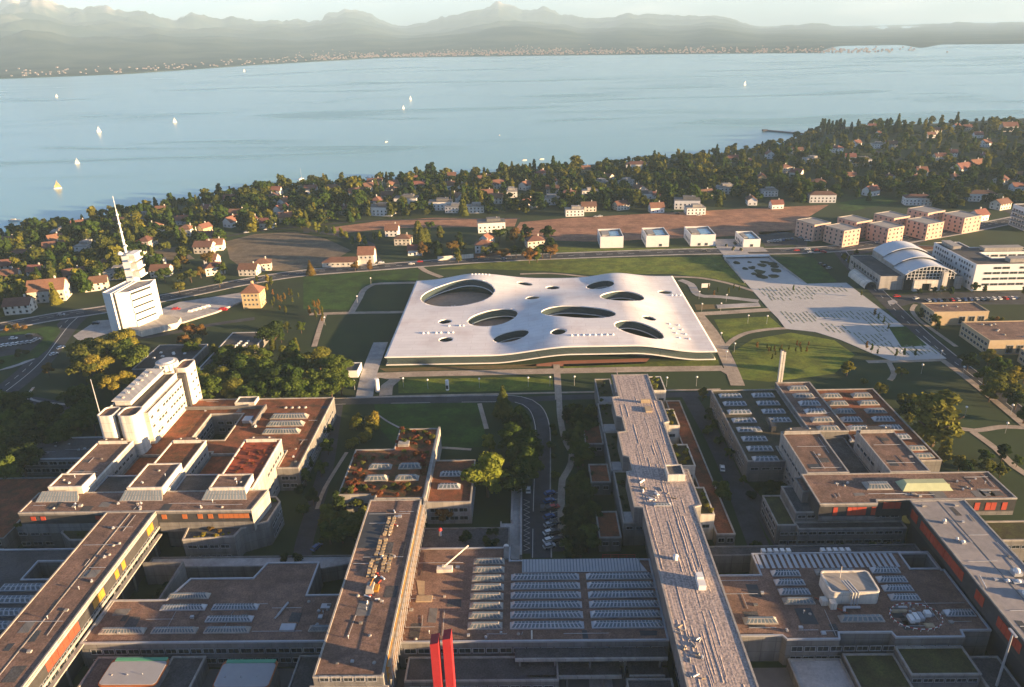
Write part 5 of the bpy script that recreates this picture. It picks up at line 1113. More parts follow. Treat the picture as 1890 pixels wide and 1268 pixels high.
for px0, px1, py, lab in ((188, 292, 1252, 'white-roofed pod with orange and green rim beside the dark court'), (398, 498, 1256, 'white-roofed pod with green rim beyond the first pod')):
    a = P(px0, py, 7.5); c = P(px1, py, 7.5)
    o = thing('roof_pod', lab, 'pod', ((a[0]+c[0])/2, a[1], 0)); x0, x1, y0 = a[0], c[0], a[1]-2
    mb = MB(); mb.prism(rounded(x0, x1, y0, y0+8.2, 1.0), 0, 7.1, 0, 0); mb.build('body', CONC, o)
    mb = MB(); mb.prism(rounded(x0-0.3, x1+0.3, y0-0.3, y0+8.5, 1.2), 7.1, 7.4, 0, 0, True); mb.build('orange_rim', ORANGEP, o)
    mb = MB(); mb.box(x0+0.6, x1-0.4, y0+7.5, y0+8.6, 6.95, 7.65); mb.build('green_rim', GREENP, o)
    mb = MB(); mb.prism(rounded(x0, x1, y0, y0+7.4, 1.0), 7.4, 7.55, 0, 0); mb.build('roof', mat('pod_roof', (0.33, 0.335, 0.345), 0.8, 0.05, 0.5, 3), o)
    for q in range(3): at('roof_vent', VENT[q], o, (x0+2+q*4, y0+3, 7.5), 0, (0.5, 0.5, 0.5))
t = front('court_wing', 'pale low roof in front of the second rounded pod', rect(-88, -70, 120, 127.5), 7.0, MATS['pod_roof'])
# red twin blades
sp = thing('sculpture', 'tall red sculpture of two upright slabs in the courtyard', 'sculpture', (-20.5, 131, 0))
for x, y, h in ((-22.7, 129.4, 28.6), (-19.95, 130.4, 28.9)):
    mb = MB(); mb.add([(x-0.95, y-1.5, 0), (x+0.95, y-1.5, 0), (x+0.95, y+1.5, 0), (x-0.95, y+1.5, 0), (x-0.95, y-1.5, h-0.4), (x+0.95, y-1.5, h), (x+0.95, y+1.5, h+0.1), (x-0.95, y+1.5, h-0.3)], [(4, 5, 6, 7), (0, 1, 5, 4), (1, 2, 6, 5), (2, 3, 7, 6), (3, 0, 4, 7)]); mb.build('slab', RED, sp)
lp = thing('light_mast', 'tall slim light mast standing in the dark terrace court', 'mast', (113.6, 137, 0)); mb = MB(); mb.cyl(113.6, 137, 0, 21, 0.35, 0.22, 8); mb.build('pole', METAL, lp); mb = MB(); mb.box(113.3, 113.9, 135.6, 138.4, 21, 21.35); mb.build('lamp_head', METAL, lp)
mb = MB(); mb.cyl(-2.4, 137.5, 0, 3.2, 0.25, 0.2, 8, 0); mb.dome(-2.4, 137.5, 3.2, 0.6, 0.6, 8, 1); tag(mb.build('wrapped_post', [WHITE, RED]), 'red and white wrapped post standing in the courtyard by the sculpture', 'post')

clutter(em, 52, 66, 150.5, 172, 8.6, 10, 21); clutter(em, 66, 80, 148.5, 160, 8.6, 8, 22); clutter(em, 95, 118, 151, 162, 8.6, 12, 23); clutter(sd, 120.5, 135.5, 98, 197, 15.76, 22, 24); clutter(eb, 92, 150, 199, 203, 15.76, 12, 25); clutter(eb, 137, 151, 200, 212, 15.76, 8, 26); clutter(eb, 93.5, 105.8, 216, 238, 15.9, 7, 27); clutter(eb, 121, 132.6, 216, 238, 15.9, 7, 28); clutter(el, 108, 121, 251, 292, 10.6, 6, 29)

# ------------------------------------------------------------------ buildings around the campus
def hip(mb, x0, x1, y0, y1, z0, z1, over=0.5, m=0, ridge=None):
    x0 -= over; x1 += over; y0 -= over; y1 += over; w, d = x1-x0, y1-y0
    if w >= d:
        r_ = d/2 if ridge is None else ridge; a = (x0+r_, (y0+y1)/2, z1); b_ = (x1-r_, (y0+y1)/2, z1)
        mb.add([(x0, y0, z0), (x1, y0, z0), (x1, y1, z0), (x0, y1, z0), a, b_], [(0, 1, 5, 4), (1, 2, 5), (2, 3, 4, 5), (3, 0, 4), (3, 2, 1, 0)], m)
    else:
        r_ = w/2 if ridge is None else ridge; a = ((x0+x1)/2, y0+r_, z1); b_ = ((x0+x1)/2, y1-r_, z1)
        mb.add([(x0, y0, z0), (x1, y0, z0), (x1, y1, z0), (x0, y1, z0), a, b_], [(1, 2, 5, 4), (0, 1, 4), (3, 0, 4, 5), (2, 3, 5), (3, 2, 1, 0)], m)
# mast tower
mt = thing('broadcast_tower', 'white angular office tower carrying a tall slender mast', 'building', (-226, 404, 0))
def P3(px, py, z): return P(px, py, z)
polyblock(mt, [(-239.6, 393), (-233.6, 390.6), (-231.4, 412), (-236, 416)], 0, 24.6, WHITE, METAL, WHITE)
polyblock(mt, [(-231.8, 391.4), (-224.4, 393.2), (-218.6, 406.5), (-220, 416), (-229.6, 413)], 0, 24.6, WHITE, CONC_W, WHITE)
mb = MB(); mb.box(-233.4, -231.9, 392.2, 411, 0, 22.6); mb.build('stair_glazing', GLASS, mt)
for k in range(5):
    z = 3.6+k*4.0; mb = MB(); mb.add([(-224.2, 393.5, z), (-218.5, 406.4, z), (-217.9, 406.1, z), (-223.7, 393.1, z), (-224.2, 393.5, z+2.9), (-218.5, 406.4, z+2.9), (-217.9, 406.1, z+2.9), (-223.7, 393.1, z+2.9)], [(0, 3, 2, 1), (4, 5, 6, 7), (0, 1, 5, 4), (1, 2, 6, 5), (2, 3, 7, 6), (3, 0, 4, 7)]); mb.build('balcony_band', WHITE, mt)
    mb = MB(); mb.add([(-224.15, 393.6, z+2.9), (-218.53, 406.4, z+2.9), (-218.53, 406.4, z+4.0), (-224.15, 393.6, z+4.0)], [(0, 1, 2, 3)]); mb.build('window_band', GLASS, mt)
polyblock(mt, rect(-235.4, -231, 413, 419.5), 0, 41, WHITE, METAL, WHITE)
for k, (z, w) in enumerate(((27, 5.4), (32, 5.0), (37, 4.6), (40.6, 4.6))):
    mb = MB(); mb.box(-231, -231+w, 411.5-k*0.2, 420, z, z+0.7); mb.build('platform', WHITE, mt)
    if k < 3: mb = MB(); mb.box(-230.9, -231+w-1.2, 413, 419.6, z+0.7, z+3.4); mb.build('lift_lobby', CREAM, mt)
mb = MB(); mb.cyl(-233.6, 416, 41, 52, 0.75, 0.6, 8); mb.cyl(-233.6, 416, 52, 66, 0.5, 0.35, 8); mb.cyl(-233.6, 416, 66, 74, 0.22, 0.12, 6)
for z in (44, 48, 53, 58, 63): mb.cyl(-233.6, 416, z, z+0.5, 0.95, 0.95, 8)
mb.build('mast', WHITE, mt)
mb = MB(); mb.dome(-235, 412, 41, 1.4, 1.8, 10); mb.dome(-232.2, 415, 45, 0.9, 1.0, 8); mb.build('dish', WHITE, mt)
mb = MB(); mb.prism(ccw(PP((232, 612), (262, 622), (330, 606), (336, 596), (300, 590), (250, 590))), 0, 3.6, 0, 1); mb.build('podium', [CREAM, CONC_W], mt)
fc = thing('forecourt_deck', 'pale paved deck spreading between the mast tower and ochre house', 'deck', (*P(370, 570), 0)); mb = MB(); mb.prism(ccw(PP((292, 575), (330, 560), (448, 542), (452, 556), (400, 578), (335, 598), (292, 600))), 0, 0.9, 0, 0); mb.build('deck', PAVE, fc)
for k in range(5):
    x, y = P(352+k*8, 578-k*2.4); mb = MB(); mb.box(x-1.4, x+1.4, y-0.8, y+0.8, 0.9, 1.5); mb.box(x-1.0, x+1.0, y-0.5, y+0.5, 1.5, 2.1); tag(mb.build('bench', WHITE), 'white block bench in a row on the pale paved deck', 'bench', 'block benches on the deck')
for k, (px, py) in enumerate(((325, 573), (412, 573))):
    x, y = P(px, py); mb = MB(); mb.box(x-2.6, x+2.6, y-1.0, y+1.0, 0.3, 1.3); mb.box(x-1.5, x+1.2, y-0.9, y+0.9, 1.3, 2.0); tag(mb.build('parked_van', RED), 'red van parked at the edge of the pale paved deck', 'van', 'red vans by the deck')
# ochre house
oh = thing('ochre_house', 'tall ochre house with red pyramid roof by the saplings', 'house', (-170.5, 435, 0))
mb = MB(); mb.box(-176.2, -165, 429.6, 440.2, 0, 10); mb.build('wall', STONE, oh); mb = MB(); hip(mb, -176.2, -165, 429.6, 440.2, 10, 14.6, 0.7); mb.build('roof', TILE, oh)
for z in (2.6, 5.6, 8.4): win_row(oh, 's', -175.4, -165.8, 429.6, z, 1.3, 1.0, 1.6); win_row(oh, 'e', 430.4, 439.4, -165, z, 1.3, 1.0, 1.8)
mb = MB(); mb.box(-171.5, -170.3, 436, 437.2, 12.5, 15.6); mb.build('chimney', STONE, oh)
# dark halls
for i, (x0, x1, y0, y1, lab) in enumerate(((-197, -171, 331.5, 362, 'low dark-roofed hall with scattered small roof lights near the tower block'), (-163.4, -143.6, 330, 378, 'low dark-roofed hall with long rows of small roof lights'))):
    h_ = thing('sports_shed', lab, 'hall', ((x0+x1)/2, (y0+y1)/2, 0)); polyblock(h_, rect(x0, x1, y0, y1), 0, 5, CONC, GRAVD, METAL)
    n = 12 if i == 0 else 26
    for k in range(n):
        x, y = (random.uniform(x0+2, x1-2), random.uniform(y0+2, y1-4)) if i == 0 else (x0+6+(k % 2)*4+(k//2)*0.25, y0+3+(k//2)*2.7)
        mb = MB(); mb.frustum(x-0.7, x+0.7, y-0.7, y+0.7, 4.55, 5.1, 0.2, 0.2); mb.build('roof_light', WHITE, h_)
h_ = thing('kiosk', 'small white flat-roofed kiosk among the trees by the wide path', 'kiosk', (-84, 330, 0)); polyblock(h_, rect(-92, -84, 328, 338), 0, 3.6, WHITE, GRAVD, WHITE)
# pale cubes by the field
def cube(x0, x1, y0, y1, h, lab):
    t = thing('cube_house', lab, 'building', ((x0+x1)/2, (y0+y1)/2, 0)); polyblock(t, rect(x0, x1, y0, y1), 0, h, WHITE, CONC_W, WHITE, par=1.6)
    cx = (x0+x1)/2; mb = MB(); mb.box(cx-1, x1-2.5, y0+5, y1-6, h-1.25, h-0.55); mb.build('roof_glazing', mat('blue_glass', (0.22, 0.38, 0.50), 0.08, 0.1, 0.3, 3, spec=0.7), t); mb = MB(); mb.box(x0+2, cx-1.5, y0+6, y1-4, h-1.25, h-0.2); mb.build('roof_plant', CONC_W, t)
    win_row(t, 'w', y0+3, y1-3, x0, h*0.35, 2.2, 2.4, 2.0); win_row(t, 's', x0+4, x1-4, y0, 1.4, 2.0, 2.2, 3.5, 0.3)
cube(55.4, 72.8, 548.5, 572, 8.8, 'white cube building with blue roof glazing beside the ploughed field')
cube(90, 107.2, 548.5, 573, 8.8, 'white cube building with grey roof, second from the underpass end'); cube(123.4, 142, 548.5, 574, 8.8, 'white cube building with wide roof glazing next to the forecourt'); cube(161.4, 174, 542.5, 566, 6.2, 'low white cube building across the forecourt from the other cubes')
struct(sheet('forecourt', rect(142.2, 161, 524, 566), Z4+0.1, PAVE, 0.2)); struct(sheet('forecourt', rect(161, 176, 530, 542), Z4+0.1, PAVE, 0.2))
for i in range(7): 
    x, y = 146+random.uniform(0, 12), 530+random.uniform(0, 26); mb = MB(); mb.cyl(x, y, 0.1, 0.9, 0.9, 1.0, 8, 0); mb.dome(x, y, 0.9, 1.1, 1.2, 8, 1); tag(mb.build('planter', [CONC, SEDG]), 'round planter with clipped shrub on the pale forecourt', 'planter', 'planters on the forecourt')
# underpass portal
up = thing('underpass_portal', 'pale concrete underpass portal with flanking walls at the plaza end', 'underpass', (156, 516, 0))
mb = MB(); mb.box(140, 172.5, 513.5, 516.5, 1.3, 2.1); mb.build('lintel', WHITE, up); mb = MB(); mb.box(140.4, 172, 515, 516.3, 0, 1.3); mb.build('opening_shade', DKMET, up)  # dark panel stands in for the shade inside the underpass
mb = MB(); mb.add([(140, 513, 0), (140.6, 513, 0), (140.6, 460, 0), (140, 460, 0), (140, 513, 2), (140.6, 513, 2), (140.6, 460, 0.4), (140, 460, 0.4)], [(4, 5, 6, 7), (0, 1, 5, 4), (1, 2, 6, 5), (2, 3, 7, 6), (3, 0, 4, 7)])
mb.add([(171.6, 513, 0), (172.2, 513, 0), (178.4, 458, 0), (177.8, 458, 0), (171.6, 513, 2), (172.2, 513, 2), (178.4, 458, 0.4), (177.8, 458, 0.4)], [(7, 6, 5, 4), (0, 4, 5, 1), (1, 5, 6, 2), (2, 6, 7, 3), (3, 7, 4, 0)]); mb.build('flank_wall', PAVE, up)
# pink apartment pairs
for k, (ax, ay, bx, by, w) in enumerate(((220.5, 566, 236, 549, 16), (254, 571, 270, 553, 16), (287, 581, 304, 563, 17), (321, 596, 341, 580, 19))):
    ap = thing('apartment_block', ['pair of pink cube apartment blocks closest to the white cube buildings', 'pair of pink cube apartment blocks, second from the white cube buildings', 'pair of pink cube apartment blocks, third from the white cube buildings', 'widest pair of pink cube apartment blocks beside the descending road'][k], 'apartments', ((ax+bx)/2, (ay+by)/2, 0), 'pink apartment pairs')
    for (cx, cy, hh) in ((ax, ay, 13.2), (bx, by, 12.6)):
        c, s = math.cos(R(24)), math.sin(R(24)); d = 19
        q = [(cx+u*c-v*s, cy+u*s+v*c) for u, v in ((-w/2, -d/2), (w/2, -d/2), (w/2, d/2), (-w/2, d/2))]
        polyblock(ap, q, 0, hh, PINK, CONC_W, CONC_W)
        for f in range(4):
            z = 1.9+f*3.0
            for i in range(4):
                u = (-0.5+(i+0.5+random.uniform(-.15, .15))/4)*w
                local('window', WIN, ap, (cx+u*c-(-d/2-0.003)*s-(ax+bx)/2, cy+u*s+(-d/2-0.003)*c-(ay+by)/2, z), R(24), (1.3, 1.5, 1.7))
                v = (-0.5+(i+0.5+random.uniform(-.15, .15))/4)*d
                local('window', WIN, ap, (cx+(-w/2-0.003)*c-v*s-(ax+bx)/2, cy+(-w/2-0.003)*s+v*c-(ay+by)/2, z), R(24)-math.pi/2, (1.5, 1.5, 1.8))
# sports hall with stepped vaults
sh = thing('vaulted_hall', 'pale hall with three stepped curved vault roofs and glazed arch front', 'hall', (247, 462, 0))
polyblock(sh, rect(217.5, 231.6, 441, 487), 0, 9, CONC_W, GRAVD, CONC_W); win_row(sh, 'w', 443, 485, 217.5, 5.4, 2.4, 3.0, 1.0)
polyblock(sh, rect(262.6, 268, 441, 487), 0, 8, CONC_W, GRAVD, CONC_W)
for k in range(3):
    y0, y1 = 440+k*15.5, 440+(k+1)*15.5+(0 if k == 2 else 1.0); ez, cz = 10.5+k*1.3, 15.6+k*1.5
    mb = MB(); n = 20; x0, x1 = 231.7, 262.5
    arc = [(x0+(x1-x0)*i/n, ez+(cz-ez)*math.sin(math.pi*i/n)**0.8) for i in range(n+1)]
    vs = [(x, y0-0.8, z) for x, z in arc]+[(x, y1, z) for x, z in arc]+[(x, y0-0.8, z-0.5) for x, z in arc]+[(x, y1, z-0.5) for x, z in arc]; m_ = n+1
    fs = [(i, i+1, m_+i+1, m_+i) for i in range(n)]+[(i+2*m_, i+3*m_, i+1+3*m_, i+1+2*m_) for i in range(n)]+[(2*m_+i, 2*m_+i+1, i+1, i) for i in range(n)]
    mb.add(vs, fs); mb.build('vault_roof', mat('pale_metal_roof', (0.62, 0.64, 0.66), 0.4, 0.05, 0.4, 3, metallic=0.2), sh)
    mb = MB(); mb.add([(x0, y0, 0 if k == 0 else 8), (x1, y0, 0 if k == 0 else 8)]+[(x, y0, z-0.5) for x, z in reversed(arc)], [tuple(range(n+3))]); mb.build('arch_glazing', GLASS, sh)
    mb = MB(); mb.box(x0, x0+0.3, y0, y1, 0, ez-0.5); mb.box(x1-0.3, x1, y0, y1, 0, ez-0.5); mb.build('wall', CONC_W, sh)
    if k == 2: mb = MB(); mb.box(x0+0.3, x1-0.3, y1-0.4, y1-0.1, 0, ez-0.5); mb.build('wall', CONC_W, sh)
mb = MB()
for x in np.arange(233, 262, 2.2): mb.box(x, x+0.2, 439.5, 439.95, 7, 10.5+4.6*math.sin(math.pi*(x-231.7)/30.8)**0.8)
for z in (8.5, 10.5, 12.5): mb.box(233, 261.5, 439.6, 439.9, z, z+0.2)
stuff(mb.build('arch_mullion', WHITE, sh)); mb = MB(); mb.box(237, 242, 437.4, 439.4, 0, 7.2); mb.box(247.5, 256, 437.4, 439.4, 0, 7.2); mb.box(242, 247.5, 437.4, 439.4, 5, 7.2); mb.build('entrance_wall', CREAM, sh)
mb = MB(); mb.box(253.5, 256.5, 436.8, 439.3, 0, 12); mb.build('stair_shaft', CREAM, sh)
bh = thing('barrel_shed', 'small half-round shed alongside the vaulted hall', 'shed', (214, 457, 0)); mb = MB(); n = 12
arc = [(214+3.6*math.cos(math.pi*i/n), 1.0+3.6*math.sin(math.pi*i/n)) for i in range(n+1)]; arc = [(217.6, 0)]+arc+[(210.4, 0)]; m_ = len(arc)
mb.add([(x, 444, z) for x, z in arc]+[(x, 470, z) for x, z in arc], [(i, m_+i, m_+i+1, i+1) for i in range(m_-1)]); mb.build('shell', CREAM, bh); mb = MB(); mb.add([(x*0.92+214*0.08, 443.98, z*0.92) for x, z in arc], [tuple(range(m_-1, -1, -1))]); mb.build('end_glazing', GLASS, bh); mb = MB(); mb.add([(x, 469.9, z) for x, z in arc], [tuple(range(m_))]); mb.build('end_wall', CREAM, bh)
# white offices
of = thing('office_building', 'white L-shaped office building with window bands beside the vaulted hall', 'building', (300, 460, 0))
polyblock(of, [(271.8, 436.6), (345, 436.6), (345, 449), (288, 449), (288, 462), (318, 462), (318, 474), (288, 474), (288, 487), (271.8, 487)], 0, 16.8, WHITE, GRAVD, WHITE)
for z in (4, 7.6, 11.2, 14.4):
    win_row(of, 'w', 439, 485, 271.8, z, 1.7, 1.6, 1.2, 0.2); win_row(of, 's', 277, 344, 436.6, z, 1.5, 4.6, 0.3, 0.08); win_row(of, 's', 289, 317, 462, z, 1.5, 4.6, 0.3)
for (x0, x1, y0, y1) in ((292, 316, 464.5, 470), (294, 330, 440.5, 446), (275, 280, 470, 484)):
    mb = MB(); mb.box(x0, x1, y0, y1, 16.4, 18.6); mb.box(x0-0.4, x1+0.4, y0-0.4, y1+0.4, 18.6, 18.9); mb.build('roof_plant', CONC_W, of)
rg = thing('ring_building', 'round-ended low building with glazed drum behind the vaulted hall', 'building', (262, 505, 0)); mb = MB(); pts = [(262+17*math.cos(R(a)), 506+15*math.sin(R(a))) for a in range(60, 301, 15)]+[(285, 493), (290, 512)]; polyblock(rg, pts, 0, 6.5, CONC_W, SEDUM, CONC_W); mb = MB(); mb.cyl(262, 505, 6, 8.4, 6, 5.4, 18, 0); mb.build('glazed_drum', SKYD, rg); polyblock(rg, rect(264, 288, 490.5, 495), 6, 9.4, CONC_W, GRAVD, CONC_W)
# beige service buildings
for (x0, x1, y0, y1, h, lab) in ((220.5, 250, 381.5, 396, 8, 'beige flat-roofed building with brown roof and dark gates behind the hall road'), (227.5, 262, 341.5, 367, 8, 'beige flat-roofed building with white roof domes beside the plaza road'), (238, 270, 318, 334, 7, 'beige building with arcade half hidden by trees by the plaza road')):
    t = thing('service_building', lab, 'building', ((x0+x1)/2, (y0+y1)/2, 0)); polyblock(t, rect(x0, x1, y0, y1), 0, h, BEIGE, GRAV, BEIGE)
    win_row(t, 's', x0+8, x1-1, y0, 3.0, 4.6, 3.4, 1.2, 0.2); win_row(t, 'w', y0+1, y1-1, x0, 5.2, 1.8, 2.0, 1.0); win_row(t, 'w', y0+1, y1-1, x0, 2.2, 1.6, 2.0, 1.0)
    for k in range(8 if y0 < 360 else 3): at('roof_vent', VENT[0], t, (random.uniform(x0+6, x1-12), random.uniform(y0+4, y1-3), h-0.42), 0, (1.4, 1.4, 1.2))
# slab tower at the right-hand end of the road
t = thing('slab_tower', 'tall white balconied block beside the descending road', 'building', (*P(1895, 420), 0)); x, y = P(1893, 428); polyblock(t, rect(x, x+18, y, y+22), 0, 17, WHITE, GRAVD, WHITE)
for z in (3, 6.4, 9.8, 13.2): win_row(t, 'w', y+1, y+21, x, z, 1.6, 2.6); mb = MB(); mb.box(x-1.4, x, y+1, y+21, z-1.7, z-0.9); mb.build('balcony', CONC_W, t)

# ------------------------------------------------------------------ villas
def villa_mesh(kind, w, d, h, rh):
    wall = MB(); roof = MB(); ch_ = MB()
    wall.box(-w/2, w/2, -d/2, d/2, -3, h, 0)
    if kind == 'gable':
        wall.add([(-w/2, -d/2, h), (-w/2, d/2, h), (-w/2, 0, h+rh*0.96)], [(0, 2, 1)], 0); wall.add([(w/2, -d/2, h), (w/2, d/2, h), (w/2, 0, h+rh*0.96)], [(0, 1, 2)], 0)
        o = 0.6; t = 0.25; s = rh/(d/2); lo = h-o*s
        roof.add([(-w/2-o, -d/2-o, lo), (w/2+o, -d/2-o, lo), (w/2+o, 0, h+rh), (-w/2-o, 0, h+rh), (-w/2-o, d/2+o, lo), (w/2+o, d/2+o, lo)]+[(-w/2-o, -d/2-o, lo-t), (w/2+o, -d/2-o, lo-t), (w/2+o, 0, h+rh-t), (-w/2-o, 0, h+rh-t), (-w/2-o, d/2+o, lo-t), (w/2+o, d/2+o, lo-t)],
                 [(0, 1, 2, 3), (3, 2, 5, 4), (9, 8, 7, 6), (10, 11, 8, 9), (0, 6, 7, 1), (4, 5, 11, 10), (0, 3, 9, 6), (3, 4, 10, 9), (1, 7, 8, 2), (2, 8, 11, 5)], 0)
    elif kind == 'hip': hip(roof, -w/2, w/2, -d/2, d/2, h, h+rh, 0.7)
    else:
        roof.box(-w/2-0.3, w/2+0.3, -d/2-0.3, d/2+0.3, h, h+0.4); roof.box(-w/6, w/3, -d/4, d/3, h+0.4, h+2.6)
    ch_.box(w*0.2, w*0.2+0.8, d*0.12, d*0.12+0.7, h, h+(rh if kind != 'flat' else 2.0)+1.0)
    nf = max(1, int(h/2.8))
    for f in range(nf):
        for sgn in (-1, 1):
            k = max(2, int(w/3.2))
            for i in range(k):
                x = -w/2+(i+0.5)*w/k; y = sgn*(d/2); z = 0.9+f*2.8
                wall.box(x-0.6, x+0.6, min(y, y+sgn*0.05), max(y, y+sgn*0.05), z, z+1.35, 1)
            y = 0; x = sgn*w/2
            for q in (-d/4, d/4): wall.box(min(x, x+sgn*0.05), max(x, x+sgn*0.05), q-0.6, q+0.6, 0.9+f*2.8, 2.25+f*2.8, 1)
    out = []
    for mb, nm, ms in ((wall, 'wall', None), (roof, 'roof', None), (ch_, 'chimney', None)):
        me = bpy.data.meshes.new(nm); me.from_pydata(mb.v, [], mb.f); me.polygons.foreach_set('material_index', mb.m); me.update(); out.append(me)
    return out
def skin(ms, wallm, roofm):
    r_ = []
    for me, mats in zip(ms, ([wallm, GLASS], [roofm], [CREAM])):
        c = me.copy()
        for m in mats: c.materials.append(m)
        r_.append(c)
    return r_
SHUT = mat('grey_roof', (0.16, 0.155, 0.15), 0.85, 0.15, 0.6, 4)
VT = {}
for nm, k, w, d, h, rh, wm2, rm2 in (('gable_a', 'gable', 12, 9, 5.2, 3.4, WHITE, TILE), ('gable_b', 'gable', 14, 10, 5.8, 3.2, CREAM, TILEB), ('gable_c', 'gable', 10, 9, 5.6, 3.6, WHITE, TILE), ('hip_a', 'hip', 12, 10, 6.0, 3.2, WHITE, TILE), ('hip_b', 'hip', 14, 11, 6.0, 3.0, CREAM, TILEB),
                             ('flat_a', 'flat', 17, 11, 6.0, 0, WHITE, CONC_W), ('long_a', 'hip', 24, 11, 7.5, 2.6, WHITE, TILEB), ('gable_d', 'gable', 11, 9, 5.4, 3.4, STONE, TILE), ('flat_b', 'flat', 22, 12, 8.0, 0, WHITE, SHUT), ('big_red', 'gable', 20, 13, 8, 5, CREAM, TILE)):
    VT[nm] = skin(villa_mesh(k, w, d, h, rh), wm2, rm2)
VLAB = {'gable_a': ('white villa with red gable roof among the lakeside gardens', 'white gable villas'), 'gable_b': ('cream villa with brown gable roof among the lakeside gardens', 'cream gable villas'), 'gable_c': ('small white house with steep red gable roof among the garden trees', 'small white houses'),
        'hip_a': ('white villa with red hipped roof among the lakeside gardens', 'white hipped villas'), 'hip_b': ('cream villa with brown hipped roof among the lakeside gardens', 'cream hipped villas'), 'flat_a': ('white flat-roofed villa with set-back attic among the trees', 'white flat-roofed villas'),
        'long_a': ('long white apartment house with low brown hipped roof among trees', 'long white apartment houses'), 'gable_d': ('ochre house with red gable roof among the lakeside gardens', 'ochre houses'), 'flat_b': ('long white flat-roofed house with dark attic among trees', 'flat-roofed apartment houses'), 'big_red': ('large cream house with big red gable roof on the wooded slope', 'large red-roofed houses')}
HOUSES = [(95, 552, 'big_red', 20), (40, 575, 'gable_b', 10), (150, 424, 'gable_a', 20), (120, 438, 'flat_a', 10), (105, 453, 'gable_c', 40), (228, 419, 'long_a', 5), (261, 407, 'flat_a', 15), (301, 398, 'gable_c', 0), (337, 413, 'gable_a', 30), (347, 433, 'hip_a', 0), (379, 428, 'gable_d', 60), (387, 444, 'gable_b', 0),
          (430, 417, 'gable_a', 70), (442, 404, 'gable_b', 0), (467, 414, 'hip_a', 0), (495, 419, 'gable_a', 0), (521, 394, 'gable_a', 60), (528, 409, 'gable_d', 10), (512, 359, 'gable_c', 0), (460, 366, 'gable_a', 0), (600, 379, 'gable_a', 0), (598, 404, 'gable_d', 80), (615, 356, 'gable_c', 0), (575, 356, 'gable_a', 0), (693, 345, 'gable_b', 0),
          (726, 347, 'gable_d', 40), (706, 396, 'flat_b', -3), (751, 379, 'flat_b', -5), (769, 336, 'gable_a', 0), (776, 349, 'gable_a', 10), (814, 386, 'flat_b', -4), (840, 391, 'flat_a', -3), (877, 391, 'flat_a', -4), (834, 331, 'gable_c', 0), (829, 349, 'gable_a', 0), (854, 354, 'gable_a', 70), (899, 364, 'gable_a', 0), (914, 374, 'gable_b', 0), (894, 339, 'gable_b', 20), (930, 321, 'gable_c', 90),
          (1081, 318, 'gable_d', 0), (1174, 314, 'long_a', 0), (1015, 376, 'flat_a', 0), (970, 349, 'gable_a', 60), (1020, 356, 'gable_b', 0), (1048, 366, 'hip_b', 0), (1088, 361, 'flat_a', 0), (1086, 389, 'gable_b', 0), (1060, 397, 'flat_a', 0), (1146, 386, 'gable_b', 30), (1181, 371, 'flat_b', 0), (1206, 369, 'hip_a', 0), (1211, 391, 'gable_a', 0), (1267, 384, 'flat_b', 0), (1282, 394, 'flat_a', 0),
          (1337, 356, 'flat_a', 0), (1352, 299, 'gable_a', 0), (1382, 307, 'gable_a', 60), (1420, 292, 'gable_c', 90), (1405, 335, 'gable_d', 80), (1417, 361, 'flat_a', 0), (1432, 384, 'gable_a', 0), (1515, 372, 'long_a', -8), (1508, 346, 'hip_b', -8), (1568, 331, 'gable_a', 0), (1643, 336, 'gable_b', 90), (1686, 336, 'gable_a', 0), (1691, 377, 'long_a', -6), (1618, 273, 'flat_a', 0), (1643, 273, 'gable_b', 0), (1588, 305, 'flat_b', -10),
          (1568, 296, 'gable_a', 0), (1623, 253, 'gable_c', 20), (1716, 254, 'gable_a', 0), (1764, 239, 'gable_a', 30), (1804, 254, 'gable_a', 0), (1784, 240, 'gable_b', 0), (1860, 242, 'big_red', 0), (1774, 322, 'big_red', 20), (1799, 313, 'big_red', 20), (1809, 370, 'long_a', -10), (1845, 340, 'gable_b', 30), (1875, 351, 'gable_a', 0), (1885, 332, 'gable_a', 0), (1845, 385, 'gable_b', 20), (1804, 406, 'gable_a', 30), (1608, 240, 'gable_c', 0),
          (907, 426, 'flat_b', 2), (899, 450, 'gable_c', 60), (893, 464, 'hip_a', 0), (987, 455, 'hip_b', 10), (767, 469, 'gable_a', 0), (745, 450, 'hip_b', 0), (725, 434, 'gable_c', 0), (485, 497, 'hip_b', 10), (462, 506, 'gable_b', 0), (200, 497, 'hip_a', 20), (220, 512, 'flat_a', 20), (140, 516, 'gable_b', 30), (180, 533, 'gable_b', 20), (282, 495, 'flat_a', 0), (300, 508, 'gable_b', 5), (397, 504, 'hip_b', 30), (393, 488, 'gable_c', 0), (162, 463, 'flat_a', 80), (50, 480, 'long_a', 8), (103, 466, 'gable_b', 30), (400, 460, 'gable_a', 10), (380, 465, 'gable_b', 0), (18, 520, 'gable_b', 20), (70, 510, 'gable_c', 0), (250, 470, 'gable_b', 10), (20, 455, 'gable_a', 0)]
rs = random.Random(21)
VILL_POLY = []
taken = []
for px, py, k, a in HOUSES: taken.append(PG(px, py))
tries = 0
extra = []
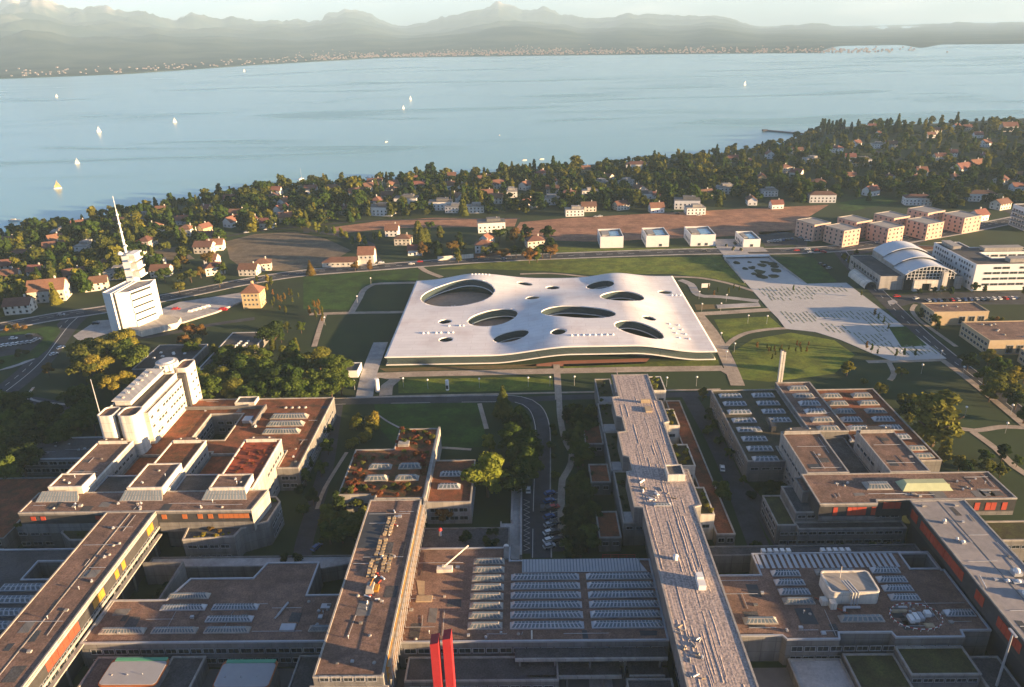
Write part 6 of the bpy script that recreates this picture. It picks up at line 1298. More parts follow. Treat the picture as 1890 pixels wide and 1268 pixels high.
while len(extra) < 45 and tries < 9000:
    tries += 1; px = rs.uniform(-60, 1960); lo = np.interp(px, [0, 400, 600, 960, 1400, 1500, 1900], [560, 440, 400, 392, 378, 360, 375]); hi = np.interp(px, [0, 110, 330, 560, 950, 1330, 1480, 1900], [450, 428, 392, 352, 328, 298, 262, 232])
    py = rs.uniform(hi, lo)
    if 416 < px < 700 and py > 425: continue
    p = PG(px, py)
    if shore_d(np.array([p[0]]), np.array([p[1]]))[0] < 22: continue
    if any((p[0]-q[0])**2+(p[1]-q[1])**2 < 24**2 for q in taken): continue
    taken.append(p); extra.append((px, py, rs.choice(['gable_a', 'gable_b', 'gable_c', 'hip_a', 'hip_b', 'gable_b', 'gable_b', 'flat_a']), rs.uniform(0, 180)))
HPOS = []
def villa_label(px, py, x, y, lab, grp):
    sd_ = float(shore_d(np.array([x]), np.array([y]))[0])
    if sd_ < 60: pl = 'on the lake shore' if px < 1400 else 'on the shore of the wooded point'
    elif px > 1480 and y < 700: pl = 'above the pink apartment blocks' if px < 1770 else 'beside the descending road'
    elif px > 1480: pl = 'on the slope behind the pink apartments'
    elif y < 520: pl = 'beside the main road near the mast tower'
    elif px < 330: pl = 'in the gardens behind the mast tower'
    elif px < 570: pl = 'beyond the round field'
    elif y < 600: pl = 'between the ploughed field and main road'
    elif y < 730: pl = 'along the far edge of the ploughed field'
    elif px < 960: pl = 'between ploughed field and lake'
    else: pl = 'under dense trees behind the white cubes'
    base = lab
    for cut in (' among', ' on the wooded'):
        if cut in base: base = base[:base.index(cut)]
    return base+' '+pl, grp+' '+pl
for px, py, k, a in HOUSES+extra:
    x, y, z = PG(px, py); HPOS.append((x, y))
    lab, grp = VLAB[k]; lab, grp = villa_label(px, py, x, y, lab, grp); t = thing('villa' if k not in ('long_a', 'flat_b') else 'apartment_house', lab, 'house', (x, y, z), grp, R(a+rs.uniform(-8, 8)))
    s = rs.uniform(0.88, 1.08)
    for me, nm in zip(VT[k], ('wall', 'roof', 'chimney')): local(nm, me, t, (0, 0, 0), 0, (s, s, s))
# farm by the road
fm = thing('farmhouse', 'old farmhouse with red-roofed tower house and long white wing by the road', 'house', (-125, 518, 0))
mb = MB(); mb.box(-148, -122.5, 513.5, 521, 0, 3.6); mb.build('long_wing', CREAM, fm); mb = MB(); mb.add([(-148.5, 513, 3.4), (-122.5, 513, 3.4), (-122.5, 517.5, 6.4), (-142, 517.5, 6.4), (-148.5, 521.5, 3.4), (-122.5, 521.5, 3.4)], [(0, 1, 2, 3), (3, 2, 5, 4), (0, 3, 4)]); mb.build('long_roof', TILEB, fm)
mb = MB(); mb.box(-122.4, -111, 517, 527, 0, 8); mb.add([(-122.4, 517, 8), (-122.4, 527, 8), (-122.4, 522, 12.3)], [(0, 2, 1)]); mb.add([(-111, 517, 8), (-111, 527, 8), (-111, 522, 12.3)], [(0, 1, 2)]); mb.build('tower_house', CREAM, fm); mb = MB()
mb.add([(-123, 516.3, 7.4), (-110.4, 516.3, 7.4), (-110.4, 522, 12.6), (-123, 522, 12.6), (-123, 527.7, 7.4), (-110.4, 527.7, 7.4)], [(0, 1, 2, 3), (3, 2, 5, 4)]); mb.build('roof', TILE, fm); win_row(fm, 's', -121.5, -112, 517, 5.6, 1.4, 1.2, 1.6); win_row(fm, 's', -146, -123, 513.5, 1.9, 1.2, 1.2, 3)
mb = MB(); x0, y0 = P(808, 481); x1, y1 = P(874, 476); x2, y2 = P(942, 470)
for (a, c, m) in (((x0, y0), (x1, y1), CREAM), ((x1+0.3, y1), (x2, y2), TILEB)):
    d = Vector((c[0]-a[0], c[1]-a[1])).normalized(); nn = Vector((-d.y, d.x))*0.4; q = [(a[0]-nn.x, a[1]-nn.y), (c[0]-nn.x, c[1]-nn.y), (c[0]+nn.x, c[1]+nn.y), (a[0]+nn.x, a[1]+nn.y)]
    mb = MB(); mb.prism(q, 0, 3.0); tag(mb.build('garden_wall', m), 'cream garden wall along the main road' if m is CREAM else 'brown garden wall continuing the cream wall along the main road', 'wall')

# ------------------------------------------------------------------ trees
LEAF = {'green': leaf_mat('leaf_green', (0.045, 0.078, 0.014), (0.090, 0.125, 0.024)), 'olive': leaf_mat('leaf_olive', (0.080, 0.095, 0.018), (0.155, 0.155, 0.032)), 'yellow': leaf_mat('leaf_yellow', (0.15, 0.145, 0.022), (0.27, 0.225, 0.038)),
        'dark': leaf_mat('leaf_dark', (0.022, 0.042, 0.012), (0.045, 0.068, 0.018)), 'rust': leaf_mat('leaf_rust', (0.14, 0.085, 0.025), (0.23, 0.135, 0.035)), 'red': leaf_mat('leaf_red', (0.15, 0.052, 0.026), (0.27, 0.10, 0.048)), 'bright': leaf_mat('leaf_bright', (0.12, 0.15, 0.022), (0.22, 0.24, 0.036))}
def crown(kind, n, leaf, seed):
    """leaf-sized quads through the volume of a 10 m tree's crown"""
    rs = np.random.RandomState(seed)
    if kind == 'conifer':
        t = rs.rand(n)**0.75; z = 1.0+9*(1-t) if False else 1.0+9.0*(1-np.sqrt(rs.rand(n))); k = np.clip((10-z)/9, 0, 1)
        tier = 0.8+0.2*np.abs(np.sin(z*3.1)); r_ = 2.5*k*tier*np.sqrt(rs.uniform(0.35, 1, n))*rs.uniform(0.8, 1.08, n); a = rs.rand(n)*6.2832
        C = np.stack([r_*np.cos(a), r_*np.sin(a), z-0.15*r_], -1); Nn = np.stack([np.cos(a), np.sin(a), 0.55+0*a], -1)
    elif kind == 'poplar':
        z = 0.9+9.1*rs.rand(n); u = (z-0.9)/9.1; pr = 1.35*np.sin(np.pi*np.clip(u*0.93+0.07, 0, 1))**0.6*(0.85+0.25*np.sin(z*2.3+1)*np.sin(z*5.1)); a = rs.rand(n)*6.2832
        r_ = pr*np.sqrt(rs.uniform(0.4, 1, n)); C = np.stack([r_*np.cos(a), r_*np.sin(a), z], -1); Nn = np.stack([np.cos(a), np.sin(a), 0.35+0*a], -1)
    else:
        if kind == 'round': L_ = [((0, 0, 6.0), (2.1, 2.1, 2.2))]+[((rs.uniform(1.4, 3.2)*math.cos(i*0.78+rs.rand()*.8), rs.uniform(1.4, 3.2)*math.sin(i*0.78+rs.rand()*.8), rs.uniform(3.4, 7.8)), (rs.uniform(0.8, 1.7),)*2+(rs.uniform(0.7, 1.4),)) for i in range(11)]+[((rs.uniform(-1.4, 1.4), rs.uniform(-1.4, 1.4), rs.uniform(7.6, 9.0)), (rs.uniform(0.9, 1.4),)*3) for i in range(3)]
        elif kind == 'spread': L_ = [((rs.uniform(1.2, 3.6)*math.cos(i*0.7), rs.uniform(1.2, 3.6)*math.sin(i*0.7), rs.uniform(4.5, 8.0)), (rs.uniform(1.3, 2.2),)*2+(rs.uniform(1.0, 1.5),)) for i in range(9)]
        elif kind == 'oval': L_ = [((rs.uniform(0, 1.1)*math.cos(i*2.1), rs.uniform(0, 1.1)*math.sin(i*2.1), 2.6+i*0.85), (rs.uniform(1.3, 1.9)*(1-0.05*i),)*2+(1.3,)) for i in range(8)]
        elif kind == 'sapling': L_ = [((rs.uniform(-.5, .5), rs.uniform(-.5, .5), 3.2+i*1.2), (1.0-0.1*i, 1.0-0.1*i, 0.9)) for i in range(5)]
        else: L_ = [((rs.uniform(-2.2, 2.2), rs.uniform(-2.2, 2.2), rs.uniform(1.8, 4.2)), (rs.uniform(1.4, 2.4),)*2+(rs.uniform(1.3, 2.2),)) for i in range(7)]      # shrub
        w = np.array([l[1][0]**2 for l in L_]); idx = rs.choice(len(L_), n, p=w/w.sum())
        c = np.array([l[0] for l in L_])[idx]; rad = np.array([l[1] for l in L_])[idx]
        d = rs.normal(size=(n, 3)); d /= np.linalg.norm(d, axis=1)[:, None]; d[:, 2] = np.where(d[:, 2] < -0.45, -d[:, 2], d[:, 2])
        rr = rs.uniform(0.30, 1.0, n)**0.45*rs.uniform(0.82, 1.22, n)
        C = c+d*rad*rr[:, None]; Nn = d+rs.normal(size=(n, 3))*0.35
    Nn = Nn+rs.normal(size=(n, 3))*0.35; Nn /= np.linalg.norm(Nn, axis=1)[:, None]
    up = rs.normal(size=(n, 3)); T_ = np.cross(Nn, up); T_ /= np.linalg.norm(T_, axis=1)[:, None]; B = np.cross(Nn, T_)
    s = leaf*rs.uniform(0.55, 1.25, n)[:, None]; s2 = s*rs.uniform(0.6, 1.0, n)[:, None]
    V = np.stack([C-T_*s-B*s2*0.6, C+T_*s*0.7-B*s2, C+T_*s+B*s2*0.7, C-T_*s*0.6+B*s2], 1).reshape(-1, 3)
    return V, np.arange(4*n).reshape(n, 4)
def trunk(kind):
    mb = MB(); top = {'conifer': 9.0, 'poplar': 8.5, 'shrub': 2.5}.get(kind, 6.0); r0 = 0.10 if kind == 'sapling' else 0.26
    mb.cyl(0, 0, -0.4, top*0.5, r0, r0*0.7, 7); mb.cyl(0, 0, top*0.5, top, r0*0.7, 0.06, 7)
    if kind in ('round', 'spread', 'oval'):
        for i in range(5): a = i*1.26; mb.tube((0, 0, 2.6+0.4*i), (2.1*math.cos(a), 2.1*math.sin(a), 5.2+0.4*i), 0.09, 5)
    return mb
TR_ME = {k: None for k in ('round', 'spread', 'oval', 'sapling', 'conifer', 'poplar', 'shrub')}
for k in TR_ME:
    mb = trunk(k); me = bpy.data.meshes.new('trunk'); me.from_pydata(mb.v, [], mb.f); me.materials.append(BARK); me.update(); TR_ME[k] = me
CRN = {}
def crown_me(kind, col, var, near=True):
    key = (kind, col, var, near)
    if key not in CRN:
        n, lf = {'sapling': (420, 0.42), 'shrub': (1500, 0.36), 'conifer': (2400, 0.36), 'poplar': (1900, 0.32)}.get(kind, (3600, 0.29)) if near else {'conifer': (700, 0.55), 'poplar': (700, 0.42)}.get(kind, (900, 0.52))
        V, q = crown(kind, n, lf, 100+var*17+hash(kind) % 1 + len(kind))
        CRN[key] = np_mesh('crown', V, q, [LEAF[col]])
    return CRN[key]
TREES = 0
import re
CW = {'dark': 'dark green', 'green': 'mid-green', 'olive': 'olive-brown', 'yellow': 'yellow-green', 'rust': 'rust-coloured', 'bright': 'bright green', 'red': 'red'}
KW = {'round': 'rounded', 'spread': 'spreading', 'oval': 'upright', 'conifer': 'conical', 'poplar': 'columnar', 'sapling': 'slender', 'shrub': 'low'}
def relabel(label, kind, col):
    m = re.search(r'\b(tree|bush|shrub)\b', label)
    return f"{CW[col]} {KW[kind]} {'shrub' if kind == 'shrub' else 'tree'}{label[m.end():]}" if m else label
def tree(x, y, z, H, kind, col, label, group, name=None, wide=1.0, near=True):
    global TREES
    nm = name or {'conifer': 'conifer_tree', 'poplar': 'poplar_tree', 'shrub': 'shrub', 'sapling': 'young_tree'}.get(kind, 'broadleaf_tree')
    s = H/10.0; t = thing(nm, label, 'shrub' if kind == 'shrub' else 'tree', (x, y, z), group, random.uniform(0, 6.28))
    for o, me in (('trunk', TR_ME[kind]), ('crown', crown_me(kind, col, random.randrange(3), near))): local(o, me, t, (0, 0, 0), 0, (s*wide, s*wide, s))
    TREES += kind != 'shrub'
    return t
def TC(px, py, H, kind, col, label, group, wide=1.0, zb=0.0):
    """a tree whose crown is centred on that survey point"""
    x, y = P(px, py, zb+0.58*H); return tree(x, y, zb, H, kind, col, label, group, None, wide)
rs = random.Random(33)
def inpoly(x, y, poly):
    c = False
    for i in range(len(poly)):
        (x0, y0), (x1, y1) = poly[i-1], poly[i]
        if (y0 > y) != (y1 > y) and x < (x1-x0)*(y-y0)/(y1-y0)+x0: c = not c
    return c
def wood(poly, n, H, kinds, cols, label, group, gap=4.0, wide=1.0):
    pts = []; tr_ = 0; xs = [p[0] for p in poly]; ys_ = [p[1] for p in poly]
    while len(pts) < n and tr_ < n*60:
        tr_ += 1; a, b_ = rs.uniform(min(xs), max(xs)), rs.uniform(min(ys_), max(ys_))
        if not inpoly(a, b_, poly): continue
        h = rs.uniform(*H); x, y = P(a, b_, 0.58*h)
        if any((x-u)**2+(y-v)**2 < gap**2 for u, v in pts): continue
        pts.append((x, y)); c = rs.choice(cols); k = rs.choice(kinds); tree(x, y, 0, h, k, c, relabel(label, k, c), group, None, wide)
BL = ['round', 'spread', 'round', 'oval']
wood([(0, 740), (60, 735), (90, 755), (165, 715), (185, 760), (130, 805), (60, 815), (30, 870), (0, 890)], 34, (10, 15), BL, ['dark', 'green', 'green'], 'dark green tree in the wood beside the annex', 'wood beside the annex', 4.4, 1.25)
wood([(128, 680), (150, 625), (215, 615), (250, 655), (245, 672), (200, 665), (165, 690)], 12, (12, 16), ['round', 'spread'], ['yellow', 'olive', 'olive', 'green'], 'large yellowing tree beside the road junction', 'yellowing trees by the junction', 4.4, 1.3)
for px, py, H, k, c, lab in ((88, 680, 7, 'round', 'rust', 'small rust-coloured tree on the verge of the road junction'), (203, 705, 12, 'spread', 'yellow', 'wide yellow tree behind the flagpole of the tower block'), (232, 700, 11, 'round', 'yellow', 'round yellow tree against the tower block'), (180, 702, 9, 'spread', 'olive', 'olive tree leaning out beside the wide yellow tree')): TC(px, py, H, k, c, lab, 'single trees near the tower block', 1.15)
wood([(355, 665), (420, 640), (470, 660), (500, 615), (545, 625), (600, 660), (655, 665), (650, 715), (560, 728), (430, 728), (365, 720)], 42, (11, 15.5), BL, ['olive', 'green', 'green', 'green', 'dark'], 'leafy olive tree in the belt behind the low laboratory block', 'tree belt behind the laboratory block', 4.0, 1.3)
wood([(300, 615), (345, 600), (400, 620), (400, 650), (335, 640)], 7, (8, 11), BL, ['olive', 'green', 'rust'], 'tree between the mast tower and the dark halls', 'trees by the dark halls', 4)
wood([(480, 600), (560, 590), (560, 640), (490, 640)], 7, (6, 9), ['oval', 'round'], ['olive', 'green'], 'small tree beside the hall with rows of roof lights', 'small trees by the hall', 4)
for i in range(26):
    px = 500+rs.uniform(0, 100); py = 545+(px-500)*0.32+rs.uniform(-22, 20); TC(px, py, rs.uniform(4.5, 7), 'sapling', rs.choice(['rust', 'rust', 'olive']), 'slender rust-leaved sapling in the grove by the ochre house', 'saplings by the ochre house', 1.0)
for i in range(20):
    px = rs.uniform(1395, 1500); py = 640+rs.uniform(-8, 18); TC(px, py, rs.uniform(3.5, 5), 'sapling', rs.choice(['rust', 'olive']), 'thin young tree on the curved lawn by the plaza', 'young trees on the curved lawn')
for px, py in ((1308, 528), (1325, 534), (1345, 535), (1355, 528), (1365, 532), (1318, 540), (1465, 530), (1590, 540), (1615, 575), (1622, 583), (1632, 590), (1640, 602), (1610, 640), (1620, 648), (1670, 648), (1690, 650), (1655, 650), (1600, 635)): TC(px, py, rs.uniform(4, 6), 'sapling', rs.choice(['olive', 'green', 'rust']), 'thin young tree planted beside the striped plaza', 'young trees beside the plaza')
wood([(645, 765), (690, 755), (690, 800), (660, 830), (640, 830)], 7, (6, 9), ['oval', 'shrub'], ['olive', 'yellow'], 'yellow-green bush in the row beside the square lawn', 'bushes beside the square lawn', 3)
TC(928, 735, 15, 'conifer', 'olive', 'tall brownish spruce at the bend of the inner road', 'single trees by the inner road', 1.35)
wood([(920, 765), (975, 760), (985, 830), (975, 890), (935, 900), (925, 830)], 13, (10, 14), BL, ['dark', 'green', 'green'], 'dark tree clustered at the inside of the road bend', 'trees inside the road bend', 3.6, 1.25)
TC(903, 815, 9, 'round', 'bright', 'bright yellow-green tree behind the bushy lime beside the brown roof', 'single trees by the inner road', 1.0); TC(898, 872, 18, 'round', 'bright', 'large bushy yellow-green lime beside the brown-roofed block', 'single trees by the inner road', 1.3)
TC(822, 945, 8, 'spread', 'rust', 'small rust-coloured tree before the brown-roofed block', 'single trees by the inner road', 1.0); TC(860, 985, 5, 'shrub', 'dark', 'dark shrub on the roof terrace behind the wide hall', None, 1.2, 5)
wood([(600, 930), (670, 915), (690, 945), (660, 1010), (600, 1015)], 8, (8, 12), BL, ['olive', 'green', 'dark'], 'tree beside the scaffolded building and service road', 'trees beside the scaffolded building', 3.6, 1.3)
wood([(590, 770), (630, 755), (615, 850), (580, 930), (550, 960), (540, 900), (580, 830)], 10, (5, 8), ['round', 'shrub'], ['dark', 'green'], 'dark bush along the laboratory block service road', 'bushes along the service road', 3.2)
wood([(1045, 745), (1095, 745), (1095, 800), (1075, 850), (1095, 920), (1095, 1000), (1050, 1005), (1060, 900), (1065, 840), (1045, 790)], 40, (6.5, 10.5), ['round', 'oval', 'round', 'shrub'], ['dark', 'green', 'green'], 'dark leafy tree in the strip beside the winding path', 'strip beside the winding path', 2.6, 1.25)
wood([(1012, 750), (1028, 760), (1030, 820), (1040, 850), (1028, 880), (1012, 880)], 6, (3, 5), ['shrub'], ['dark', 'green'], 'low dark shrub between inner road and winding path', 'shrubs by the inner road', 2.5)
wood([(1290, 745), (1310, 740), (1330, 800), (1365, 860), (1380, 900), (1350, 860), (1310, 800)], 8, (4, 7), ['shrub', 'round'], ['dark', 'green'], 'dark shrub against the skylight block wall', 'shrubs against the skylight block', 3)
TC(1335, 905, 10, 'round', 'green', 'round green tree at the corner of the east service road', 'single trees on the east side', 1.0); TC(1298, 725, 7, 'round', 'olive', 'olive tree at the head of the east service road', 'single trees on the east side')
wood([(1370, 905), (1440, 880), (1460, 900), (1400, 950)], 6, (4, 6), ['shrub', 'round'], ['dark'], 'dark shrub between the skylight block and green terraces', 'shrubs by the green terraces', 3); wood([(1370, 1000), (1500, 990), (1640, 985), (1640, 1010), (1380, 1020)], 9, (3, 5), ['shrub'], ['dark', 'green'], 'dark shrub in the bed below the green terraces', 'shrubs below the green terraces', 3)
TC(1732, 765, 24, 'oval', 'olive', 'tall yellow-green tree towering beside the skylight block', 'single trees on the east side', 1.7); TC(1745, 830, 11, 'oval', 'olive', 'smaller olive tree in front of the tall yellow-green tree', 'single trees on the east side', 1.1); TC(1565, 678, 8, 'round', 'yellow', 'round yellow tree on the lawn edge behind the skylight block', 'single trees on the east side', 1.2)
TC(1665, 685, 5, 'spread', 'yellow', 'low spreading yellow tree on the lawn by the path fork', 'single trees on the east side', 1.3)
wood([(1595, 695), (1640, 700), (1640, 730), (1600, 720)], 4, (5, 7), ['shrub', 'round'], ['olive', 'rust', 'yellow'], 'autumn bush behind the skylight block corner', 'autumn bushes by the skylight block', 3)
wood([(1660, 715), (1690, 700), (1700, 740), (1690, 780), (1650, 740)], 7, (5, 8), ['round', 'shrub'], ['dark', 'olive'], 'dark bush beside the tall yellow-green tree', 'bushes around the tall tree', 3); wood([(1760, 830), (1830, 820), (1890, 850), (1890, 900), (1830, 880), (1770, 870)], 10, (5, 8), ['round', 'shrub'], ['dark', 'green', 'olive'], 'dark bush on the slope beyond the east wing', 'bushes beyond the east wing', 3.4)
wood([(1770, 660), (1830, 650), (1900, 690), (1900, 770), (1840, 730), (1790, 690)], 14, (8, 12), BL, ['olive', 'dark', 'yellow', 'green'], 'tree in the grove below the beige buildings', 'grove below the beige buildings', 4.5, 1.25)
wood([(1690, 560), (1730, 570), (1735, 610), (1700, 590)], 6, (6, 8), BL, ['dark', 'olive'], 'tree against the beige building with dark gates', 'trees by the beige building', 3.5); wood([(1820, 590), (1860, 580), (1890, 600), (1850, 610)], 4, (5, 7), BL, ['olive', 'rust', 'dark'], 'small tree between the two beige buildings', 'trees between the beige buildings', 3.5)
wood([(1790, 515), (1830, 510), (1900, 528), (1900, 535), (1800, 532)], 8, (5, 7), ['round', 'oval'], ['olive', 'green'], 'street tree before the white office building', 'street trees by the offices', 3.5); wood([(1680, 535), (1770, 533), (1770, 538), (1680, 540)], 5, (4, 6), ['round'], ['dark', 'olive'], 'street tree before the vaulted hall', 'street trees by the vaulted hall', 4)
wood([(1550, 470), (1590, 462), (1600, 480), (1590, 500), (1575, 490)], 7, (4, 7), ['oval', 'round'], ['dark', 'olive'], 'tree beside the vaulted hall and its road', 'trees beside the vaulted hall', 4)
wood([(0, 600), (40, 592), (52, 600), (0, 612)], 5, (4, 6), ['round', 'shrub'], ['yellow', 'rust'], 'yellow bush by the car park at the road junction', 'yellow bushes by the car park', 3); wood([(0, 650), (55, 640), (50, 655), (0, 665)], 4, (3, 5), ['shrub'], ['dark'], 'dark shrub at the edge of the junction car park', 'shrubs by the car park', 3)
# trees around the houses across the main road
wood([(735, 430), (800, 400), (840, 405), (860, 440), (1000, 420), (1030, 440), (1025, 470), (960, 478), (880, 466), (820, 476), (750, 470)], 26, (8, 13), BL+['conifer'], ['olive', 'green', 'dark', 'rust'], 'tree around the houses between field and main road', 'trees around the roadside houses', 4.5, 1.25)
for px, py, H in ((778, 440, 20), (786, 440, 19), (772, 430, 22)): TC(px, py, H, 'poplar', 'olive', 'tall poplar in the clump by the roadside houses', 'poplar clump by the roadside houses', 1.5)
TC(1016, 452, 14, 'round', 'dark', 'large dark round tree at the field corner by the main road', 'single trees by the main road', 1.1); TC(808, 455, 12, 'conifer', 'dark', 'dark conifer beside the poplar clump', 'single trees by the main road', 1.5); TC(572, 492, 11, 'conifer', 'rust', 'rust-coloured conifer beside the farmhouse wing', 'single trees by the main road', 1.4); TC(655, 490, 7, 'round', 'rust', 'rust-leaved tree in front of the farmhouse', 'single trees by the main road', 1.3)
TC(682, 488, 8, 'oval', 'rust', 'taller rust-leaved tree in front of the farmhouse roof', 'single trees by the main road', 1.2)
for i in range(13): TC(556+i*12+rs.uniform(-3, 3), 412+i*2.6+rs.uniform(-3, 3) if i < 8 else 438+rs.uniform(-5, 5), rs.uniform(7, 10), 'oval', rs.choice(['bright', 'yellow', 'bright']), 'bright yellow-green tree in the avenue beside the round field', 'avenue beside the round field', 1.1)
wood([(300, 480), (420, 470), (440, 510), (330, 535), (300, 520)], 12, (8, 12), BL, ['olive', 'rust', 'green'], 'tree along the main road behind the mast tower', 'trees behind the mast tower', 5, 1.1); wood([(470, 505), (500, 500), (505, 525), (480, 535)], 4, (5, 8), ['oval'], ['olive', 'yellow'], 'olive tree beside the ochre house and main road', 'trees beside the ochre house', 3)
# red shrubs on the planted roof, planter shrubs
def shrub_on(x, y, z, h, col, label, group): tree(x, y, z, h, 'shrub', col, label, group, None, rs.uniform(0.9, 1.3))
for (x0, x1, y0, y1, n) in ((-66, -60, 215, 224, 20), (-65, -60.5, 224, 242, 12), (-51.5, -38, 247, 258.5, 34), (-40, -38, 224, 241, 14), (-58, -39, 213, 220, 22), (-60, -40, 236, 242, 12)):
    for i in range(n): shrub_on(rs.uniform(x0, x1), rs.uniform(y0, y1), 9.5, rs.uniform(1.2, 3.4), rs.choice(['red', 'red', 'red', 'olive']), 'red-leaved shrub growing on the planted roof', 'red shrubs on the planted roof')
for i in range(34): shrub_on(rs.uniform(-106, -94.6), rs.uniform(215, 238.5), 15.9, rs.uniform(0.8, 1.7), 'red', 'low red shrub on the brightest red wing roof', 'red shrubs on the wing roof')
for (x0, x1, y0, y1) in ((53, 58.4, 290, 302), (54, 58.4, 259, 271.4), (53, 58.4, 230, 243), (54.4, 58.4, 201, 215)):
    for i in range(6): shrub_on(rs.uniform(x0, x1), y0+(y1-y0)*(i+.5)/6, 9.5, rs.uniform(1.8, 3.0), rs.choice(['yellow', 'olive', 'bright']), 'yellow-green shrub in a terrace planter of the raked-gravel building', 'planter shrubs of the raked-gravel building')
for (x0, x1, y0, y1, n) in ((29.6, 34, 282, 302, 6), (29.4, 33, 258, 279, 6), (29.4, 33, 230, 254, 6), (30, 33, 200, 226, 6)):
    for i in range(n): shrub_on(rs.uniform(x0, x1), rs.uniform(y0, y1), 8.7, rs.uniform(1.2, 2.2), rs.choice(['dark', 'green']), 'dark green shrub on a shaded stepped terrace', 'shrubs on the stepped terraces')
for (x0, x1, y0, y1, n, col) in ((-170, -150, 199, 201, 7, 'olive'), (-147, -139, 192.6, 195, 5, 'green'), (-110.4, -96, 191.8, 194.5, 9, 'yellow'), (-106, -100, 194, 197, 3, 'rust'), (-92, -86.4, 204, 213, 4, 'bright')):
    for i in range(n): shrub_on(rs.uniform(x0, x1), rs.uniform(y0, y1), 8.8, rs.uniform(1.2, 2.4), col, 'terrace shrub along the edge of the three-winged building', 'terrace shrubs of the three-winged building')
for (x0, x1, y0, y1, n) in ((-119, -109, 168, 180, 6), (-80, -66, 183, 187, 4), (65.6, 77, 190, 195, 6), (-24, -9, 189, 200, 8), (86, 118, 190, 195, 9)):
    for i in range(n): shrub_on(rs.uniform(x0, x1), rs.uniform(y0, y1), 0 if x0 in (-119, 65.6, 86) else 5.0, rs.uniform(2.5, 4), 'dark', {-119: 'dark green shrub in the walled court beside the brown-roofed spine', -80: 'dark green shrub on the paved walkway deck', 65.6: 'dark green shrub by the east service road end', -24: 'dark green shrub on the roof terrace behind the wide hall', 86: 'dark green shrub in the bed below the green terraces and red strips'}[x0], 'shrubs in the shaded courts')

# the wooded village between the fields and the lake
cand = []
tr_ = 0; hp = np.array(HPOS)
while len(cand) < 2600 and tr_ < 120000:
    tr_ += 1; px = rs.uniform(-160, 2060)
    lo = np.interp(px, [-160, 0, 160, 400, 560, 700, 960, 1250, 1400, 1480, 1550, 1640, 1760, 1900, 2060], [600, 590, 545, 470, 425, 402, 396, 384, 378, 372, 372, 368, 372, 385, 380]); hi = np.interp(px, [-160, 0, 110, 330, 560, 950, 1330, 1440, 1490, 1560, 1900, 2060], [452, 432, 410, 374, 337, 313, 282, 266, 246, 233, 216, 208])
    py = rs.uniform(hi, lo)**1.0
    if rs.random() > 0.65+0.35*(lo-py)/(lo-hi+1e-6)*(0.75 if px < 500 else 1): continue
    if 416 < px < 700 and py > 428: continue
    if 1540 < px < 1660 and 358 < py < 392: continue
    if 950 < px < 1000 and 355 < py < 370: continue
    if 266 < px < 365 and 452 < py < 485: continue
    x, y, z = PG(px, py)
    if shore_d(np.array([x]), np.array([y]))[0] < 3: continue
    if ((hp[:, 0]-x)**2+(hp[:, 1]-y)**2).min() < 8.5**2: continue
    if ((hp[:, 0]-x)**2 < 7**2).__and__((hp[:, 1]-y > 0) & (hp[:, 1]-y < 20)).any() and rs.random() < 0.75: continue
    big = rs.random(); H = rs.uniform(7, 11) if big < 0.5 else rs.uniform(10, 15) if big < 0.92 else rs.uniform(15, 21)
    k = rs.choice(['round', 'round', 'spread', 'oval', 'round', 'conifer']) if H < 14 else rs.choice(['oval', 'poplar', 'round', 'conifer'])
    cand.append((H/math.hypot(x, y), x, y, z, H, k, rs.choice(['green', 'olive', 'olive', 'green', 'dark', 'olive', 'green', 'yellow'])))  # olive and yellow weighted up: golden low sun put into the leaf colour
for _ in range(150):
    px = rs.uniform(1470, 1960); py = rs.uniform(300, np.interp(px, [1470, 1560, 1680, 1800, 1900], [384, 372, 378, 392, 372])); x, y, z = PG(px, py)
    if ((hp[:, 0]-x)**2+(hp[:, 1]-y)**2).min() < 9**2: continue
    cand.append((rs.uniform(8, 13)/math.hypot(x, y), x, y, z, rs.uniform(8, 13), rs.choice(['round', 'round', 'spread', 'oval', 'conifer']), rs.choice(['green', 'dark', 'olive', 'dark'])))
for px, H in ((1520, 22), (1527, 24), (1534, 21), (1541, 23), (1549, 22), (1556, 19), (1570, 16), (1634, 19), (1640, 20), (1650, 18), (1655, 17), (1765, 14)):
    x, y, z = PG(px, 246+rs.uniform(-4, 4)); cand.append((9, x, y, z, H, 'poplar', 'dark'))
for px, py, H, k in ((85, 430, 15, 'round'), (190, 415, 8, 'round'), (520, 352, 21, 'oval'), (530, 356, 18, 'round'), (487, 362, 17, 'round'), (405, 362, 16, 'oval'), (433, 366, 14, 'oval'), (200, 470, 17, 'round'), (285, 450, 15, 'round'), (305, 470, 14, 'spread'), (160, 505, 14, 'conifer'), (655, 395, 19, 'poplar'), (660, 396, 17, 'poplar'), (1445, 310, 18, 'oval'), (1010, 335, 14, 'conifer'), (950, 330, 14, 'conifer')):
    x, y, z = PG(px, py); cand.append((9, x, y, z, H, k, rs.choice(['olive', 'olive', 'green'])))
cand.sort(key=lambda c: -c[0])
room = max(0, 300-TREES)
VN = {'round': 'rounded', 'spread': 'spreading', 'oval': 'upright', 'conifer': 'dark pointed', 'poplar': 'tall columnar', 'sapling': 'young'}
for s, x, y, z, H, k, c in cand[:room]:
    pl = 'on the lake shore' if float(shore_d(np.array([x]), np.array([y]))[0]) < 45 else 'in the gardens behind the mast tower' if x < -180 else 'in the village beyond the ploughed field' if x < 210 else 'around the houses behind the pink apartments'
    tree(x, y, z-0.2, H, k, c, f'{CW[c]} {KW[k]} tree {pl}', 'village trees '+pl, None, 1.12, False)
VV = []; QQ = []; MI = []; off = 0; cols = ['green', 'olive', 'dark', 'yellow']
lib = {}
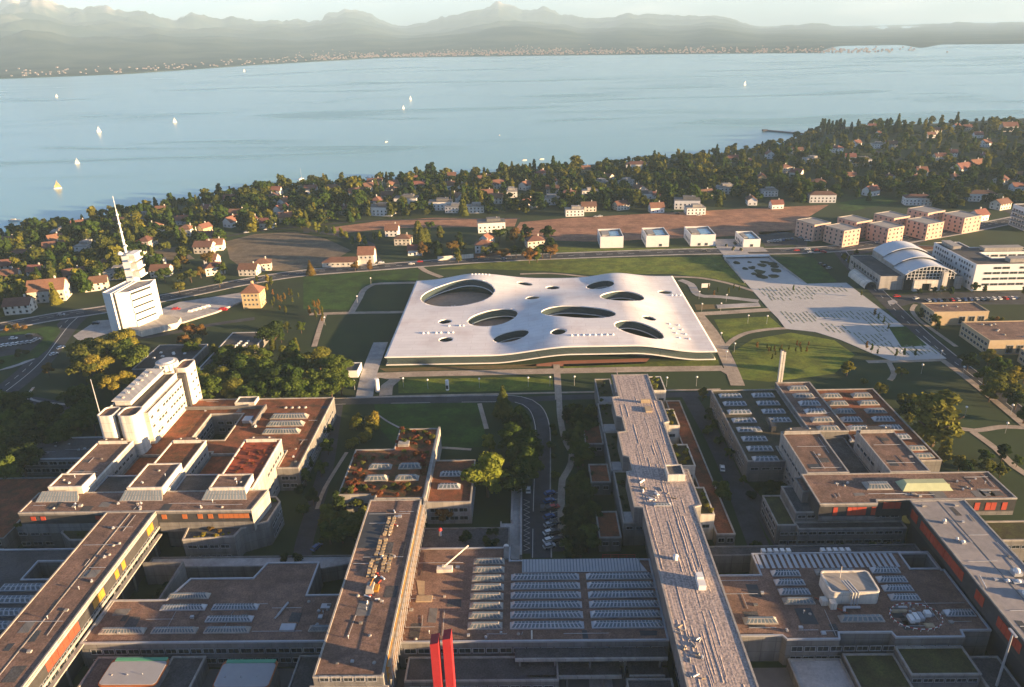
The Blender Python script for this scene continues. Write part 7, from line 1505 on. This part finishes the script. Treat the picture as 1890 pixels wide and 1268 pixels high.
for s, x, y, z, H, k, c in cand[room:]:
    v = rs.randrange(3); key = (k, v)
    if key not in lib: lib[key] = crown(k, {'conifer': 300, 'poplar': 300}.get(k, 420), 0.72 if k not in ('poplar',) else 0.6, 300+v+len(k))
    V, q = lib[key]; a = rs.uniform(0, 6.28); ca, sa_ = math.cos(a), math.sin(a); s_ = H/10
    Vr = np.stack([(V[:, 0]*ca-V[:, 1]*sa_)*s_*1.12+x, (V[:, 0]*sa_+V[:, 1]*ca)*s_*1.12+y, V[:, 2]*s_+z-0.6*s_], -1)
    VV.append(Vr); QQ.append(q+off); MI.append(np.full(len(q), cols.index(c) if c in cols else 0)); off += len(V)
if VV:
    o = put('woodland', np_mesh('woodland', np.concatenate(VV), np.concatenate(QQ), [LEAF[c] for c in cols], np.concatenate(MI))); stuff(o); o['label'] = 'dense far trees filling the village gardens down to the lake'; o['category'] = 'woodland'

# ------------------------------------------------------------------ cars
def car_meshes():
    prof = [(-2.1, 0.35), (-2.15, 0.75), (-1.95, 0.92), (-1.2, 0.98), (1.0, 0.98), (1.75, 0.86), (2.1, 0.70), (2.12, 0.35)]
    b_ = MB(); n = len(prof)
    vs = [(x, -0.86, z) for x, z in prof]+[(x, 0.86, z) for x, z in prof]
    b_.add(vs, [(i, i+1, n+i+1, n+i) if False else (n+i, n+i+1, i+1, i) for i in range(n-1)]+[tuple(range(n)), tuple(range(2*n-1, n-1, -1)), (0, n, 2*n-1, n-1) if False else (n-1, 2*n-1, n, 0)])
    b_.frustum(-1.45, 0.55, -0.70, 0.70, 1.40, 1.46, 0.1, 0.05)
    c = MB(); c.frustum(-1.9, 1.15, -0.80, 0.80, 0.97, 1.41, 0.42, 0.12)
    w = MB(); w.tube((0, -0.1, 0), (0, 0.1, 0), 0.33, 12)
    out = []
    for mb, m in ((b_, None), (c, GLASS), (w, RUBBER)):
        me = bpy.data.meshes.new('car'); me.from_pydata(mb.v, [], mb.f); 
        if m: me.materials.append(m)
        me.update(); out.append(me)
    return out
CB, CC, CW = car_meshes()
PAINT = {'white': mat('white_car_paint', (0.75, 0.75, 0.74), 0.25, 0.03, 1, 2, spec=0.6), 'red': mat('red_car_paint', (0.45, 0.03, 0.03), 0.25, 0.03, 1, 2, spec=0.6), 'dark': mat('dark_car_paint', (0.03, 0.032, 0.04), 0.25, 0.03, 1, 2, spec=0.6), 'silver': mat('silver_car_paint', (0.42, 0.43, 0.45), 0.3, 0.03, 1, 2, spec=0.6), 'blue': mat('blue_car_paint', (0.04, 0.09, 0.25), 0.25, 0.03, 1, 2, spec=0.6)}
CBM = {}
for k, m in PAINT.items(): c = CB.copy(); c.materials.append(m); CBM[k] = c
def car(px, py, col, rz, where, z=0.12):
    x, y = P(px, py, z); t = thing('parked_car', f'{col} car {where}', 'car', (x, y, z), 'cars '+where, R(rz))
    local('body', CBM[col], t, (0, 0, 0)); local('cabin_window', CC, t, (0, 0, 0))
    for wx in (-1.3, 1.3):
        for wy in (-0.78, 0.78): local('wheel', CW, t, (wx, wy, 0.33))
for px, py, c in ((1022, 938, 'red'), (1020, 968, 'dark'), (1024, 984, 'dark'), (1030, 998, 'dark'), (1014, 1010, 'silver')): car(px, py, c, 20, 'in the bays beside the inner road')
car(1001, 940, 'dark', 90, 'driving along the inner road'); car(975, 906, 'white', 90, 'standing in the delivery yard'); car(585, 1012, 'blue', 60, 'on the service road by the scaffolded building'); car(1333, 866, 'white', 80, 'on the east service road')
for px, py, c, a in ((672, 487, 'white', 10), (690, 490, 'silver', 12), (704, 486, 'white', 8), (775, 484, 'red', 4), (760, 488, 'white', 5), (930, 479, 'silver', 3), (1300, 464, 'dark', 0), (1470, 463, 'red', 0), (1490, 461, 'white', 2), (1508, 463, 'red', 3), (1520, 466, 'red', -40), (1496, 467, 'white', 3), (1620, 448, 'white', 10)): car(px, py, c, a, 'on the main road', 0.14)
for px, py, c, a in ((25, 626, 'white', 10), (55, 620, 'dark', 15), (68, 628, 'silver', 40), (177, 598, 'dark', 10), (113, 643, 'white', 55), (100, 655, 'white', 55), (113, 582, 'silver', 10), (45, 738, 'white', -10), (15, 735, 'silver', -10)): car(px, py, c, a, 'at the west road junction', 0.11)
for px, py, c, a in ((1655, 548, 'red', 5), (1690, 552, 'silver', 30), (1875, 552, 'blue', 5), (1830, 556, 'dark', 5), (1515, 488, 'dark', 30), (1522, 492, 'dark', 30), (1530, 496, 'silver', 30), (1602, 497, 'white', 60), (1490, 445, 'white', -20), (1478, 440, 'silver', -25)): car(px, py, c, a, 'near the vaulted hall', 0.12)
for px, py, c, a in ((492, 424, 'white', 20), (455, 430, 'silver', 20), (1290, 398, 'white', 0), (1108, 400, 'white', 0), (1100, 401, 'silver', 0), (1250, 395, 'dark', 5)): car(px, py, c, a, 'on the lane beyond the field', 0.12)

for i in range(16): car(1712+i*11+rs.uniform(-1, 1), 556-i*0.35, rs.choice(['white', 'silver', 'dark', 'blue', 'silver', 'red']), 95, 'in the row of bays before the beige buildings', 0.12)
for i in range(9): car(1418+i*5.5, 447-i*0.6, rs.choice(['white', 'silver', 'dark', 'blue']), 80, 'in the car park beside the low white cube', 0.12)
for i in range(8): car(-2+i*9, 640-i*1.2, rs.choice(['white', 'silver', 'dark', 'red']), 70, 'parked in the junction car park', 0.11)
for i in range(7): car(1014+rs.uniform(-1, 1), 912+i*14.5, rs.choice(['white', 'silver', 'dark', 'blue']), 25, 'parked on the angled bays by the winding path')
# ------------------------------------------------------------------ lamps, pylons, boats, pier
mb = MB(); mb.cyl(0, 0, 0, 4.6, 0.09, 0.06, 6); LP = bpy.data.meshes.new('pole'); LP.from_pydata(mb.v, [], mb.f); LP.materials.append(METAL); LP.update()
mb = MB(); mb.cyl(0, 0, 4.6, 4.8, 0.5, 0.5, 8); mb.dome(0, 0, 4.8, 0.5, 0.4, 8); LH = bpy.data.meshes.new('lamp_head'); LH.from_pydata(mb.v, [], mb.f); LH.materials.append(WHITE); LH.update()
for k, (px, py) in enumerate(((745, 715), (790, 718), (885, 716), (975, 714), (1015, 713), (1060, 712), (655, 720), (1340, 665), (1330, 630), (1380, 597), (1415, 598), (1355, 650), (1290, 552), (1340, 558), (1295, 575), (1330, 574), (685, 526), (1660, 664), (1735, 664), (1776, 694), (1818, 726), (1865, 766), (1855, 800), (1700, 690), (1780, 770), (1230, 714), (1285, 713), (1160, 712), (660, 560), (600, 600))):
    x, y = P(px, py); t = thing('street_lamp', 'slim path lamp with flat white head on the campus lawns', 'lamp', (x, y, 0.05), 'path lamps on the lawns'); local('pole', LP, t, (0, 0, 0)); local('lamp_head', LH, t, (0, 0, 0))
for px, py, h, lab in ((697, 722, 6.5, 'thick white round pylon beside the wide path'), (826, 720, 5.2, 'white sign pylon with dark panel on the lawn strip')):
    x, y = P(px, py); t = thing('sign_pylon', lab, 'pylon', (x, y, 0)); mb = MB(); mb.cyl(x, y, 0, h, 1.1 if h > 6 else 0.8, 1.1 if h > 6 else 0.8, 16); mb.build('column', WHITE, t)
    if h < 6: mb = MB(); mb.box(x-0.6, x+0.6, y-0.95, y-0.8, 1.0, 2.8); mb.build('panel', DKMET, t)
x, y = P(1302, 533); t = thing('notice_panel', 'large white notice board on legs beside the curving path', 'sign', (x, y, 0)); mb = MB(); mb.box(x-2.6, x+2.6, y-0.1, y+0.1, 0.8, 3.6); mb.build('board', WHITE, t); mb = MB(); mb.box(x-2.4, x-2.2, y-0.08, y+0.08, 0, 0.8); mb.box(x+2.2, x+2.4, y-0.08, y+0.08, 0, 0.8); mb.build('leg', METAL, t)
# park signs at the courts: red handrail near the raked-gravel roof
x0, y0 = P(1112, 1024, 3); x1, y1 = P(1172, 1024, 3); t = thing('red_barrier', 'red tubular barrier at the foot of the raked-gravel building', 'barrier', (x0, y0, 0)); mb = MB(); mb.tube((x0, y0, 3), (x1, y1, 3), 0.12); mb.tube((x0, y0, 2.2), (x1, y1, 2.2), 0.1)
for i in range(5): q = i/4; mb.tube((x0+(x1-x0)*q, y0+(y1-y0)*q, 0), (x0+(x1-x0)*q, y0+(y1-y0)*q, 3), 0.12)
mb.build('rail', RED, t)
def boat(px, py, L_, mast, sail, label, grp, rz=20):
    x, y = P(px, py, LAKE_Z); t = thing('sailing_boat' if mast else 'motor_boat', label, 'boat', (x, y, LAKE_Z), grp, R(rz))
    mb = MB(); n = 9; up = []; lo = []
    for i in range(n): u = i/(n-1); xx = -L_/2+L_*u; w = L_*0.15*math.sin(math.pi*min(1, 0.25+u*0.75))**0.7; up.append((xx, w)); lo.append((xx, w*0.6))
    vs = [(a, b_, L_*0.12) for a, b_ in up]+[(a, -b_, L_*0.12) for a, b_ in up]+[(a, b_, -0.3) for a, b_ in lo]+[(a, -b_, -0.3) for a, b_ in lo]
    fs = [(i, i+1, n+i+1, n+i) if False else (n+i, n+i+1, i+1, i) for i in range(n-1)]+[(i, i+1, 2*n+i+1, 2*n+i) for i in range(n-1)]+[(n+i+1, n+i, 3*n+i, 3*n+i+1) for i in range(n-1)]+[(0, 2*n, 3*n, n)]
    mb.add(vs, fs); me = bpy.data.meshes.new('hull'); me.from_pydata(mb.v, [], mb.f); me.materials.append(WHITE); me.update(); local('hull', me, t, (0, 0, 0))
    mb = MB(); mb.frustum(-L_*0.3, L_*0.15, -L_*0.09, L_*0.09, L_*0.12, L_*0.2, L_*0.05, L_*0.02); me = bpy.data.meshes.new('cabin'); me.from_pydata(mb.v, [], mb.f); me.materials.append(CREAM); me.update(); local('cabin', me, t, (0, 0, 0))
    if mast:
        mb = MB(); mb.cyl(L_*0.08, 0, L_*0.1, mast, 0.14, 0.08, 6); me = bpy.data.meshes.new('mast'); me.from_pydata(mb.v, [], mb.f); me.materials.append(METAL); me.update(); local('mast', me, t, (0, 0, 0))
    if sail:
        for nm, pts in (('main_sail', [(L_*0.05, 0, L_*0.22), (-L_*0.46, 0.5, L_*0.22), (-L_*0.2, 0.8, mast*0.5), (L_*0.05, 0, mast*0.97)]), ('jib', [(L_*0.48, 0, L_*0.16), (L_*0.10, 0.7, L_*0.18), (L_*0.12, 0.4, mast*0.45), (L_*0.10, 0, mast*0.8)])):
            mb = MB(); mb.add(pts+[(a, b_+0.04, c) for a, b_, c in pts], [(0, 1, 2, 3), (7, 6, 5, 4), (0, 4, 5, 1), (1, 5, 6, 2), (2, 6, 7, 3), (3, 7, 4, 0)]); me = bpy.data.meshes.new(nm); me.from_pydata(mb.v, [], mb.f); me.materials.append(sail); me.update(); local(nm, me, t, (0, 0, 0))
for px, py, m in ((183, 244, 16), (323, 226, 15), (143, 302, 12), (758, 184, 14), (745, 201, 12), (1375, 157, 16), (451, 132, 18), (105, 179, 14)): boat(px, py, m*0.55, m*0.78, WHITE, 'small white sailing boat far out on the lake', 'sailing boats on the lake', random.uniform(32, 58))
boat(107, 348, 9, 11, mat('yellow_sail', (0.72, 0.52, 0.18), 0.7, 0.05, 1, 2), 'sailing boat with glowing yellow sail off the village shore', 'sailing boats on the lake', 25); boat(27, 408, 12, 0, None, 'white motor boat moored off the village shore', 'motor boats', 5); boat(556, 331, 9, 15, None, 'sailing boat with bare mast moored behind the shore trees', 'sailing boats on the lake', 60)
for px, py in ((1000, 294), (968, 296), (922, 250), (713, 262), (678, 328)): boat(px, py, 7, 0, None, 'small white motor boat on the open lake', 'motor boats', random.uniform(0, 90))
x0, y0 = P(1418, 242, LAKE_Z); x1, y1 = P(1482, 248, LAKE_Z); d = Vector((x1-x0, y1-y0)).normalized(); nn = Vector((-d.y, d.x))*2.5
t = thing('pier', 'long dark pier reaching from the wooded point into the lake', 'pier', (x0, y0, LAKE_Z)); mb = MB(); mb.prism([(x0-nn.x, y0-nn.y), (x1-nn.x, y1-nn.y), (x1+nn.x, y1+nn.y), (x0+nn.x, y0+nn.y)], LAKE_Z-1, LAKE_Z+2.0); mb.build('deck', CONC, t)
mb = MB(); mb.box(x0-10, x0-2, y0-4, y0+4, LAKE_Z-1, LAKE_Z+3); mb.build('pier_head', CONC, t)

# ------------------------------------------------------------------ the evening air
hz = bpy.data.materials.new('haze'); hz.use_nodes = True
N = hz.node_tree.nodes; L = hz.node_tree.links; N.remove(N['Principled BSDF'])
pv_ = N.new('ShaderNodeVolumePrincipled'); pv_.inputs['Color'].default_value = (0.56, 0.79, 1.0, 1); pv_.inputs['Density'].default_value = 0.75e-4; pv_.inputs['Anisotropy'].default_value = 0.0
L.new(pv_.outputs[0], N['Material Output'].inputs['Volume'])
mb = MB(); mb.box(-13500, 13500, -900, 21000, -26, 1000); o = mb.build('haze', hz); stuff(o); o['label'] = 'thin evening haze hanging over the campus and the lake'
